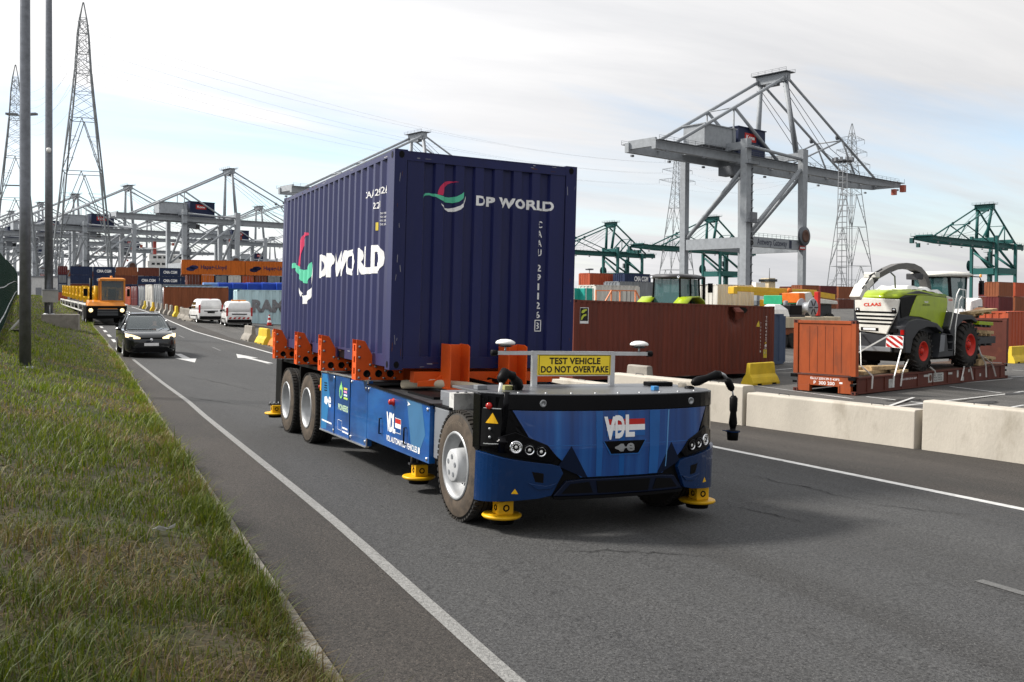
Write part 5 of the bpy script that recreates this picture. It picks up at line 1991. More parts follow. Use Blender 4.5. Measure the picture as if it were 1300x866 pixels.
ef = lambda u, z: (.0175, -u, z)
letters(mb, "ELLU 250129 0 42P3", ef, -1.75, -.62, .46, .54, M_WLET, .015)
letters(mb, "P  300 200", ef, -1.62, -.80, .29, .41, M_WLET, .015)
sheet(mb, [(-.62, .36), (-.50, .36), (-.50, .42), (-.62, .42)], [(0, 1, 2, 3)], ef, M_WLET)
mb.build("serial_number", fk)
mb = MB()
sf2 = lambda a, z: (a, .036, z)
letters(mb, "ELLU 250129 0 42P3", sf2, 3.2, 4.5, .36, .43, M_WLET, .01)
for a, w_, z, h_, m in ((2.35, .42, .13, .32, M_WLET), (5.35, 1.25, .17, .34, M_WLET), (5.0, .35, .40, .08, M_WLET), (6.95, .4, .40, .08, M_WLET), (7.75, .14, .25, .3, M_WLET), (8.2, .18, .1, .16, M_WLET), (8.75, .16, .42, .12, M_WLET), (9.8, .14, .2, .12, M_WLET)):
    sheet(mb, [(a, z), (a + w_, z), (a + w_, z + h_), (a, z + h_)], [(0, 1, 2, 3)], sf2, mat("dull label white", (.42, .42, .40), .6, var=.3, scale=14))
    if w_ > 1:
        tx = lambda a_, z_: (a_, .034, z_)
        sheet(mb, [(a + .08 + .11 * math.cos(t) + .1, z + .17 + .13 * math.sin(t)) for t in [k * .5 for k in range(12)]], [tuple(range(12))], tx, mat("label brown", (.12, .05, .03), .6))
        for r_ in range(3):
            letters(mb, "FLAT RACK", tx, a + .48, a + 1.15, z + .22 - r_ * .09, z + .28 - r_ * .09, M_BLET, .01)
mb.build("label_plates", fk)

# forage harvester, same frame: a along the flatrack, b away from the road side, z above the ground
M_LIME = paint("lime green paint", (.30, .40, .010), .35, coat=.3)
M_DGREY = paint("anthracite body", (.035, .037, .042), .45)
M_OFFW = paint("off white bodywork", (.66, .65, .60), .4, (.5, .48, .42))
M_ARED = mat("wheel red", (.50, .022, .012), .4, var=.1)
hv = empty("forage_harvester", FM)
tag(hv, "lime green and white forage harvester with red wheel rims lashed on the flatrack", "harvester")
Pa = dict(o=(0, 0, 0), U=(1, 0, 0), V=(0, 0, 1), N=(0, 1, 0))


def agri_wheel(a, b, z, R, wd, rr, side, parent, M_R=None):
    root = bpy.data.objects.new("wheel", None)
    COL.objects.link(root)
    root.parent = parent
    root.matrix_local = Matrix.Translation((a, b, z))
    s = side
    t = MB()
    t.lathe((0, s * wd / 2, 0), (0, -s, 0), [(.02, rr), (.0, rr + .03), (.01, R * .8), (.04, R * .92), (.08, R * .955), (wd - .08, R * .955), (wd - .02, R * .9), (wd, rr)], M_RUB, 36)
    nl = 20
    for k in range(nl):
        for q in (0, 1):
            a0 = 2 * math.pi * (k + .5 * q) / nl
            a1 = a0 + .26
            yo = s * wd * .49 if q == 0 else -s * wd * .49
            t.beam((R * .965 * math.cos(a1), yo, R * .965 * math.sin(a1)), (R * .975 * math.cos(a0), 0, R * .975 * math.sin(a0)), .055, .07, M_RUB, (math.cos(a0), 0, math.sin(a0)))
            t.beam((R * .80 * math.cos(a1 + .02), yo * 1.02, R * .80 * math.sin(a1 + .02)), (R * .965 * math.cos(a1), yo, R * .965 * math.sin(a1)), .05, .05, M_RUB, (0, 1, 0))
    t.build("tyre", root)
    rm = MB().lathe((0, s * wd / 2, 0), (0, -s, 0), [(.0, rr + .02), (-.012, rr), (.03, rr * .9), (.12, rr * .82), (.14, rr * .5), (.10, rr * .4), (.10, 0)], M_R or M_ARED, 32)
    rm.build("rim", root)
    hb = MB().lathe((0, s * (wd / 2 - .10), 0), (0, s, 0), [(0, rr * .32), (.07, rr * .28), (.08, 0)], M_R or M_ARED, 20)
    for k in range(8):
        q = 2 * math.pi * k / 8
        hb.lathe((rr * .42 * math.cos(q), s * (wd / 2 - .10), rr * .42 * math.sin(q)), (0, s, 0), [(0, .02), (.03, .02), (.031, 0)], M_STEEL, 6)
    hb.build("hub", root)
    return root


for b, s in ((.22, -1), (2.22, 1)):
    agri_wheel(4.86, b, 1.38, .75, .46, .36, s, hv)
    agri_wheel(8.72, b, 1.52, .89, .56, .43, s, hv)
# chassis and hood core
MB().prism([(3.6, 1.35), (10.0, 1.3), (10.0, 2.2), (7.6, 2.9), (6.6, 2.9), (3.6, 2.2)], d0=.62, d1=1.84, m=M_DGREY, **Pa).build("chassis", hv, .02)
MB().prism([(3.9, 1.0), (9.6, .95), (9.8, 1.32), (3.7, 1.38)], d0=.5, d1=1.95, m=M_BLACK, **Pa).build("belly_pan", hv, .02)
MB().prism([(3.55, 2.2), (3.5, 3.34), (3.9, 3.52), (5.2, 3.66), (7.2, 3.42), (7.5, 3.2), (7.3, 2.3), (6.4, 2.0), (4.4, 2.2)], d0=.34, d1=2.10, m=M_DGREY, **Pa).build("hood_core", hv, .03)
for b0, b1 in ((.30, .34), (2.10, 2.14)):
    MB().prism([(4.36, 2.70), (4.62, 3.10), (4.95, 3.48), (5.3, 3.50), (7.42, 3.40), (7.46, 3.2), (7.30, 2.7), (7.05, 2.25), (6.86, 1.99), (6.6, 2.22), (6.0, 2.52), (5.2, 2.66)], d0=b0, d1=b1, m=M_LIME, **Pa).build("side_panel", hv, .02)
    MB().prism([(3.62, 3.36), (4.90, 3.47), (4.58, 3.10), (4.30, 2.72), (3.75, 2.62)], d0=b0 + .008, d1=b1 + .0, m=M_BLACK, **Pa).build("air_intake", hv, .01)
hb = MB()
hb.loft([[(3.42, .26, 3.36), (3.42, 2.05, 3.36), (3.48, 1.9, 3.5), (3.48, .4, 3.5)], [(3.9, .27, 3.48), (3.9, 2.12, 3.48), (3.9, 1.9, 3.66), (3.9, .5, 3.66)],
         [(5.3, .29, 3.50), (5.3, 2.15, 3.50), (5.3, 1.9, 3.74), (5.3, .55, 3.74)], [(7.75, .32, 3.42), (7.75, 2.12, 3.42), (7.75, 1.9, 3.55), (7.75, .55, 3.55)]], M_LIME)
hb.build("hood_top", hv)
# white sheet on the hood
cv = MB()
nx_, ny_ = 16, 8
vs = []
for i in range(nx_ + 1):
    for j in range(ny_ + 1):
        a = 4.9 + 2.85 * i / nx_
        b = .50 + 1.5 * j / ny_
        z = 3.74 - .17 * ((a - 5.3) / 2.05 if a > 5.3 else 0) + .08 + .10 * mnoise.noise(Vector((a * 2.1, b * 2.3, 1))) + .05 * math.sin(math.pi * i / nx_)
        if j in (0, ny_) or i in (0, nx_):
            z -= .14
        vs.append((a, b, z))
fs = [(i * (ny_ + 1) + j, (i + 1) * (ny_ + 1) + j, (i + 1) * (ny_ + 1) + j + 1, i * (ny_ + 1) + j + 1) for i in range(nx_) for j in range(ny_)]
cv.add(vs, fs, M_WHITE, True)
cv.build("hood_cover", hv)
# white rear grille
gA = Matrix(((0, 0, -1), (1, 0, 0), (0, 1, 0)))
Pg = dict(o=(3.40, 0, 0), U=(0, 1, 0), V=(0, 0, 1), N=(-1, 0, 0))
gf = MB().prism([(.22, 3.32), (2.0, 3.40), (1.98, 2.9), (1.78, 2.12), (.70, 2.02), (.30, 2.85)], d0=-.10, d1=0, m=M_OFFW, **Pg)
gfo = gf.build("rear_grille", hv, .03)
for (z0, z1, c0, c1) in ((2.79, 2.86, .30, 1.98), (2.64, 2.71, .36, 1.94), (2.50, 2.57, .42, 1.90), (2.36, 2.43, .48, 1.86)):
    MB().prism([(c0 + .05, z0), (c1 - .02, z0 + .03), (c1, z1 + .03), (c0, z1)], d0=-.02, d1=.006, m=M_BLACK, **Pg).build("slat", gfo)
MB().prism([(1.02, 2.13), (1.72, 2.15), (1.72, 2.27), (1.02, 2.25)], d0=-.02, d1=.012, m=M_BLACK, **Pg).build("plate_recess", gfo)
pl_ = MB().prism([(1.12, 2.16), (1.62, 2.17), (1.62, 2.25), (1.12, 2.24)], d0=.0, d1=.018, m=M_WLET, **Pg)
pl_.build("number_plate", gfo)
for b in (.42, 1.86):
    lp = MB().prism([(b - .10, 2.86), (b + .08, 2.86), (b + .08, 3.0), (b - .06, 3.0)], d0=-.01, d1=.010, m=M_BLACK, **Pg)
    lp.lathe((3.385, b, 2.93), (-1, 0, 0), [(0, .045), (.012, .045), (.014, 0)], M_CHROME, 14)
    lp.build("work_light", gfo)
mb = MB()
gl_ = lambda u, z: (3.392, -u, z + .03 * u)
letters(mb, "CLAAS", gl_, -1.62, -.92, 3.10, 3.23, mat("brand red", (.62, .05, .02), .5, var=0), .04)
mb.build("lettering", gfo)
mb = MB()
letters(mb, "JAGUAR", lambda u, z: (u, .292, z), 5.35, 5.95, 3.08, 3.15, M_BLET, .02)
letters(mb, "960", lambda u, z: (u, .292, z), 5.5, 5.8, 3.19, 3.27, M_WLET, .02)
mb.build("lettering", hv)
# rear frame, fender, bumper, hazard plate
MB().prism([(3.5, 1.75), (3.5, 2.32), (3.75, 2.52), (4.4, 2.60), (5.2, 2.55), (6.0, 2.42), (6.55, 2.15), (6.45, 2.05), (5.9, 2.26), (5.2, 2.28), (4.55, 2.16), (4.1, 1.85), (3.98, 1.5), (3.9, 1.32), (3.55, 1.36)], d0=.02, d1=.50, m=M_DGREY, **Pa).build("fender", hv, .03)
MB().prism([(3.5, 1.75), (3.5, 2.32), (3.75, 2.52), (4.4, 2.60), (5.2, 2.55), (6.0, 2.42), (6.55, 2.15), (6.45, 2.05), (5.9, 2.26), (5.2, 2.28), (4.55, 2.16), (4.1, 1.85), (3.98, 1.5), (3.9, 1.32), (3.55, 1.36)], d0=1.94, d1=2.42, m=M_DGREY, **Pa).build("fender", hv, .03)
MB().prism([(.55, 1.35), (1.92, 1.35), (1.85, 2.05), (.62, 2.05)], d0=-.25, d1=-.06, m=M_DGREY, **Pg).build("rear_frame", hv, .02)
MB().box(3.42, 3.55, .55, 1.92, 1.38, 1.55, M_GREYP).build("drawbar", hv, .01)
hz = MB().prism([(.08, 1.52), (.74, 1.55), (.72, 2.0), (.06, 1.97)], d0=-.06, d1=-.035, m=M_WLET, **Pg)
hzo = hz.build("hazard_plate", hv)
def clip_band(lo, hi):
    """part of the unit square with lo <= u + v <= hi"""
    P = [(0, 0), (1, 0), (1, 1), (0, 1)]
    for sg_, lim in ((1, lo), (-1, -hi)):
        out = []
        for i in range(len(P)):
            p_, q_ = P[i], P[(i + 1) % len(P)]
            dp, dq = sg_ * (p_[0] + p_[1]) - lim, sg_ * (q_[0] + q_[1]) - lim
            if dp >= 0:
                out.append(p_)
            if (dp >= 0) != (dq >= 0):
                t = dp / (dp - dq)
                out.append((p_[0] + (q_[0] - p_[0]) * t, p_[1] + (q_[1] - p_[1]) * t))
        P = out
        if not P:
            break
    return P


for k in range(4):
    P = clip_band(.12 + .5 * k, .37 + .5 * k)
    if len(P) > 2:
        MB().prism([(.72 - .63 * u, 1.55 + .42 * v) for u, v in P], d0=-.034, d1=-.028, m=M_RED, **Pg).build("hazard_stripe", hzo)
MB().box(3.44, 3.52, .06, .18, 2.02, 2.20, M_REDGLOW).build("tail_light", hv)
MB().box(3.44, 3.50, .30, .62, 2.10, 2.24, M_BLACK).build("tail_lamp_housing", hv)
# cab
cb = MB()
for p0, p1 in (((8.02, .42, 2.9), (7.90, .47, 4.27)), ((8.02, 2.02, 2.9), (7.90, 1.97, 4.27)), ((9.35, .48, 2.95), (9.55, .52, 4.27)), ((9.35, 1.96, 2.95), (9.55, 1.92, 4.27))):
    cb.beam(p0, p1, .08, .10, M_BLACK)
cbo = cb.build("cab_frame", hv)
GLS = mat("teal cab glass", (.045, .13, .135), .04, var=0, coat=.8, alpha=.78)
for pts in ([(8.05, .41, 2.95), (9.33, .47, 2.98), (9.52, .51, 4.24), (7.95, .46, 4.24)], [(8.05, 2.03, 2.95), (9.33, 1.97, 2.98), (9.52, 1.93, 4.24), (7.95, 1.98, 4.24)],
            [(9.36, .5, 2.98), (9.36, 1.94, 2.98), (9.57, 1.90, 4.24), (9.57, .54, 4.24)], [(7.98, .46, 3.4), (7.98, 1.98, 3.4), (7.90, 1.94, 4.24), (7.90, .50, 4.24)]):
    MB().add(pts, [(0, 1, 2, 3)], GLS).build("cab_window", cbo)
st_ = MB()
st_.box(8.3, 8.8, .95, 1.5, 2.9, 3.1, M_BLACK)
st_.box(8.25, 8.4, .95, 1.5, 3.1, 3.85, M_BLACK)
st_.build("driver_seat", cbo, .04)
rf = MB().loft([[(7.75, .42, 4.26), (9.80, .40, 4.28), (9.80, 2.04, 4.28), (7.75, 2.02, 4.26)], [(7.65, .36, 4.34), (9.90, .36, 4.36), (9.90, 2.08, 4.36), (7.65, 2.08, 4.34)], [(7.85, .45, 4.44), (9.6, .45, 4.46), (9.6, 2.0, 4.46), (7.85, 2.0, 4.44)], [(8.2, .8, 4.49), (9.2, .8, 4.50), (9.2, 1.7, 4.50), (8.2, 1.7, 4.49)]], M_OFFW)
rf.build("cab_roof", hv)
MB().box(7.8, 9.7, .46, 1.98, 4.22, 4.262, M_BLACK).build("roof_liner", hv)
for b0 in (.30, 2.08):
    MB().prism([(7.40, 3.42), (7.42, 3.48), (7.95, 3.40), (8.02, 2.8), (7.9, 2.72), (7.42, 2.9)], d0=b0, d1=b0 + .05, m=M_OFFW, **Pa).build("cab_side_panel", hv, .01)
    MB().prism([(7.0, 2.2), (7.3, 2.85), (8.2, 2.75), (9.2, 2.7), (9.75, 2.45), (9.7, 2.36), (9.1, 2.54), (8.4, 2.52), (7.85, 2.25), (7.62, 1.8), (7.52, 1.25), (7.42, 1.25), (7.5, 1.85)], d0=b0 - .22 if b0 < 1 else b0 - .1, d1=b0 + .2 if b0 < 1 else b0 + .3, m=M_DGREY, **Pa).build("front_fender", hv, .02)
mb = MB()
letters(mb, "960", lambda u, z: (u, .297, z), 7.5, 7.85, 3.28, 3.36, MATS["brand red"], .03)
mb.build("lettering", hv)
MB().prism([(6.05, 1.1), (7.35, 1.12), (7.35, 1.3), (6.9, 1.32), (6.75, 2.0), (6.4, 2.05), (6.2, 1.4)], d0=.0, d1=.4, m=M_DGREY, **Pa).build("step_block", hv, .02)
MB().prism([(6.12, 1.30), (6.52, 1.34), (6.60, 1.95), (6.24, 1.98)], d0=-.02, d1=.0, m=M_GREYP, **Pa).build("toolbox", hv, .01)
for zq in (1.35, 1.65, 1.95, 2.25):
    MB().box(6.95, 7.35, .02, .3, zq, zq + .04, M_STEEL).build("step", hv)
MB().tube([(6.95, -.02, 2.15), (7.55, -.02, 3.55), (7.75, -.02, 3.75), (8.35, .0, 3.72), (8.45, .05, 2.9)], .025, M_WHITE, 8).build("handrail", hv)
MB().tube([(7.40, -.02, 1.15), (7.45, -.02, 2.3), (7.75, -.02, 3.3), (7.95, -.02, 3.45), (8.25, 0, 3.4)], .022, M_WHITE, 8).build("handrail", hv)
MB().tube([(9.6, .45, 4.3), (9.95, .15, 4.28), (10.0, .1, 4.1)], .022, M_BLACK, 8).box(9.9, 10.08, .02, .15, 3.55, 4.12, M_BLACK).build("mirror", hv)
MB().lathe((10.05, .15, 4.27), (0, 0, 1), [(0, .05), (.10, .05), (.12, .02), (.121, 0)], mat("amber lens", (.75, .28, .03), .25, var=0, coat=.5), 12).build("beacon", hv)
# discharge spout: square tube that arcs back over the hood
sp = [(7.55, 3.45), (7.45, 3.85), (7.2, 4.25), (6.75, 4.50), (6.2, 4.62), (5.6, 4.64), (4.9, 4.58), (4.2, 4.42), (3.5, 4.20), (2.95, 3.98), (2.5, 3.75)]
rings = []
for i, (a, z) in enumerate(sp):
    a0, z0_ = sp[max(0, i - 1)]
    a1, z1_ = sp[min(len(sp) - 1, i + 1)]
    d_ = Vector((a1 - a0, 0, z1_ - z0_)).normalized()
    n_ = Vector((-d_.z, 0, d_.x))
    w2 = .17 - .04 * i / 10
    h2 = .135 - .04 * i / 10
    c = Vector((a, 1.2, z))
    rings.append([c + Vector((0, -w2, 0)) - n_ * h2, c + Vector((0, w2, 0)) - n_ * h2, c + Vector((0, w2, 0)) + n_ * h2, c + Vector((0, -w2, 0)) + n_ * h2])
MB().loft(rings, paint("spout grey", (.12, .115, .11), .45), smooth=False).build("spout", hv, .012)
ch = MB()
for (a0, z0_), (a1, z1_), hw in (((2.95, 3.98), (2.35, 3.68), .24), ((2.45, 3.78), (2.05, 3.35), .20)):
    ch.beam((a0, 1.2, z0_ + .04), (a1, 1.2, z1_), .42, hw, M_OFFW)
ch.build("spout_flap", hv, .02)
for (a0, z0_, a1, z1_) in ((3.6, 4.45, 2.7, 4.18), (2.9, 4.25, 2.2, 3.7), (3.3, 4.05, 2.4, 3.6)):
    MB().tube([(a0, 1.02, z0_), (a1, 1.02, z1_)], .03, M_STEEL, 8).build("spout_ram", hv)
MB().box(3.05, 3.35, .95, 1.45, 4.12, 4.32, M_OFFW).build("spout_motor", hv, .03)
MB().tube([(4.6, 1.0, 3.75), (4.55, 1.0, 4.2), (4.2, 1.0, 4.36)], .03, M_GREYP, 8).build("spout_support", hv)
MB().box(6.3, 6.75, .95, 1.45, 4.12, 4.36, M_STEEL).build("spout_bracket", hv, .03)
# drive and feed parts in front
MB().prism([(9.5, 1.2), (10.2, 1.1), (10.5, 1.5), (10.3, 2.2), (9.6, 2.3)], d0=.6, d1=1.85, m=M_DGREY, **Pa).build("feeder_housing", hv, .03)

CR = "loose parts packed in front of the harvester"
for k, (a, b, z, L_, wd, ht, rz_, ry_, m, nm, lab) in enumerate((
        (9.4, .25, 2.72, 2.0, .5, .10, -.12, -.08, M_WOOD, "wooden_plank", "brown timber plank lying topmost in front of the harvester cab"),
        (9.9, .4, 2.52, 1.7, .35, .16, .10, -.2, paint("rusty frame", (.16, .07, .03), .7), "guard_rack", "rusty brown frame sloping down in front of the harvester wheel"),
        (10.0, .15, 1.95, 1.4, .5, .14, 0, .05, M_WOOD, "wooden_plank", "short timber plank at mid height before the far end wall"),
        (9.9, .2, 1.5, 1.8, .4, .30, .0, .0, M_DGREY, "guard_rack", "dark steel frame lying low before the far end wall"),
        (10.1, .1, .95, 1.6, .45, .12, .05, .1, M_WOOD, "wooden_plank", "timber plank near the deck at the far end of the flatrack"),
        (9.55, -.02, 2.32, 1.1, .25, .14, -.1, .05, M_LIME, "lime_guard", "lime green guard panel stacked before the far end wall"))):
    mb = MB()
    mb.box(0, L_, 0, wd, 0, ht, m)
    for q in range(3):
        mb.box(L_ * (.1 + .3 * q), L_ * (.1 + .3 * q) + .12, -.02, wd + .02, -.09, -.001, M_WOOD if m is M_WOOD else M_STEEL)
    o = mb.build(nm, M=FM @ Matrix.Translation((a, b, z)) @ Matrix.Rotation(rz_, 4, 'Z') @ Matrix.Rotation(ry_, 4, 'Y'), bevel=.01)
    tag(o, lab, "plank" if "plank" in nm else ("rack" if "rack" in nm else "panel"), CR)
for k, (a, b, z, L_, wd, ht, rz_, lab) in enumerate((
        (1.2, .35, .625, 2.3, .5, .12, .08, "long pale dunnage board lying on the flatrack deck behind the harvester"),
        (1.5, 1.0, .625, 1.8, .45, .22, -.1, "thick timber beam on the deck under the harvester drawbar"),
        (2.0, .5, .747, 1.5, .4, .14, -.18, "timber board lying askew on top of the long dunnage board"),
        (3.1, -.0, .625, .9, .35, .10, .15, "short timber wedge next to the harvester's rear wheel"),
        (9.75, .05, .625, .5, .4, .25, 0, "timber wedge in front of the harvester's big front wheel"))):
    mb = MB().box(0, L_, 0, wd, 0, ht, M_WOOD)
    o = mb.build("wooden_board", M=FM @ Matrix.Translation((a, b, z)) @ Matrix.Rotation(rz_, 4, 'Z'), bevel=.012)
    tag(o, lab, "board", "dunnage timber on the flatrack deck")
SG = "white lashing straps holding the harvester"
for pts, lab in (
        ([(3.45, .6, 2.0), (1.5, 1.9, .75)], "white strap crossing behind the end wall from the harvester rear, falling away"),
        ([(3.4, 1.75, 2.05), (1.25, .5, .95), (1.1, -.03, .62), (1.05, -.03, .18)], "white strap crossing in an X behind the end wall and over the deck edge"),
        ([(3.62, .2, 1.62), (2.75, .0, .68), (2.6, -.03, .55), (2.55, -.03, .15)], "broad white strap from the harvester bumper past the white label plate"),
        ([(3.9, .1, 1.1), (3.3, .0, .68), (3.2, -.03, .58), (3.1, -.03, .16)], "white strap in front of the harvester's rear wheel"),
        ([(5.6, .1, .75), (5.75, -.03, .6), (5.85, -.03, .38)], "short white strap between the harvester's wheels above the label"),
        ([(8.3, -.0, .68), (8.2, -.03, .55), (8.0, -.03, .12)], "white strap under the front wheel, leaning left"),
        ([(8.75, .0, .68), (8.85, -.03, .55), (9.05, -.03, .12)], "white strap under the front wheel, leaning right"),
        ([(9.45, .0, 1.6), (9.6, -.05, 1.15), (10.15, -.04, .75), (10.25, -.03, .55), (10.3, -.03, .14)], "white strap hanging from the front wheel, nearer one"),
        ([(9.5, .0, 1.5), (9.7, -.05, 1.10), (10.7, -.04, .72), (10.95, -.03, .55), (11.2, -.03, .14)], "white strap hanging from the front wheel, nearest the far end wall")):
    mb = MB()
    for u, v in zip(pts, pts[1:]):
        mb.beam(u, v, .055, .010, M_WEB, (1, 0, .2))
    o = mb.build("lashing_strap", M=FM)
    tag(o, lab, "lashing strap", SG)

# ------------------------------------------------------------------ green tractor behind the brown container
tp = at(858, 384, 45.5)
tz = gz(tp.x, tp.y)
TM = Matrix.Translation((tp.x, tp.y, tz + .88)) @ Matrix.Rotation(math.radians(-62), 4, 'Z')
tt = empty("farm_tractor", TM)
tag(tt, "lime green farm tractor whose glass cab shows above the dented brown container", "tractor")
MB().loft([[(-.45, 1.0, 1.0), (.45, 1.0, 1.0), (.42, 1.0, 2.05), (-.42, 1.0, 2.05)], [(-.45, 3.2, 1.1), (.45, 3.2, 1.1), (.38, 3.2, 1.75), (-.38, 3.2, 1.75)], [(-.35, 3.5, 1.2), (.35, 3.5, 1.2), (.3, 3.5, 1.55), (-.3, 3.5, 1.55)]], M_LIME).build("hood", tt)
MB().box(-.4, .4, -1.2, 3.2, .7, 1.05, M_DGREY).build("chassis", tt, .03)
for x, y, R, wd in ((-.98, -.6, 1.0, .6), (.98, -.6, 1.0, .6), (-.9, 2.6, .75, .5), (.9, 2.6, .75, .5)):
    wroot = agri_wheel(0, 0, 0, R, wd, R * .55, -1 if x < 0 else 1, tt, M_OFFW)
    wroot.matrix_local = Matrix.Translation((x, y, R)) @ Matrix.Rotation(math.radians(-90), 4, 'Z')
for sx in (-1, 1):
    fd = MB()
    pts = [(-1.75, 1.7), (-1.5, 2.25), (-.95, 2.55), (-.2, 2.58), (.4, 2.35), (.65, 1.8)]
    vs = [(sx * x, y, z + (0 if k_ == 0 else -.07)) for k_ in (0, 1) for y, z in pts for x in (.62, 1.32)]
    n_ = len(pts)
    fs = []
    for k_ in (0, 1):
        fs += [(k_ * 2 * n_ + 2 * i, k_ * 2 * n_ + 2 * i + 1, k_ * 2 * n_ + 2 * i + 3, k_ * 2 * n_ + 2 * i + 2) for i in range(n_ - 1)]
    fs += [(2 * i, 2 * i + 2, 2 * n_ + 2 * i + 2, 2 * n_ + 2 * i) for i in range(n_ - 1)] + [(2 * i + 1, 2 * i + 3, 2 * n_ + 2 * i + 3, 2 * n_ + 2 * i + 1) for i in range(n_ - 1)]
    fd.add(vs, fs, M_LIME, True).build("fender", tt)
cf = MB()
C4 = [(-.72, -1.0), (.72, -1.0), (.80, .95), (-.80, .95)]
for x, y in C4:
    cf.beam((x, y, 1.9), (x * .93, y * .95, 3.42), .07, .08, M_BLACK)
cf.beam((-.8, 0, 1.9), (-.74, 0, 3.42), .06, .06, M_BLACK)
cf.beam((.8, 0, 1.9), (.74, 0, 3.42), .06, .06, M_BLACK)
cfo = cf.build("cab_frame", tt)
for i in range(4):
    (x0_, y0_), (x1_, y1_) = C4[i], C4[(i + 1) % 4]
    MB().add([(x0_, y0_, 1.95), (x1_, y1_, 1.95), (x1_ * .93, y1_ * .95, 3.38), (x0_ * .93, y0_ * .95, 3.38)], [(0, 1, 2, 3)], GLS).build("cab_window", cfo)
MB().loft([[(x * 1.08, y * 1.08, 3.40) for x, y in C4], [(x * 1.16, y * 1.14, 3.46) for x, y in C4], [(x * 1.12, y * 1.12, 3.55) for x, y in C4], [(x * .8, y * .85, 3.62) for x, y in C4]], mat("dark cab roof", (.07, .07, .075), .4)).build("cab_roof", tt)
for x in (-.7, .7):
    for y in (-1.12, 1.1):
        MB().lathe((x, y, 3.45), (0, 1 if y > 0 else -1, 0), [(0, .07), (.04, .07), (.045, .05), (.03, 0)], M_CHROME, 12).build("work_light", tt)
MB().box(-.35, .35, -.7, -.1, 1.9, 2.75, M_BLACK).build("driver_seat", tt, .05)
MB().tube([(.98, .95, 1.9), (.98, .98, 3.5)], .075, M_BLACK, 10).build("exhaust_stack", tt)
for sx in (-1, 1):
    MB().tube([(sx * .78, .9, 3.1), (sx * 1.25, 1.0, 3.15)], .02, M_BLACK, 6).box(min(sx * 1.2, sx * 1.42), max(sx * 1.2, sx * 1.42), .95, 1.03, 2.75, 3.2, M_BLACK).build("mirror", tt)
pf = MB().box(-1.25, 1.25, -3, 4.2, .63, .875, M_FLATD)
for y in (-2.8, -.2, 2.0, 3.9):
    pf.box(-1.2, 1.2, y, y + .2, -.05, .629, M_FLATD)
o = pf.build("cargo_platform", M=Matrix.Translation((tp.x, tp.y, tz)) @ Matrix.Rotation(math.radians(-62), 4, 'Z'))
tag(o, "low rusty platform under the green tractor behind the brown container", "platform")

# ------------------------------------------------------------------ ship to shore cranes
def flat(v):
    v = Vector((v.x, v.y, 0))
    return v.normalized()


RH, FH = flat(RT), flat(FW)
CU = (RH * .75 + FH * .66).normalized()
CV = Vector((-CU.y, CU.x, 0))


def crane_M(lat, dep, flip=False):
    p = CAM + RH * lat + FH * dep
    ex = -CU if flip else CU
    return frame((p.x, p.y, gz(p.x, p.y)), ex, Vector((-ex.y, ex.x, 0)))


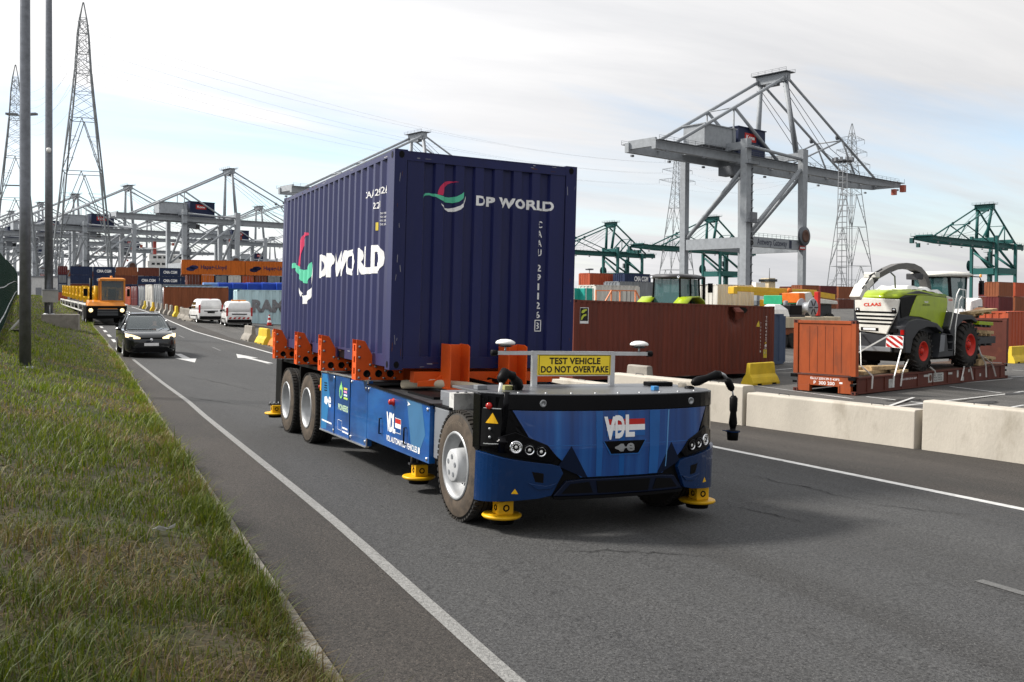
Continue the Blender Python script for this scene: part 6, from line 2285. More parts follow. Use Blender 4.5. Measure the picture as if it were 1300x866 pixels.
def sts_crane(M, m, md, mh, g=30.8, L=22.8, gy=(6.4, 16.4), ub=-34.5, uf=107, H=43.8, AH=75.5, house=True, text=None, thick=1.0):
    r = empty("gantry_crane", M)
    gd = 2.7

    def part(name, mb, parent=r):
        return mb.build(name, parent)
    HT = H + gd
    for (x, y, w0, w1, top) in ((0, 0, 2.2, 2.3, HT + 3.2), (0, L, 2.0, 2.1, HT), (g, 0, 1.9, 2.9, HT + 3.4), (g, L, 1.9, 2.9, HT + 3.4)):
        w0, w1 = w0 * thick, w1 * thick
        mb = MB()
        mb.beam((x, y, 3.2), (x, y, 17.5), w0, w0, m, (0, 1, 0))
        mb.beam((x, y, 17.5), (x, y, top), w0, w0, m, (0, 1, 0), w1, w0)
        lg = part("leg", mb)
        for s_ in (-4, -1.4, 1.4, 4):
            b = MB().box(x - .9, x + .9, y + s_ - .9, y + s_ + .9, .35, 1.7, md)
            b.tube([(x - .5, y + s_, .55), (x + .5, y + s_, .55)], .55, M_STEEL, 10)
            b.build("bogie", lg)
    for y in (0, L):
        part("sill_beam", MB().beam((1.2, y, 19.4), (g - 1.1, y, 19.4), 1.6, 3.0, m))
    for x in (0, g):
        part("portal_beam", MB().beam((x, 1.2, 19.0), (x, L - 1.2, 19.0), 1.5, 3.3, m))
        part("portal_beam", MB().beam((x, 1.3, HT + 1.4), (x, L - 1.3, HT + 1.4), 1.5, 2.2, m))
        part("ground_beam", MB().beam((x, -4.8, 2.5), (x, L + 4.8, 2.5), 1.5, 1.5, m))
    part("brace", MB().tube([(0, L - 1.3, 21.2), (0, 1.4, H - 3)], .65, m, 8))
    part("brace", MB().tube([(g, L - 1.3, 21.2), (g, 1.4, H - 3)], .65, m, 8))
    part("brace", MB().tube([(1.2, 0, 21.2), (g - 1.6, 0, H - .5)], .65, m, 8))
    part("brace", MB().tube([(1.2, L, 21.2), (g - 1.6, L, H - .5)], .65, m, 8))
    part("brace", MB().tube([(1.2, -.2, HT + 1.2), (g - 1.6, -.2, HT + .2)], .5, m, 8))
    for y in gy:
        gm = MB().beam((ub, y, H + gd / 2), (uf * .78, y, H + gd / 2), 1.45, gd, m).beam((uf * .78, y, H + gd / 2), (uf, y, H + gd / 2 + .4), 1.45, gd, m, (0, 0, 1), 1.3, 1.7)
        go = part("boom_girder", gm)
        wk = MB()
        sy = -1 if y == gy[0] else 1
        wk.beam((ub, y + sy * 1.5, H + gd - .3), (uf - 4, y + sy * 1.5, H + gd - .3), 1.2, .12, md)
        for zq in (.55, 1.1):
            wk.tube([(ub, y + sy * 2.0, H + gd - .2 + zq), (uf - 4, y + sy * 2.0, H + gd - .2 + zq)], .045, md, 4)
        q = ub
        while q < uf - 4:
            wk.beam((q, y + sy * 2.0, H + gd - .3), (q, y + sy * 2.0, H + gd + .9), .08, .08, md)
            q += 3.2
        wk.build("walkway", go)
        for k in range(9):
            xx = ub + 4 + k * (uf - ub - 8) / 8
            MB().box(xx - .5, xx + .5, y + sy * 1.1, y + sy * 1.7, H - .7, H - .1, M_GREYP).build("flood_light", go)
    n_ = int((uf - ub) / 11)
    for k in range(n_ + 1):
        x = ub + 1 + (uf - ub - 2) * k / n_
        part("cross_tie", MB().beam((x, gy[0], H + gd - .6), (x, gy[1], H + gd - .6), .8, .9 if 0 < k < n_ else 2.4, m))
    # apex frame over the waterside legs
    ym = (gy[0] + gy[1]) / 2
    for y, yb in ((gy[0] + .6, 2.6), (gy[1] - .4, L - 5.3)):
        part("apex_column", MB().tube([(g + .3, yb, HT + 2.6), (g, y, AH - 2)], [.95, .75], m, 8))
    part("apex_beam", MB().beam((g, gy[0] - .8, AH - 1.4), (g, gy[1] + .8, AH - 1.4), 2.2, 2.6, m))
    ap = MB()
    ap.box(g - 2.6, g + 2.6, gy[0] - 1.6, gy[1] + 1.6, AH + .05, AH + .2, md)
    for x in (g - 2.6, g + 2.6):
        for zq in (.7, 1.2):
            ap.tube([(x, gy[0] - 1.6, AH + zq), (x, gy[1] + 1.6, AH + zq)], .05, md, 4)
    for k in range(6):
        yq = gy[0] - 1.6 + k * (gy[1] - gy[0] + 3.2) / 5
        for x in (g - 2.6, g + 2.6):
            ap.beam((x, yq, AH + .1), (x, yq, AH + 1.25), .08, .08, md)
    ap.box(g - 1, g + 1, ym - 2, ym + 2, AH - 3.6, AH - 2.6, md)
    part("apex_platform", ap)
    part("ladder", MB().tube([(g - .4, 2.2, HT + 3), (g - .7, gy[0] - .5, AH - 1)], .35, md, 6))
    for y in gy:
        s1 = part("back_stay", MB().tube([(g, y, AH - 1.2), (ub + 9.5, y, HT)], .55, m, 8))
        xm, zm = g + (ub + 9.5 - g) * .5, (AH - 1.2 + HT) / 2
        part("stay_brace", MB().tube([(xm, y, zm), (g - 4.4, y, HT)], .5, m, 8))
        part("stay_post", MB().tube([(xm - .3, y, zm), (xm - .3, y, HT)], .3, m, 6))
        fe = g + (uf - g) * .76
        part("fore_stay", MB().tube([(g, y, AH - 1.2), (fe, y, HT)], .42, m, 8))
        x2 = g + (fe - g) * .60
        z2 = AH - 1.2 + (HT - AH + 1.2) * .60
        part("stay_brace", MB().tube([(x2, y, z2), (g + 4, y, HT)], .32, m, 6))
        part("stay_brace", MB().tube([(x2, y, z2), (x2 + 9, y, HT)], .32, m, 6))
        part("hoist_rope", MB().tube([(g + .5, y + .8, AH - 3), (x2 - 6, y + .8, z2 - 3.5), (fe - 10, y + .8, HT + 1.4)], .10, md, 4))
        part("hoist_rope", MB().tube([(g + .5, y + 1.5, AH - 4), (x2 - 8, y + 1.5, z2 - 5.0), (fe - 14, y + 1.5, HT + 1.4)], .10, md, 4))
    x2 = g + (uf - g) * .76 * .60
    part("stay_tie", MB().tube([(x2, gy[0], AH - 1.2 + (HT - AH + 1.2) * .60), (x2, gy[1], AH - 1.2 + (HT - AH + 1.2) * .60)], .25, m, 6))
    part("stay_tie", MB().tube([(g / 2 + (ub + 9.5) / 2, gy[0], (AH - 1.2 + HT) / 2), (g / 2 + (ub + 9.5) / 2, gy[1], (AH - 1.2 + HT) / 2)], .2, m, 6))
    sh = MB()
    for y in gy:
        sh.lathe((x2 - 2, y + .6, AH - 1.2 + (HT - AH + 1.2) * .60 + .9), (0, 1, 0), [(-.3, 0), (-.3, .9), (.3, .9), (.3, 0)], md, 12)
    part("rope_sheave", sh)
    # machine house, electric room
    if house:
        hb = MB().box(-11.4, 4.0, gy[0] + .2, gy[1] - 2, HT + 1.2, HT + 7.2, m)
        ho = part("electric_room", hb)
        MB().box(-11.8, 4.4, gy[0] - .2, gy[1] - 1.6, HT + 7.2, HT + 7.5, m).build("roof", ho)
        MB().box(-10.5, 3.0, gy[0] + .6, gy[1] - 2.4, HT + .02, HT + 1.19, M_STEEL).build("support", ho)
        hb = MB().box(6.2, 20.5, gy[0] + .8, gy[1] - .8, HT + .3, HT + 8.6, mh)
        ho = part("machine_house", hb)
        MB().box(5.9, 20.8, gy[0] + .5, gy[1] - .5, HT + 8.6, HT + 8.9, mh).build("roof", ho)
        dv = MB().box(9.5, 15.5, gy[0] + .74, gy[0] + .80, HT + 4.6, HT + 7.2, M_RED)
        lo = dv.build("name_plate", ho)
        mb = MB()
        letters(mb, "Kone", lambda a, b: (a, gy[0] + .72, b), 10.3, 14.7, HT + 5.3, HT + 6.6, M_WLET, .03)
        mb.build("lettering", lo)
        cbn = MB().box(6, 10, gy[0] + 2, gy[1] - 2, H - 3.2, H - .4, md)
        cbn.box(10.1, 13, ym - 1.5, ym + 1.5, H - 3.6, H - .9, M_DGLASS)
        part("trolley_cab", cbn)
    # lift and stairs on the near landside leg
    el = MB()
    el.box(1.2, 2.5, -.8, .8, 3, HT - 4, md)
    for k in range(int((HT - 8) / 2.4)):
        el.beam((1.25, -.86, 4 + k * 2.4), (2.45, -.86, 5.4 + k * 2.4), .18, .25, M_STEEL)
        el.box(1.15, 2.7, -1.0, -.85, 5.3 + k * 2.4, 5.5 + k * 2.4, m)
    part("lift_tower", el)
    for zq in (24.8, HT - 4.4, HT + .2):
        pf = MB()
        pf.box(-2.2, 3.4, -2.4, -1.2, zq, zq + .15, md)
        pf.tube([(-2.2, -2.4, zq + 1.1), (3.4, -2.4, zq + 1.1)], .06, md, 4)
        for xq in (-2.2, .6, 3.4):
            pf.beam((xq, -2.38, zq), (xq, -2.38, zq + 1.15), .08, .08, md)
        part("landing", pf)
    part("lift_cage", MB().box(.9, 3.2, -2.0, -1.0, 25, 28, M_GREYP))
    cr = MB().lathe((g - 1.8, -1.8, 22.2), (0, 1, 0), [(-.5, 0), (-.5, 1.6), (-.42, 3.0), (-.36, 3.0), (-.3, 1.7), (.3, 1.7), (.36, 3.0), (.42, 3.0), (.5, 1.6), (.5, 0)], md, 24)
    cro = part("cable_reel", cr)
    MB().lathe((g - 1.8, -2.45, 22.2), (0, -1, 0), [(0, 2.0), (.1, 1.9), (.12, 1.2), (.05, 1.1), (.05, 0)], mat("reel brown", (.10, .05, .035), .6), 20).build("reel_drum", cro)
    rl = MB()
    for y in (0, ):
        for zq in (.6, 1.15):
            rl.tube([(1.4, -.7, 20.9 + zq), (g - 4, -.7, 20.9 + zq)], .05, md, 4)
        for k in range(12):
            rl.beam((1.4 + k * (g - 5.4) / 11, -.7, 20.9), (1.4 + k * (g - 5.4) / 11, -.7, 22.1), .08, .08, md)
    part("handrail", rl)
    if text:
        mb = MB()
        letters(mb, text[0], lambda a, b: (a, -.83, b), 1.5, 3.1, 18.2, 20.7, M_BLET, .03)
        letters(mb, text[1], lambda a, b: (a, -.83, b), 5.0, 21.0, 18.0, 20.5, mat("sign navy", (.02, .025, .05), .5, var=0), .012)
        mb.add([(22.2, -.83, 18.1), (23.6, -.83, 18.1), (23.6, -.83, 20.6), (22.2, -.83, 20.6)], [(0, 1, 2, 3)], MATS["sign navy"])
        part("lettering", mb)
        mb = MB().box(g - 3.4, g - .2, -1.32, -1.26, 17.9, 19.2, M_RED)
        mb.box(g - 3.2, g - .4, -1.36, -1.33, 18.3, 18.8, M_WLET)
        part("name_plate", mb)
    tp_ = MB()
    tp_.box(uf - 3, uf + 1.5, gy[0] - 1.5, gy[1] + 1.5, H + gd - .2, H + gd, md)
    for k in range(7):
        tp_.beam((uf + 1.4, gy[0] - 1.4 + k * 2.1, H + gd), (uf + 1.4, gy[0] - 1.4 + k * 2.1, H + gd + 1.4), .1, .1, md)
    mcage = mat("rescue cage red", (.35, .09, .06), .5) if thick == 1 else md
    tp_.box(uf - 8, uf - 6.5, gy[0] - 2.5, gy[0] - 1, H - 2.5, H - .4, mcage)
    tp_.box(uf - .5, uf + 1.2, gy[0] - 2.2, gy[0] - .5, H - .8, H + 1.8, mcage)
    part("boom_tip", tp_)
    return r


M_CR = paint("crane grey", (.27, .29, .31), .5, (.20, .21, .215), scale=.8)
M_CRD = paint("crane dark grey", (.12, .13, .145), .55)
M_CRB = paint("crane house blue", (.010, .018, .055), .45)
c0 = sts_crane(crane_M(69.2, 284), M_CR, M_CRD, M_CRB, text=("3", "Antwerp Gateway"))
M_CR_HAZE = paint("hazed crane grey", (.36, .385, .41), .55, (.28, .30, .32), scale=.8)  # distance haze put into the colour of the far cranes
M_CRD_HAZE = paint("hazed crane dark grey", (.20, .215, .235), .55)
GC = "grey ship to shore cranes along the quay"
tag(c0, "large grey ship to shore crane numbered 3, nearest and tallest, right of the blue container", "crane", GC)
AP0 = Vector((84.7, 313))
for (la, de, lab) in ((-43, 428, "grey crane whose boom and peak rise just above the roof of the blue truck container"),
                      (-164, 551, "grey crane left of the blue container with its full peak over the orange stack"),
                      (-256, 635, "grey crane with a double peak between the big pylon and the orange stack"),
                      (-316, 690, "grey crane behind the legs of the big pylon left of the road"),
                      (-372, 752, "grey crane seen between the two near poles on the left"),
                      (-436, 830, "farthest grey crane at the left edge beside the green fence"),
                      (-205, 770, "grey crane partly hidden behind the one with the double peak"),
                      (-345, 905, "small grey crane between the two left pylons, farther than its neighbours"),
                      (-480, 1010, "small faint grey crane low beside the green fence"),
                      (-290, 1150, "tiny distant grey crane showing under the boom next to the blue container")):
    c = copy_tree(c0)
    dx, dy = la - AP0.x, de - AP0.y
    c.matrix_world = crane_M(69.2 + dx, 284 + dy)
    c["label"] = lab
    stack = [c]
    while stack:                                   # paler colour stands in for distance haze on the far ones
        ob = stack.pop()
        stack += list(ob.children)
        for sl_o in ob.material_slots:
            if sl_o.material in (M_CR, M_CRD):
                pale = M_CR_HAZE if sl_o.material is M_CR else M_CRD_HAZE
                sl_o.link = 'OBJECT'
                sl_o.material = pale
M_TEAL = paint("crane teal", (.018, .105, .098), .5, (.015, .07, .07))
M_TEALD = paint("crane dark teal", (.012, .06, .06), .55)
g0 = sts_crane(crane_M(207 + .75 * 96 - 8.7, 466 + .66 * 96 + 9.9, True), M_TEAL, M_TEALD, M_TEALD, g=25, L=13.2, gy=(2.4, 10.8), ub=-16, uf=96, H=32, AH=55, house=False, thick=.72)
GG = "teal ship to shore cranes"
tag(g0, "teal green crane standing alone at the right edge behind the harvester", "crane", GG)
A1 = (207 + .75 * 71 - 4.4, 466 + .66 * 71 + 5)
for (la, de, lab) in ((67, 652, "teal green crane just right of the blue truck container"), (126, 604, "teal green crane seen through the legs of the big grey crane")):
    c = copy_tree(g0)
    c.matrix_world = crane_M(207 + .75 * 96 - 8.7 + la - A1[0], 466 + .66 * 96 + 9.9 + de - A1[1], True)
    c["label"] = lab

# ------------------------------------------------------------------ pylons and their wires
def pylon(M):
    r = empty("pylon", M)
    PH = [(0, 10.5), (24, 8.6), (48, 6.4), (68, 4.4), (78, 3.4), (86, 2.7), (93, 2.3), (100, 1.9), (106, 1.2), (112, .15)]
    hw = lambda z: lerp(PH, z)
    m = mat("pylon steel", (.20, .215, .225), .55, .3, var=.15)
    sg = ((-1, -1), (1, -1), (1, 1), (-1, 1))
    for sx, sy in sg:
        part = MB()
        for (za, a), (zb, b) in zip(PH, PH[1:]):
            part.beam((sx * a, sy * a, za), (sx * b, sy * b, zb), .42 if za < 80 else .3, .42 if za < 80 else .3, m)
        part.build("leg", r)
    br = MB()
    lv = [24, 48, 68, 78, 86, 93, 100, 106]
    zs = [0] + lv
    for i, z in enumerate(lv):
        a = hw(z)
        z0_ = zs[i]
        b = hw(z0_)
        for k in range(4):
            (x0_, y0_), (x1_, y1_) = sg[k], sg[(k + 1) % 4]
            p = lambda s, t, zz_: ((x0_ * (1 - t) + x1_ * t) * s, (y0_ * (1 - t) + y1_ * t) * s, zz_)
            th = .24 if z < 70 else .16
            br.beam(p(a, 0, z), p(a, 1, z), th, th, m)
            if z <= 68:
                br.beam(p(a, .5, z), p(b, 0, z0_), th, th, m)
                br.beam(p(a, .5, z), p(b, 1, z0_), th, th, m)
                for t in (.35, .68):
                    zz_ = z + (z0_ - z) * t
                    c = hw(zz_)
                    br.beam(p(c, 0, zz_), p(c, .5 - .5 * t, zz_), .12, .12, m)
                    br.beam(p(c, 1, zz_), p(c, .5 + .5 * t, zz_), .12, .12, m)
                    z3 = zz_ - 4
                    br.beam(p(hw(z3), 0, z3), p(c, .5 - .5 * t, zz_), .10, .10, m)
                    br.beam(p(hw(z3), 1, z3), p(c, .5 + .5 * t, zz_), .10, .10, m)
            else:
                nn = 2
                for q in range(nn):
                    za, zb = z0_ + (z - z0_) * q / nn, z0_ + (z - z0_) * (q + 1) / nn
                    br.beam(p(hw(za), 0, za), p(hw(zb), 1, zb), .13, .13, m)
                    br.beam(p(hw(za), 1, za), p(hw(zb), 0, zb), .13, .13, m)
    br.build("bracing", r)
    for z, ln in ((86, 11.5), (93.5, 9.5), (101, 8)):
        for s in (-1, 1):
            am = MB()
            a = hw(z)
            for sy in (-1, 1):
                am.beam((s * a, sy * a, z), (s * (a + ln), 0, z + 1.6), .16, .16, m)
                am.beam((s * a, sy * a, z + 3.2), (s * (a + ln), 0, z + 1.6), .14, .14, m)
                for t in (.3, .6):
                    am.beam((s * (a + ln * t), sy * a * (1 - t), z + 1.6 * t), (s * (a + ln * t), sy * a * (1 - t), z + 3.2 - 1.6 * t), .1, .1, m)
            am.tube([(s * (a + ln), 0, z + 1.6), (s * (a + ln), 0, z - 1.0)], .12, M_GREYP, 5)
            am.build("arm", r)
    return r


def pyl_M(lat, dep, ax_):
    p = CAM + RH * lat + FH * dep
    d_ = (RH * ax_[0] + FH * ax_[1]).normalized()
    return frame((p.x, p.y, gz(p.x, p.y)), d_, Vector((-d_.y, d_.x, 0)))


PY = [(-162, 360, (-.32, .95), "tall steel lattice pylon left of the road, taller of the two on the left"),
      (-238, 457, (-.42, .9), "steel lattice pylon at the left edge partly behind the nearest pole"),
      (117, 680, (.95, .3), "faint distant lattice pylon left of the big grey crane's legs"),
      (209, 590, (.93, .36), "lattice pylon behind the boom of the big grey crane on the right")]
pbase = pylon(pyl_M(*PY[0][:3]))
pms = [pyl_M(*q[:3]) for q in PY]
for i, q in enumerate(PY):
    c = pbase if i == 0 else copy_tree(pbase)
    c.matrix_world = pms[i]
    tag(c, q[3], "pylon", "steel lattice pylons")
M_WIRE = mat("conductor", (.10, .11, .12), .6, .4, var=0)
lvn = {101: "top", 93.5: "middle", 86: "lowest"}
for (i, j, nm) in ((0, 2, "from the tall left pylon across the sky"), (0, 1, "between the two pylons on the left"), (3, 2, "between the two pylons on the right")):
    for z, ln in ((86, 11.5), (93.5, 9.5), (101, 8)):
        for s in (-1, 1):
            a = lerp([(0, 10.5), (86, 2.7), (93, 2.3), (100, 1.9), (106, 1.2)], z) + ln
            A = pms[i] @ Vector((s * a, 0, z - 1))
            B = pms[j] @ Vector((s * a, 0, z - 1))
            pts = []
            for k in range(17):
                t = k / 16
                q = A.lerp(B, t)
                q.z -= 4 * 11 * t * (1 - t)
                pts.append(q)
            o = MB().tube(pts, .028, M_WIRE, 4).build("overhead_wire")
            tag(o, "%s overhead wire %s, %s arm" % (lvn[z], nm, "near" if s < 0 else "far"), "wire", "overhead power wires")

# high mast with a ladder and lamp crown
p = at(1068, 375, 270)
gzz = gz(p.x, p.y)
top = at(1068, 206, 270).z - gzz
r = empty("floodlight_mast", Matrix.Translation((p.x, p.y, gzz)))
for sx in (-1, 1):
    for sy in (-1, 1):
        MB().beam((sx * 1.0, sy * 1.0, 0), (sx * .8, sy * .8, top), .22, .22, M_GALV).build("leg", r)
mb = MB()
k = 0
while k < top:
    w_ = 1.0 - .2 * k / top
    for sx, sy, ex, ey in ((-1, -1, 1, -1), (1, -1, 1, 1), (1, 1, -1, 1), (-1, 1, -1, -1)):
        mb.beam((sx * w_, sy * w_, k), (ex * w_, ey * w_, k), .12, .12, M_GALV)
    k += 1.6
mb.build("bracing", r)
cr = MB().lathe((0, 0, top), (0, 0, 1), [(0, 1.4), (.1, 2.6), (.3, 2.6), (.4, 1.4)], M_GREYP, 16)
cro = cr.build("lamp_ring", r)
for k in range(10):
    a = 2 * math.pi * k / 10
    MB().box(-.5, .5, -.35, .35, -.9, .2, M_GREYP).build("floodlight", cro).matrix_local = Matrix.Translation((2.5 * math.cos(a), 2.5 * math.sin(a), top + .9)) @ Matrix.Rotation(a, 4, 'Z')
tag(r, "lattice floodlight mast with a lamp crown rising below the right half of the grey boom", "light mast")
for px, py, de, lab in ((748, 342, 420, "tiny lamp mast at the horizon right of the blue container"), (820, 350, 460, "second tiny lamp mast at the horizon beside the teal crane")):
    p = at(px, 380, de)
    t = at(px, py, de).z - gz(p.x, p.y)
    r = mast((p.x, p.y, gz(p.x, p.y)), t, .25, .15, "floodlight_mast", 8)
    MB().lathe((0, 0, t - .4), (0, 0, 1), [(0, .4), (.1, 1.8), (.7, 1.8), (.8, .4)], M_GREYP, 10).build("lamp_ring", r)
    tag(r, lab, "light mast")

# ------------------------------------------------------------------ container stacks at the left
CC = {}


def ccol(n):
    T = dict(orange=(.52, .125, .012), brown=(.13, .036, .022), navy=(.014, .026, .070), white=(.60, .58, .53), grey=(.20, .215, .23), maroon=(.12, .018, .018),
             blue=(.02, .085, .23), lblue=(.46, .62, .66), redor=(.40, .075, .03), teal=(.02, .22, .19), rust=(.24, .075, .03), cream=(.55, .47, .33))
    return paint("%s box paint" % n, T[n], .55, tuple(c * .6 for c in T[n]), scale=2.5, stretch=(1, 1, .2), thr=(.5, .8))


PROTO = {}


def far_cont(P, ang, colr, label, L=6.058, H=2.591, group=None, doors='front', text=None, slope=0.0):
    key = (L, H, colr, doors)
    M = cont_along(P, ang, slope)
    if key not in PROTO:
        r = empty("shipping_container", M)
        container(r, L, H, ccol(colr), detail=1, doors=doors, castings=False, m_door=ccol("grey") if colr in ("navy", "blue") else (ccol("redor") if colr == "rust" else None))
        PROTO[key] = r
    else:
        r = copy_tree(PROTO[key])
        r.matrix_world = M
    for ch in list(r.children):
        if ch.name.startswith("lettering"):
            bpy.data.objects.remove(ch)
    tag(r, label, "shipping container", group)
    if text:
        s, u0, u1, z0, z1, m, b = text
        mb = MB()
        for nm_, fn in (("near", lambda u, z: (-.012, u if False else L - u, z)),):
            letters(mb, s, fn, u0, u1, z0, z1, m, b)
        mb.build("lettering", r)
    return r


# long sides run right and away; frame's y axis goes from the right end back to the left end so x faces away
SA = (RH * .92 + FH * .39).normalized()
SB = Vector((-SA.y, SA.x, 0))
LA = math.atan2(-SA.y, -SA.x)            # direction right -> left
EA = math.atan2(SB.y, SB.x)              # end-on, running away from the camera
GA = "containers in the orange topped stack left of the blue container"
p0 = at(238, 372, 190)
p0.z = gz(p0.x, p0.y)
HH = 2.95
cols = ["brown", "orange", "navy", "white", "rust", "brown", "grey", "navy", "white", "blue"]
for lv in (0, 1):
    for k, cn in enumerate(cols):
        cn2 = cn if lv == 1 else cols[(k * 3 + 4) % len(cols)]
        q = p0 + SA * (2.6 * k + 2.44) - SB * .2
        r = far_cont((p0.x + SA.x * 2.62 * k, p0.y + SA.y * 2.62 * k, p0.z + lv * HH), EA, cn2,
                     "%s container end, %s from the left in the %s tier below the orange containers" % (cn2, ["first", "second", "third", "fourth", "fifth", "sixth", "seventh", "eighth", "ninth", "tenth"][k], "middle" if lv else "bottom"), H=2.92, L=6.058, group=GA)
M_HL = mat("line navy", (.015, .02, .08), .5, var=0)
for k, (cn, lab) in enumerate((("orange", "orange container with dark blue lettering on top of the stack, whole one"), ("orange", "second orange container on top of the stack, next to the brown one"))):
    q = p0 + SA * (12.3 * (k + 1) - 1.2)
    c = far_cont((q.x, q.y, p0.z + 2 * HH), LA, cn, lab, L=12.19, H=2.95, group=GA, doors='back', text=("Hapag-Lloyd", 3.6, 8.6, .9, 1.95, M_HL, .02))
    mb = MB()
    for (a, b) in ((1.7, 0), (2.3, .35)):
        mb.add([(-.012, 12.19 - (a + .9 * math.cos(t)), 1.1 + b + .42 * math.sin(t)) for t in [k_ * .6 for k_ in range(10)]], [tuple(range(10))], M_HL)
    mb.build("emblem", c)
q = p0 + SA * (12.3 * 2 + 5.2)
far_cont((q.x, q.y, p0.z + 2 * HH + .25), LA, "maroon", "maroon container at the right end of the top tier, touching the blue container's outline", L=6.058, H=2.9, group=GA)
GB = "containers in the brown and navy stack behind the orange tractor"
p1 = at(88, 372, 285)
p1.z = gz(p1.x, p1.y)
tiers = [["navy", "navy", "brown", "redor", "brown", "navy"], ["brown", "navy", "navy", "brown", "navy", "brown"], ["navy", "navy", "brown", "navy", "navy", "navy"], ["navy", "navy", "rust", "brown", "navy", "brown"]]
tn = ["lowest", "second", "third", "topmost"]
for lv, row in enumerate(tiers):
    for k, cn in enumerate(row):
        q = p1 + SA * (6.3 * (k + 1))
        far_cont((q.x, q.y, p1.z + lv * 2.62), LA, cn, "%s container, %s column from the left, %s tier of the stack behind the orange tractor" % (cn, ordn[k], tn[lv]), L=6.058, H=2.591, group=GB,
                 text=("CMA CGM", 1.0, 5.0, .8, 1.7, M_WLET, .04) if (cn == "navy" and (lv, k) in ((3, 1), (2, 1), (2, 3), (2, 4), (2, 5), (3, 4))) else None)
    q = p1 - SA * .6
    far_cont((q.x - SA.x * 2.5, q.y - SA.y * 2.5, p1.z + lv * 2.62), EA, ("redor", "navy", "navy", "maroon")[lv], "%s container seen end on at the left corner, %s tier of the far stack" % (("orange red", "navy", "dark navy", "maroon")[lv], tn[lv]), group=GB)
# row behind the grey jersey barriers, seen end on
RA = YA
GRW = "containers standing end on behind the jersey barriers"
for px, py, dep, cn, lab in ((158, 391, 142, "redor", "orange red container end right behind the orange tractor's cab"), (166, 392, 134, "maroon", "maroon container end beside the orange tractor"), (175, 393, 126, "navy", "dark blue container end between the maroon and white ones"),
                             (184, 395, 118, "white", "white container end behind the jersey barriers"), (195, 398, 110, "grey", "grey container end to the right of the white one behind the barriers")):
    q = at(px, py, dep)
    far_cont((q.x, q.y, gz(q.x, q.y)), RA, cn, lab, L=6.058, H=2.72, group=GRW)
q = at(209, 404, 93)
q = q + SA * 6.0
far_cont((q.x, q.y, gz(q.x, q.y) + .05), LA, "rust", "rust brown container with its long side behind the barriers, left of the white vans", L=6.058, H=2.5, group=GRW, doors='back')
q = at(290, 396, 100)
far_cont((q.x, q.y, gz(q.x, q.y) + .05), LA, "lblue", "pale blue container behind the left white van", L=6.058 * .0 + 6.058, H=2.6)
q = at(308, 396, 98)
far_cont((q.x, q.y, gz(q.x, q.y) + .05), LA, "blue", "small strong blue container between the pale blue ones above the vans", L=6.058, H=2.45)
q = at(402, 416, 75)
far_cont((q.x, q.y, gz(q.x, q.y) + .02), LA, "lblue", "large pale blue container with grey lettering, touching the blue truck container's edge", L=6.058, H=2.75, text=("RAMU", 1.1, 4.4, 1.0, 2.0, mat("faded grey letter", (.20, .20, .21), .6, var=.3, scale=6), .06))
M_TARP = paint("blue tarpaulin", (.012, .055, .36), .45)
for k in range(6):
    q = at(268 + k * 18.5, 372, 112)
    mb = MB()
    w_ = 1.62
    rings = []
    for i in range(5):
        t = i / 4
        rings.append([q + SA * (w_ * (t - .5)) + SB * s_ + Vector((0, 0, z_ + .05 * mnoise.noise(Vector((k * 3 + t * 3, z_ * 2, s_))))) for s_, z_ in ((0, -2.3), (0, 1.05), (.15, 1.22), (1.9, 1.25), (2.1, 1.0), (2.1, -2.3))])
    mb.loft(rings, M_TARP if k else mat("pale blue tarpaulin", (.14, .26, .50), .5), smooth=False)
    rt_ = empty("tarped_cargo", Matrix.Translation((q.x, q.y, q.z)))
    mo = mb.build("tarpaulin")
    mo.parent = rt_
    mo.matrix_parent_inverse = rt_.matrix_world.inverted()
    st2 = MB().beam(q + SA * (w_ * .5) - SB * .03 + Vector((0, 0, -2.2)), q + SA * (w_ * .5) - SB * .03 + Vector((0, 0, 1.2)), .16, .05, M_WEB)
    so_ = st2.build("strap")
    so_.parent = rt_
    so_.matrix_parent_inverse = rt_.matrix_world.inverted()
    tag(rt_, "%s tarpaulin covered cargo block, %s from the left in the row above the vans" % ("pale blue" if k == 0 else "bright blue", ordn[k]), "cargo", "blue tarpaulin covered blocks")

# ------------------------------------------------------------------ road vehicles
def loft_car(name_parts, root, stations, m, n=3):
    rings = []
    for s, w_, z0_, z1_ in stations:
        pts = []
        h = (z1_ - z0_) / 2
        for a, b in rrect(w_, h, min(.16, h * .45), n):
            pts.append((a, s, (z0_ + z1_) / 2 + b))
        rings.append(pts)
    return MB().loft(rings, m).build(name_parts, root)


def road_wheel(root, x, y, R, wd, side, m_rim):
    wr = bpy.data.objects.new("wheel", None)
    COL.objects.link(wr)
    wr.parent = root
    wr.matrix_local = Matrix.Translation((x, y, R))
    s = side
    MB().lathe((s * wd / 2, 0, 0), (-s, 0, 0), [(.01, R * .66), (0, R * .72), (.0, R * .88), (.03, R), (wd - .03, R), (wd, R * .8)], M_RUB, 28).build("tyre", wr)
    rb = MB().lathe((s * wd / 2, 0, 0), (-s, 0, 0), [(0, R * .68), (.02, R * .62), (.08, R * .56), (.10, R * .2), (.06, R * .16), (.055, 0)], M_BLACK if m_rim is None else m_rim, 24)
    for k in range(5):
        a = 2 * math.pi * k / 5
        rb.beam((s * (wd / 2 - .03), 0, 0), (s * (wd / 2 - .015), R * .64 * math.cos(a), R * .64 * math.sin(a)), .09, .03, m_rim or M_ALU, (1, 0, 0))
    rb.build("rim", wr)
    return wr


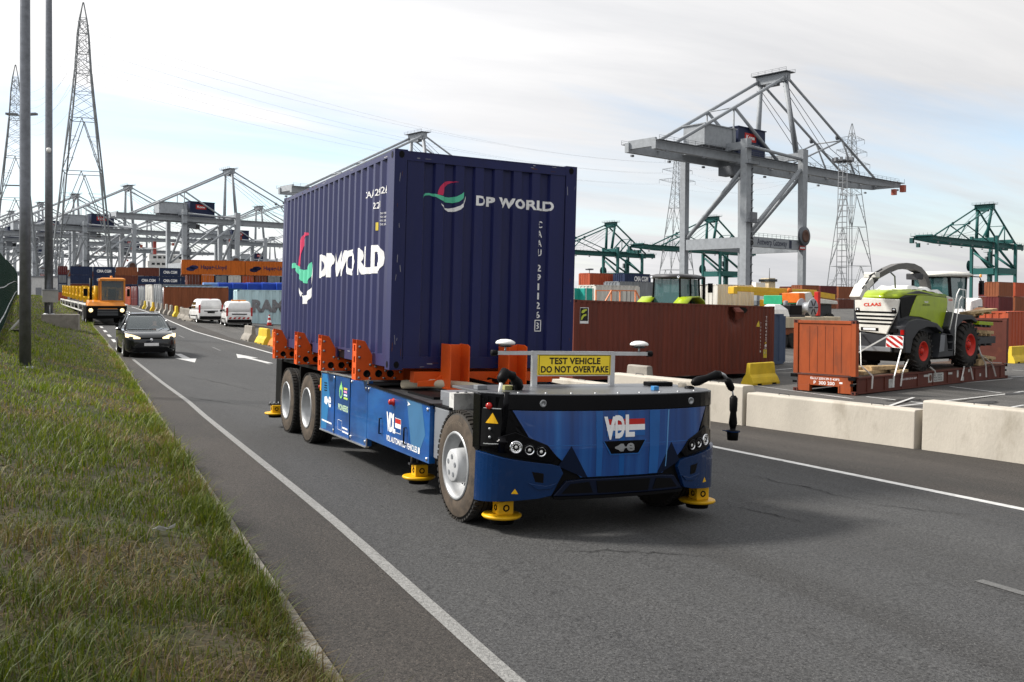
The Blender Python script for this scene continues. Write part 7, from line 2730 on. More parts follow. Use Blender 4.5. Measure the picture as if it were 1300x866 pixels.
M_CARB = mat("black car paint", (.010, .011, .013), .16, var=.1, scale=2, coat=1.0)
M_GLAS2 = mat("car glass", (.16, .19, .20), .03, var=0, coat=1.0, alpha=.45)
M_SKIN = mat("skin", (.50, .28, .20), .55, var=.08)
M_DRL = mat("lit headlamp", (.95, .85, .6), .2, var=0, emit=(1.0, .72, .34), estr=1.6)


def person_seated(loc, m_top):
    """one continuous seated figure grown with a skin modifier"""
    V = [(0, 0, 0), (0, .02, .22), (0, .04, .45), (0, .03, .58), (0, .0, .66), (0, -.02, .76), (0, -.03, .86),
         (-.19, .03, .53), (-.26, -.12, .30), (-.20, -.38, .36), (.19, .03, .53), (.26, -.12, .30), (.20, -.38, .36), (-.11, -.02, 0), (-.13, -.42, .06), (-.13, -.62, -.32), (.11, -.02, 0), (.13, -.42, .06), (.13, -.62, -.32)]
    E_ = [(0, 1), (1, 2), (2, 3), (3, 4), (4, 5), (5, 6), (3, 7), (7, 8), (8, 9), (3, 10), (10, 11), (11, 12), (0, 13), (13, 14), (14, 15), (0, 16), (16, 17), (17, 18)]
    R_ = [.14, .14, .16, .09, .055, .085, .06, .07, .05, .035, .07, .05, .035, .10, .075, .055, .10, .075, .055]
    me = bpy.data.meshes.new("person")
    me.from_pydata([Vector(v) + Vector(loc) for v in V], E_, [])
    o = bpy.data.objects.new("person", me)
    COL.objects.link(o)
    md = o.modifiers.new("Skin", 'SKIN')
    lay = me.skin_vertices[0] if me.skin_vertices else None
    if lay is None:
        bm = bmesh.new()
        bm.from_mesh(me)
        bm.verts.layers.skin.verify()
        bm.to_mesh(me)
        bm.free()
        lay = me.skin_vertices[0]
    for i, rr in enumerate(R_):
        lay.data[i].radius = (rr, rr)
        lay.data[i].use_root = i == 0
    sd = o.modifiers.new("Subdivision", 'SUBSURF')
    sd.levels = sd.render_levels = 2
    dg = bpy.context.evaluated_depsgraph_get()
    body = bpy.data.meshes.new_from_object(o.evaluated_get(dg))
    o.modifiers.clear()
    o.data = body
    body.materials.clear()
    body.materials.append(m_top)
    body.materials.append(M_SKIN)
    zn = loc[2] + .62
    tip = min((v for v in body.vertices if loc[2] + .72 < v.co.z < loc[2] + .80), key=lambda v: v.co.y)
    tip.co.y -= .025
    for p in body.polygons:
        c = p.center
        hand = abs(c.x - loc[0]) > .14 and c.y - loc[1] < -.30 and c.z - loc[2] > .3
        p.material_index = 1 if (c.z > zn or hand) else 0
        p.use_smooth = True
    return o


sx0 = Vector((-.28, 27.9, gz(-.28, 27.9)))
suv = empty("dark_car", Matrix.Translation((-.28, 28.0, gz(-.28, 28) + .0)) @ Matrix.Rotation(math.radians(1.5), 4, 'Z'))
tag(suv, "black sport utility car with lit headlights following the truck", "car")
loft_car("body", suv, [(0.0, .62, .42, .70), (.05, .78, .28, .82), (.22, .88, .22, .93), (.7, .925, .20, 1.0), (1.3, .93, .20, 1.06), (1.6, .93, .20, 1.09), (3.0, .93, .20, 1.11), (4.2, .925, .22, 1.12), (4.55, .87, .28, 1.08), (4.72, .74, .42, .95)], M_CARB)
roof = MB()
rr1 = [(2.25, .60, 1.62), (2.5, .62, 1.655), (3.2, .62, 1.67), (3.9, .60, 1.64), (4.2, .57, 1.60)]
roof.loft([[(-w_, s, z - .05), (w_, s, z - .05), (w_ * 1.02, s, z - .02), (w_ * .85, s, z + .02), (0, s, z + .035), (-w_ * .85, s, z + .02), (-w_ * 1.02, s, z - .02)] for s, w_, z in rr1], M_CARB)
ro = roof.build("roof", suv)
for s_ in (-1, 1):
    MB().tube([(s_ * .56, 2.3, 1.68), (s_ * .56, 2.5, 1.72), (s_ * .56, 3.9, 1.70), (s_ * .55, 4.1, 1.65)], .018, M_ALU, 6).build("roof_rail", ro)
pil = MB()
for s_ in (-1, 1):
    pil.tube([(s_ * .84, 1.25, 1.05), (s_ * .74, 1.75, 1.38), (s_ * .61, 2.27, 1.60)], .035, M_CARB, 6)
    pil.beam((s_ * .87, 2.75, 1.09), (s_ * .62, 2.85, 1.60), .07, .05, M_CARB)
    pil.beam((s_ * .86, 4.35, 1.10), (s_ * .57, 4.15, 1.58), .28, .06, M_CARB)
pil.build("pillars", suv)
MB().add([(-.80, 1.27, 1.07), (.80, 1.27, 1.07), (.72, 1.75, 1.39), (.59, 2.26, 1.60), (-.59, 2.26, 1.60), (-.72, 1.75, 1.39)], [(0, 1, 2, 5), (5, 2, 3, 4)], M_GLAS2, True).build("windscreen", suv)
for s_ in (-1, 1):
    MB().add([(s_ * .86, 1.5, 1.10), (s_ * .865, 4.2, 1.11), (s_ * .59, 4.1, 1.57), (s_ * .62, 2.35, 1.59)], [(0, 1, 2, 3)], M_GLAS2).build("side_window", suv)
    hl = MB().loft([[(s_ * .885, .17, .80), (s_ * .89, .20, .94), (s_ * .90, .40, .94), (s_ * .90, .40, .80)], [(s_ * .62, .01, .74), (s_ * .62, .05, .88), (s_ * .62, .3, .88), (s_ * .62, .3, .74)], [(s_ * .40, -.015, .74), (s_ * .40, .01, .79), (s_ * .40, .2, .79), (s_ * .40, .2, .74)]], M_DRL, smooth=False)
    hl.build("headlight", suv)
    MB().loft([[(s_ * .93, 1.62, 1.02), (s_ * .93, 1.70, 1.15), (s_ * .93, 1.72, 1.02)], [(s_ * 1.05, 1.58, 1.02), (s_ * 1.05, 1.66, 1.17), (s_ * 1.05, 1.76, 1.03)], [(s_ * 1.12, 1.62, 1.05), (s_ * 1.12, 1.66, 1.14), (s_ * 1.12, 1.74, 1.05)]], M_CARB).build("mirror", suv)
    for y in (.92, 3.72):
        road_wheel(suv, s_ * .83, y, .36, .24, s_, M_ALU)
    MB().box(s_ * .60 - .12, s_ * .60 + .12, .015, .06, .36, .48, M_BLACK).build("fog_lamp", suv)
MB().prism([(-.52, .58), (.52, .58), (.42, .78), (-.42, .78)], (0, .03, 0), (1, 0, 0), (0, 0, 1), (0, -1, 0), -.05, .018, M_BLACK).build("grille", suv)
MB().box(-.56, .56, -.01, .06, .24, .40, M_BLACK).build("lower_grille", suv)
MB().lathe((0, .012, .70), (0, -1, 0), [(0, .06), (.012, .055), (.014, .0)], M_CHROME, 12).build("emblem", suv)
MB().box(-.26, .26, -.035, -.01, .47, .58, M_WLET).build("number_plate", suv)
MB().box(-.78, .78, 4.0, 4.05, 1.1, 1.5, M_BLACK).build("parcel_shelf", suv)
fl = MB().box(-.75, .75, 1.4, 1.65, .95, 1.06, M_BLACK)
fl.build("dashboard", suv)
for s_ in (-.38, .38):
    MB().box(s_ - .22, s_ + .22, 2.55, 2.68, .5, 1.25, M_BLACK).build("seat", suv, .05)
per = person_seated((.38, 2.42, .55), mat("grey jacket", (.10, .10, .11), .8))
per.matrix_world = suv.matrix_world
hd = MB().lathe((.38, 2.41, 1.36), (0, .25, 1), [(-.03, .085), (.03, .098), (.08, .085), (.11, .03), (.112, 0)], mat("brown hair", (.06, .04, .03), .7), 14)
hdo = hd.build("hair", per)
tag(per, "person in a grey jacket driving the black car", "person")

M_VANW = paint("van white", (.78, .78, .77), .3, coat=.5)


def van(px, py, rz, label, bar):
    P = on_ground(px, py)
    r = empty("white_van", Matrix.Translation((P.x, P.y, gz(P.x, P.y))) @ Matrix.Rotation(math.radians(rz), 4, 'Z'))
    tag(r, label, "van", "white service vans beside the road")
    bd = loft_car("body", r, [(0, .80, .38, 1.02), (.08, .86, .28, 1.06), (.4, .875, .22, 1.08), (2.9, .875, .22, 1.06), (3.3, .87, .22, 1.02), (3.9, .84, .25, .92), (4.25, .76, .30, .80), (4.36, .62, .4, .68)], M_VANW)
    up = MB()
    rings = []
    for z, y0_, y1_, w_ in ((1.0, .02, 3.25, .865), (1.30, .06, 2.95, .83), (1.62, .12, 2.60, .76), (1.74, .22, 2.42, .70), (1.79, .45, 2.2, .58)):
        rings.append([(a, (y0_ + y1_) / 2 + b, z) for a, b in rrect(w_, (y1_ - y0_) / 2, .14, 3)])
    up.loft(rings, M_VANW)
    up.build("upper_body", r)
    MB().prism([(-.66, 1.08), (.66, 1.08), (.60, 1.52), (-.60, 1.52)], (0, .045, 0), (1, 0, 0), (0, .16, 1), (0, -1, 0), -.02, .22 - .16, M_DGLASS).build("rear_window", r)
    for s_ in (-1, 1):
        sw = MB()
        sw.add([(s_ * .862, 1.35, 1.08), (s_ * .862, 2.95, 1.08), (s_ * .79, 2.5, 1.55), (s_ * .79, 1.4, 1.55)], [(0, 1, 2, 3)], M_DGLASS)
        sw.build("side_window", r)
        MB().box(min(s_ * .76, s_ * .88), max(s_ * .76, s_ * .88), -.012, .10, .75, 1.35, M_REDGLOW).build("tail_light", r, .02)
        for y in (.72, 3.55):
            road_wheel(r, s_ * .80, y, .32, .2, s_, M_ALU)
        MB().box(min(s_ * .87, s_ * 1.03), max(s_ * .87, s_ * 1.03), 2.75, 2.87, 1.02, 1.18, M_BLACK).build("mirror", r, .03)
        MB().box(min(s_ * .70, s_ * .878), max(s_ * .70, s_ * .878), .5, 3.1, .50, .58, M_BLACK).build("side_moulding", r)
    MB().box(-.80, .80, -.06, .10, .30, .52, M_BLACK).build("rear_bumper", r, .03)
    MB().box(-.5, .5, -.022, .02, .86, .93, M_BLACK).build("trim_bar", r)
    pb = MB().box(-.26, .26, -.03, -.005, .74, .85, M_WLET if bar else M_BLACK)
    pb.build("number_plate", r)
    if bar:
        for k in range(5):
            MB().prism([(-.72 + k * .3, .56), (-.58 + k * .3, .56), (-.50 + k * .3, .68), (-.64 + k * .3, .68)], (0, -.012, 0), (1, 0, 0), (0, 0, 1), (0, -1, 0), 0, .012, M_RED).build("hazard_stripe", r)
        MB().box(-.5, .5, .55, .75, 1.795, 1.88, mat("amber lens", (.75, .28, .03), .25, var=0)).build("light_bar", r, .03)
    MB().box(-.05, .05, .3, .36, 1.78, 1.83, M_RED).build("aerial", r)
    MB().add([(-.78, 3.24, 1.06), (.78, 3.24, 1.06), (.64, 2.56, 1.63), (-.64, 2.56, 1.63)], [(0, 1, 2, 3)], M_DGLASS).build("windscreen", r)
    return r


van(304, 415.5, -3, "white service van with red stripes on the rear bumper and an orange roof bar", True)
van(268, 410.5, 4, "plain white service van parked ahead of the striped one, left of it", False)
q = on_ground(315, 431)
q = on_ground(320, 416)
cn = MB()
cone = empty("traffic_cone", Matrix.Translation((10.6, 60.6, gz(10.6, 60.6))))
for z0_, z1_, m in ((.04, .25, M_RED), (.25, .42, M_WLET), (.42, .60, M_RED), (.60, .72, M_WLET), (.72, .82, M_RED)):
    MB().lathe((0, 0, 0), (0, 0, 1), [(z0_, .19 - .18 * z0_), (z1_, .19 - .18 * z1_)], m, 14).build("band", cone)
MB().box(-.24, .24, -.24, .24, 0, .04, M_BLACK).build("foot", cone)
tag(cone, "red and white traffic cone beside the right white van", "traffic cone")

# orange terminal tractor
M_TOR = paint("tractor orange", (.60, .20, .012), .4, coat=.3)
TP = (-.62, 57.3)
ttk = empty("terminal_tractor", Matrix.Translation((TP[0], TP[1], gz(*TP))) @ Matrix.Rotation(math.radians(2), 4, 'Z'))
tag(ttk, "orange terminal tractor with glass cab and lit headlights driving behind the black car", "terminal tractor")
MB().loft([[(-1.22, 0, .45), (1.22, 0, .45), (1.22, -.02, 1.25), (-1.22, -.02, 1.25)], [(-1.25, .5, .42), (1.25, .5, .42), (1.25, .5, 1.30), (-1.25, .5, 1.30)], [(-1.25, 2.6, .45), (1.25, 2.6, .45), (1.25, 2.6, 1.3), (-1.25, 2.6, 1.3)]], M_BLACK, smooth=False).build("bumper", ttk, .05)
MB().loft([[(-1.18, -.02, 1.26), (1.18, -.02, 1.26), (1.1, .25, 1.50), (-1.1, .25, 1.50)], [(-1.2, 1.3, 1.30), (1.2, 1.3, 1.30), (1.12, 1.3, 1.66), (-1.12, 1.3, 1.66)]], M_TOR, smooth=False).build("hood", ttk, .04)
MB().box(-.6, .75, -.045, -.02, .62, 1.12, M_BLACK).build("grille", ttk)
for k in range(4):
    MB().box(-.55, .7, -.06, -.044, .66 + k * .12, .70 + k * .12, M_GREYP).build("grille_bar", ttk)
MB().box(-.5, .65, -.07, -.05, 1.06, 1.11, M_TOR).build("grille_stripe", ttk)
for s_ in (-.95, .95):
    MB().lathe((s_, -.03, .98), (0, -1, 0), [(0, .13), (.03, .13), (.05, .06), (.052, 0)], M_DRL, 16).build("headlight", ttk)
cbf = MB()
CQ = [(-.30, .75), (1.16, .75), (1.16, 2.1), (-.30, 2.1)]
for x, y in CQ:
    cbf.beam((x, y, 1.5), (x, y + (.06 if y < 1 else 0), 2.95), .10, .10, M_TOR)
cbf.box(-.32, 1.18, .72, 2.12, 1.42, 1.62, M_TOR)
cfo = cbf.build("cab_frame", ttk)
for i in range(4):
    (a, b), (c_, d_) = CQ[i], CQ[(i + 1) % 4]
    MB().add([(a, b, 1.63), (c_, d_, 1.63), (c_, d_ + (.06 if d_ < 1 else 0), 2.92), (a, b + (.06 if b < 1 else 0), 2.92)], [(0, 1, 2, 3)], mat("dark cab glass", (.05, .07, .075), .03, var=0, coat=1, alpha=.72)).build("cab_window", cfo)
MB().loft([[(-.36, .68, 2.93), (1.22, .68, 2.93), (1.22, 2.16, 2.93), (-.36, 2.16, 2.93)], [(-.36, .68, 3.06), (1.22, .68, 3.06), (1.22, 2.16, 3.06), (-.36, 2.16, 3.06)], [(-.2, .85, 3.14), (1.05, .85, 3.14), (1.05, 2.0, 3.14), (-.2, 2.0, 3.14)]], M_TOR, smooth=False).build("cab_roof", ttk)
MB().box(.2, .7, 1.4, 1.55, 1.5, 2.4, M_BLACK).build("driver_seat", ttk, .05)
MB().tube([(-.85, 1.6, 1.3), (-.85, 1.6, 3.1)], .09, M_BLACK, 10).build("exhaust_stack", ttk)
MB().tube([(-.55, 1.4, 1.3), (-.55, 1.4, 2.6)], .14, M_SENS, 10).build("air_cleaner", ttk)
for x0_, x1_ in ((-1.35, -1.1), (1.32, 1.5)):
    MB().box(x0_, x1_, .7, .78, 1.9, 2.4, M_BLACK).build("mirror", ttk, .02)
for s_ in (-1, 1):
    for y in (1.0, 3.6, 4.7):
        road_wheel(ttk, s_ * 1.02, y, .52, .36, s_, M_RIM)
MB().box(-.5, .5, 2.4, 5.4, .6, 1.05, M_STEEL).build("chassis", ttk)
MB().lathe((.4, 1.4, 3.14), (0, 0, 1), [(0, .08), (.12, .08), (.15, 0)], mat("amber lens", (.75, .28, .03), .25, var=0), 10).build("beacon", ttk)
# trailer with white side frames
T0, T1 = at(112, 404, 66), at(77, 383, 108)
d_ = flat(T1 - T0)
zA, zB = gz(T0.x, T0.y), gz(T1.x, T1.y)
TL = (Vector((T1.x, T1.y, 0)) - Vector((T0.x, T0.y, 0))).length
trl = empty("flat_trailer", frame((T0.x, T0.y, zA), (d_ + Vector((0, 0, (zB - zA) / TL))).normalized(), Vector((d_.y, -d_.x, 0))))
tag(trl, "long flat trailer train with white side rails carrying yellow frames, behind the orange tractor", "trailer")
nb = 4
for k in range(nb):
    a0, a1 = TL * k / nb, TL * (k + 1) / nb - .8
    bed = MB().box(a0, a1, 0, 2.5, .95, 1.2, M_STEEL)
    bo = bed.build("trailer_bed", trl)
    rl = MB()
    for b in (-.06, 2.5):
        rl.box(a0, a1, b, b + .06, 1.15, 1.28, M_WHITE)
        rl.box(a0, a1, b, b + .06, .62, .72, M_WHITE)
        for q in range(3):
            xq = a0 + (a1 - a0 - .1) * q / 2
            rl.box(xq, xq + .12, b + .002, b + .058, .721, 1.149, M_WHITE)
    rl.build("side_rail", bo)
    for q in (1.2, a1 - a0 - 1.2):
        for b in (.2, 2.3):
            MB().tube([(a0 + q, b - .15, .45), (a0 + q, b + .15, .45)], .45, M_RUB, 16).build("wheel", bo)
TF = trl.matrix_world
for k in range(9):
    a = .8 + k * (TL - 3.0) / 8
    mb = MB()
    for b in (.15, 2.2):
        for q in (0, 1.9):
            mb.box(q, q + .14, b, b + .14, 0, 1.15, M_SENS)
        mb.box(.161, 1.899, b, b + .16, 1.0, 1.15, M_SENS)
        mb.box(.161, 1.899, b, b + .16, .35, .50, M_SENS)
        mb.beam((.16, b + .08, .5), (1.9, b + .08, 1.0), .1, .1, M_SENS)
    for q in (0.0, 1.9):
        mb.box(q, q + .16, .311, 2.199, .95, 1.12, M_SENS)
        mb.box(q, q + .16, .311, 2.199, .1, .25, M_SENS)
    mb.box(.7, 1.2, .8, 1.7, .0, .30, mat("ochre casting", (.50, .27, .03), .5, var=.2))
    o = mb.build("yellow_frame", M=TF @ Matrix.Translation((a, 0, 1.285)))
    tag(o, "yellow steel frame on the trailer train, %s behind the orange tractor" % ordn[k], "steel frame", "yellow frames on the trailers")

# ------------------------------------------------------------------ far left: warehouse, ship
def house(px0, px1, ytop, dep, m, name, label, cat, roof_m=None, win=True):
    a, b = at(px0, 378, dep), at(px1, 378, dep)
    d_ = flat(b - a)
    nrm = Vector((-d_.y, d_.x, 0))
    z0_ = gz(a.x, a.y)
    Wd = (b - a).length
    Ht = at(px0, ytop, dep).z - z0_
    r = empty(name, frame((a.x, a.y, z0_), d_, nrm))
    tag(r, label, cat)
    MB().box(0, Wd, 0, 25, 0, Ht, m).build("wall", r)
    MB().box(-.3, Wd + .3, -.3, 25.3, Ht, Ht + .5, roof_m or M_GREYP).build("roof", r)
    if win:
        n_ = max(2, int(Wd / 6))
        for k in range(n_):
            w_ = MB().box(Wd * (k + .3) / n_, Wd * (k + .7) / n_, -.08, -.01, Ht * .1, Ht * .55, M_GREYP)
            w_.build("door", r)
    return r


house(40, 76, 352, 330, paint("pale cladding", (.50, .50, .49), .6), "warehouse", "pale grey warehouse beyond the road between the two poles", "warehouse")
shp = at(180, 380, 640)
d_ = (RH * .9 + FH * .42).normalized()
sh = empty("container_ship", frame((shp.x, shp.y, 0), d_, Vector((-d_.y, d_.x, 0))))
tag(sh, "white superstructure of a ship moored behind the container stacks at the left", "ship")
MB().prism([(-60, 0), (-66, 14), (75, 14), (75, 0)], (0, 0, 0), (1, 0, 0), (0, 0, 1), (0, 1, 0), 0, 28, paint("ship hull blue", (.10, .17, .24), .5)).build("hull", sh)
so2 = MB()
for k in range(4):
    so2.box(2 + k, 34 - k, 3 + k, 24 - k, 14 + k * 4.5, 14 + (k + 1) * 4.5 - .003, M_WHITE)
so2 = so2.build("superstructure", sh)
for k in range(4):
    for q in range(8):
        MB().box(4.5 + k + q * 3.3, 6.6 + k + q * 3.3, 2.93 + k, 2.99 + k, 15.8 + k * 4.5, 17.3 + k * 4.5, M_DGLASS).build("window", so2)
MB().box(8, 10, 10, 13, 32, 41, mat("mast red", (.30, .06, .05), .5)).box(6.5, 11.5, 8, 15, 36, 36.4, M_WHITE).build("mast", sh)
MB().box(26, 32, 8, 18, 27, 37, mat("funnel grey", (.3, .33, .36), .5)).build("funnel", sh)
MB().box(-50, -2, 3, 25, 14, 20, ccol("rust")).build("hatch_cargo", sh)

# ------------------------------------------------------------------ background of the yard at the right
GR = "boxes and trailers beyond the dented brown container"


def on_chassis(px, dep, colr, label, L=6.058, H=2.7, up=1.15, text=None):
    q = at(px, 384, dep)
    z = gz(q.x, q.y)
    lav = math.atan2(-E1.y, -E1.x)
    c = far_cont((q.x, q.y, z + up), lav, colr, label, L=L, H=H, group=GR, text=text)
    M = cont_along((q.x, q.y, z), lav)
    t = empty("skeletal_trailer", M)
    for x in (.5, 1.7):
        MB().box(x, x + .25, .2, L - .2, up - .45, up - .005, M_STEEL).build("chassis_beam", t)
    for y in (1.0, 2.3):
        for x in (.2, 2.2):
            MB().tube([(x - .18, y, .48), (x + .18, y, .48)], .48, M_RUB, 14).build("wheel", t)
    MB().box(.3, 2.1, L - 1.3, L - 1.1, .05, up - .46, M_STEEL).build("landing_leg", t)
    tag(t, "trailer under the " + label[:60], "trailer", "trailers in the yard")
    return c


on_chassis(957, 98, "white", "white container on a trailer left of the yellow boom, above the torn dent")
on_chassis(826, 150, "navy", "navy container on a trailer left of the green tractor", L=6.058, H=2.9, up=2.6, text=("CMA CGM", 2.2, 5.4, 1.7, 2.5, M_WLET, .03))
on_chassis(783, 150, "redor", "long orange red container just right of the blue truck container", H=2.75, up=2.75)
on_chassis(832, 110, "grey", "pale grey container on a trailer between the rack and the green tractor", up=1.2)
on_chassis(812, 92, "white", "white container on a trailer behind the orange and white rack", up=.9)
q = at(1280, 430, 66)
far_cont((q.x + E1.x * 6.0, q.y + E1.y * 6.0, gz(q.x, q.y)), math.atan2(-E1.y, -E1.x), "redor", "orange red container cut off by the right edge behind the flatrack", L=6.058, H=2.6, group=GR)
for k, (px, cn) in enumerate(((1286, "rust"), (1306, "redor"), (1276, "maroon"), (1040, "rust"), (1062, "maroon"), (1084, "rust"), (1022, "brown"))):
    q = at(px, 386, 170 + 6 * k)
    far_cont((q.x, q.y, gz(q.x, q.y) + (2.6 if k < 3 else 2.0)), math.atan2(-E1.y, -E1.x), cn, "%s container far back in the yard %s" % (cn if cn != "redor" else "orange red", ("above the white truck's right side", "at the right picture edge, upper tier", "half behind the white truck cab", "under the legs of the lattice mast", "right of the lattice mast's foot", "behind the harvester's spout", "left of the lattice mast's foot")[k]), L=6.058, H=2.6, group=GR)
    far_cont((q.x, q.y, gz(q.x, q.y) - (0 if k < 3 else .6)), math.atan2(-E1.y, -E1.x), ("maroon", "rust", "brown")[k % 3], "lower %s container far back in the yard %s" % (("maroon", "rust", "brown")[k % 3], ("below the white truck's right side", "at the right edge, lower tier", "hidden behind the white truck", "in the row under the lattice mast", "in the row right of the mast", "in the row behind the harvester", "in the row left of the mast")[k]), L=6.058, H=2.6, group=GR)
# teal crates
for k, (px, lab) in enumerate(((739, "teal covered crate next to the right edge of the blue truck container"), (754, "second teal covered crate, right of the first"))):
    q = at(px, 384, 84)
    z = gz(q.x, q.y)
    hgt = at(px, 366, 84).z - z
    r = empty("covered_crate", frame((q.x, q.y, z), E1, E2))
    MB().box(-1.15, 0, 0, 2.2, .15, hgt, paint("teal cover", (.02, .30, .25), .5)).build("cover", r, .05)
    MB().box(-1.1, -.05, .05, 2.1, 0, .15, M_WOOD).build("pallet", r)
    for a in (-1.0, -.15):
        MB().box(a - .04, a + .04, -.012, 2.21, .16, hgt + .01, M_WEB).build("strap", r)
    tag(r, lab, "crate", "teal covered crates")
# orange and white rack
q = at(776, 384, 80)
r = empty("steel_rack", frame((q.x, q.y, gz(q.x, q.y)), E1, E2))
M_OW = mat("rack orange", (.62, .22, .10), .5)
hh = at(776, 368, 80).z - gz(q.x, q.y)
for a in (0, 3.0):
    for b in (0, 1.8):
        MB().beam((a, b, 0), (a, b, hh), .10, .10, M_OW).build("post", r)
for z in (hh - .05, hh - 1.1):
    for b in (0, 1.8):
        MB().beam((0, b, z), (3.0, b, z), .07, .09, M_OW).build("rail", r)
for a in (.7, 1.3, 1.9, 2.4):
    MB().beam((a, 0, hh - 1.1), (a, 0, hh), .04, .04, M_STEEL).build("bar", r)
MB().beam((-.9, 0, hh - 1.2), (0, 0, hh - .1), .1, .1, M_OW).beam((3.0, 0, hh), (3.9, 0, hh - 1.2), .1, .1, M_OW).build("side_strut", r)
MB().box(.1, 2.9, .1, 1.7, hh - 1.4, hh - 1.15, M_WHITE).build("tray", r)
tag(r, "orange and white steel rack above the dented brown container, left of the green tractor", "rack")
# yellow machines with a long boom and green / orange boxes
M_YELM = paint("machine yellow", (.66, .40, .03), .45)
q = at(952, 384, 92)
r = empty("mobile_crane", frame((q.x, q.y, gz(q.x, q.y)), E1, E2))
h0 = at(952, 368, 92).z - gz(q.x, q.y)
MB().beam((-1, 1.0, h0 + .1), (13.0, 1.0, h0 - .1), .5, .5, M_YELM).build("boom", r, .05)
MB().beam((11, 1.0, h0 - .1), (16.5, 1.0, h0 - .55), .6, .55, M_YELM).build("boom_extension", r)
MB().box(5.0, 8.0, 0, 2.4, 1.2, h0 - .9, M_YELM).build("superstructure", r, .08)
MB().box(8.2, 9.6, -.1, 1.0, 1.3, h0 - .8, M_DGLASS).build("cab", r, .08)
MB().box(-1.5, 10.5, .1, 2.4, .7, 1.2, M_YELM).build("chassis", r, .05)
for a in (-.4, 1.2, 7.0, 8.8):
    for b in (.1, 2.2):
        MB().tube([(a, b - .2, .65), (a, b + .2, .65)], .65, M_RUB, 18).build("wheel", r)
MB().lathe((7.0, .3, h0 + .0), (0, -1, 0), [(0, .28), (.25, .28), (.26, 0)], mat("signal orange", (.70, .16, .02), .5), 16).build("counterweight_roller", r)
MB().box(-1.6, -1.0, .7, 1.4, h0 - .4, h0 + .3, M_YELM).build("boom_head", r, .05)
tag(r, "yellow mobile crane with a long lowered boom behind the damaged end of the brown container", "mobile crane")
q = at(988, 384, 88)
r = empty("cargo_box", frame((q.x, q.y, gz(q.x, q.y)), E1, E2))
hz_ = at(988, 375, 88).z - gz(q.x, q.y)
MB().box(0, 2.6, -.4, 1.6, hz_ - .85, hz_, paint("bright green sheet", (.02, .33, .16), .5)).build("cover", r, .04)
MB().box(.1, 2.5, -.2, 1.4, 0, hz_ - .86, M_STEEL).build("base_frame", r)
tag(r, "bright green covered box in front of the yellow boom", "crate")
q = at(1018, 384, 86)
r = empty("field_machine", frame((q.x, q.y, gz(q.x, q.y)), E1, E2))
hz_ = at(1018, 372, 86).z - gz(q.x, q.y)
MB().prism([(0, hz_), (1.0, hz_ + .1), (1.4, hz_ - .4), (5.5, hz_ - .7), (5.6, hz_ - 1.0), (.2, hz_ - .9)], (0, -.3, 0), (1, 0, 0), (0, 0, 1), (0, 1, 0), 0, 1.8, M_OFFW).build("hood", r, .05)
MB().prism([(-.9, hz_), (0, hz_), (.1, hz_ - .9), (-.8, hz_ - .9)], (0, -.3, 0), (1, 0, 0), (0, 0, 1), (0, 1, 0), 0, 1.8, mat("signal orange", (.70, .16, .02), .5)).build("side_hood", r, .05)
MB().box(.2, 5.0, 0, 1.5, .8, hz_ - 1.0, M_STEEL).build("chassis", r, .04)
for a in (.6, 4.4):
    for b in (-.1, 1.6):
        MB().tube([(a, b - .2, .75), (a, b + .2, .75)], .75, M_RUB, 18).build("wheel", r)
tag(r, "orange and white field machine between the yellow boom and the harvester", "farm machine")
# cream trailer, grey wheel, red column behind the flatrack's end wall
q = at(984, 412, 62)
r = empty("flat_wagon", frame((q.x, q.y, gz(q.x, q.y)), E1, E2))
MB().box(0, 8.0, 0, 2.4, 1.35, 2.05, ccol("cream")).build("side_board", r, .03)
MB().box(.2, 7.8, .2, 2.2, .9, 1.34, ccol("rust")).build("chassis", r)
for a in (1.0, 2.2, 6.0, 7.2):
    for b in (.2, 2.2):
        MB().tube([(a, b - .2, .5), (a, b + .2, .5)], .5, M_RUB, 16).build("wheel", r)
tag(r, "cream sided flat wagon visible just above the orange end wall of the flatrack", "wagon")
M_WM = r.matrix_world
o = empty("cable_drum", M_WM @ Matrix.Translation((5.3, 1.0, 2.06)))
MB().lathe((0, -.5, .64), (0, 1, 0), [(0, 0), (0, .60), (.06, .64), (.10, .60), (.12, .35), (.85, .35), (.87, .60), (.93, .64), (.98, .60), (.98, 0)], mat("drum grey", (.30, .31, .33), .5, .3), 32).build("drum", o)
for k in range(6):
    a = math.pi * k / 3
    MB().beam((.14 * math.cos(a), -.515, .64 + .14 * math.sin(a)), (.54 * math.cos(a), -.515, .64 + .54 * math.sin(a)), .07, .04, M_STEEL, (0, 1, 0)).build("spoke", o)
tag(o, "large grey drum wheel standing on the cream wagon behind the end wall", "drum")
o = MB().loft([[(-.9, 0, 0), (.9, 0, 0), (.9, 1.5, 0), (-.9, 1.5, 0)], [(-.8, .1, .5), (.8, .1, .5), (.8, 1.4, .5), (-.8, 1.4, .5)], [(-.35, .4, .85), (.35, .4, .85), (.35, 1.0, .85), (-.35, 1.0, .85)]], M_WHITE, smooth=False).build("white_bundle", M=M_WM @ Matrix.Translation((1.6, .5, 2.06)), bevel=.06)
tag(o, "white wrapped bundle on the left part of the cream wagon", "bundle")
o = empty("engine_unit", M_WM @ Matrix.Translation((3.4, .6, 2.06)))
MB().box(-.7, .7, 0, 1.2, .15, .80, M_BLACK).build("block", o, .05)
MB().box(-.9, .9, -.1, 1.3, 0, .15, M_STEEL).build("skid", o)
MB().lathe((-.4, .6, .8), (0, 0, 1), [(0, .16), (.25, .16), (.3, .1), (.31, 0)], M_GREYP, 14).build("filter", o)
tag(o, "black engine unit on the cream wagon beside the grey drum", "engine")
o = empty("steel_column", M_WM @ Matrix.Translation((6.6, 1.0, 2.06)))
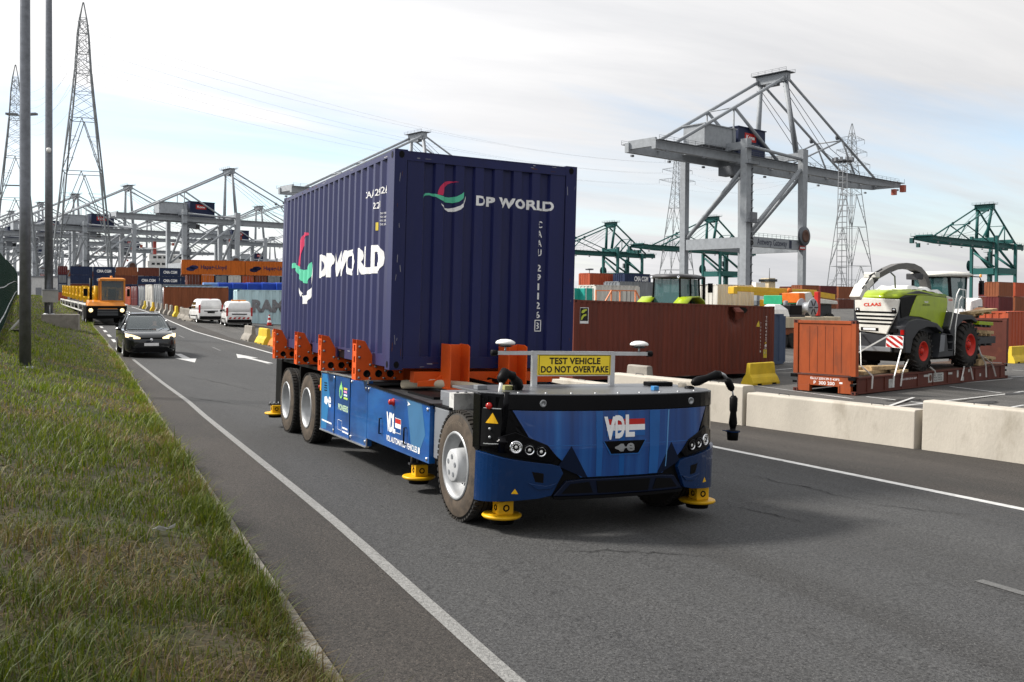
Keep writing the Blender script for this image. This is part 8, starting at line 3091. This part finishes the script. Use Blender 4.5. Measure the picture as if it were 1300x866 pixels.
MB().box(-.16, .16, -.16, .16, .06, 1.75, M_RED).build("post", o, .02)
MB().box(-.35, .35, -.3, .3, 0, .06, M_STEEL).build("foot_plate", o)
tag(o, "bright red upright column left of the harvester's white grille", "column")
# ship's yellow bridge tower far back
q = at(985, 384, 520)
d_ = (RH * .85 + FH * .5).normalized()
r = empty("dredger", frame((q.x, q.y, 0), d_, Vector((-d_.y, d_.x, 0))))
hz_ = at(985, 353, 520).z
MB().prism([(-22, 0), (-25, 9), (45, 9), (45, 0)], (0, 0, 0), (1, 0, 0), (0, 0, 1), (0, 1, 0), 0, 14, M_YELM).build("hull", r)
MB().box(-2.5, 2.5, 3, 9, 9, hz_, ccol("cream")).build("bridge_tower", r)
MB().box(-3.2, 3.2, 2.2, 9.8, hz_ - 2, hz_ - .6, M_DGLASS).build("bridge_window", r)
MB().tube([(1, 6, hz_), (1, 6, hz_ + 5.5)], .25, M_GREYP, 6).build("mast", r)
MB().box(-12, -5, 3, 10, 9, 13, M_WHITE).build("deck_house", r)
tag(r, "yellow vessel with a cream bridge tower right of the grey crane leg", "ship")
# white truck
q = at(1232, 410, 74)
wt = empty("white_truck", frame((q.x, q.y, gz(q.x, q.y)), E1, E2))
tag(wt, "white cab over truck behind the harvester cab at the right", "truck")
MB().loft([[(0.15, 0, .9), (0.15, 2.5, .9), (0.15, 2.5, 3.2), (.15, 0, 3.2)], [(1.9, 0, .9), (1.9, 2.5, .9), (1.9, 2.5, 3.45), (1.9, 0, 3.45)], [(2.45, .05, .9), (2.45, 2.45, .9), (2.3, 2.4, 3.3), (2.3, .1, 3.3)]], M_WHITE, smooth=False).build("cab", wt, .06)
MB().add([(2.462, .2, 2.0), (2.462, 2.3, 2.0), (2.345, 2.3, 2.95), (2.345, .2, 2.95)], [(0, 1, 2, 3)], M_DGLASS).build("windscreen", wt)
MB().box(1.3, 2.1, -.015, .0, 1.9, 2.8, M_DGLASS).build("side_window", wt)
MB().box(.4, 1.0, -.015, .0, 2.1, 2.7, mat("dull label white", (.42, .42, .40), .6)).build("vent", wt)
MB().box(-5.5, 2.4, .3, 2.2, .6, .9, M_STEEL).build("chassis", wt)
MB().box(1.0, 2.6, 0, 2.5, .35, .88, M_GREYP).build("bumper", wt, .05)
MB().tube([(-.3, .5, .9), (-.3, .5, 3.3)], .1, M_CHROME, 10).build("exhaust_stack", wt)
for a in (1.5, -3.0, -4.3):
    for b, s_ in ((.2, -1), (2.3, 1)):
        MB().tube([(a, b - .16, .52), (a, b + .16, .52)], .52, M_RUB, 18).build("wheel", wt)
MB().box(2.2, 2.35, -.35, -.1, 1.9, 2.7, M_BLACK).build("mirror", wt, .02)
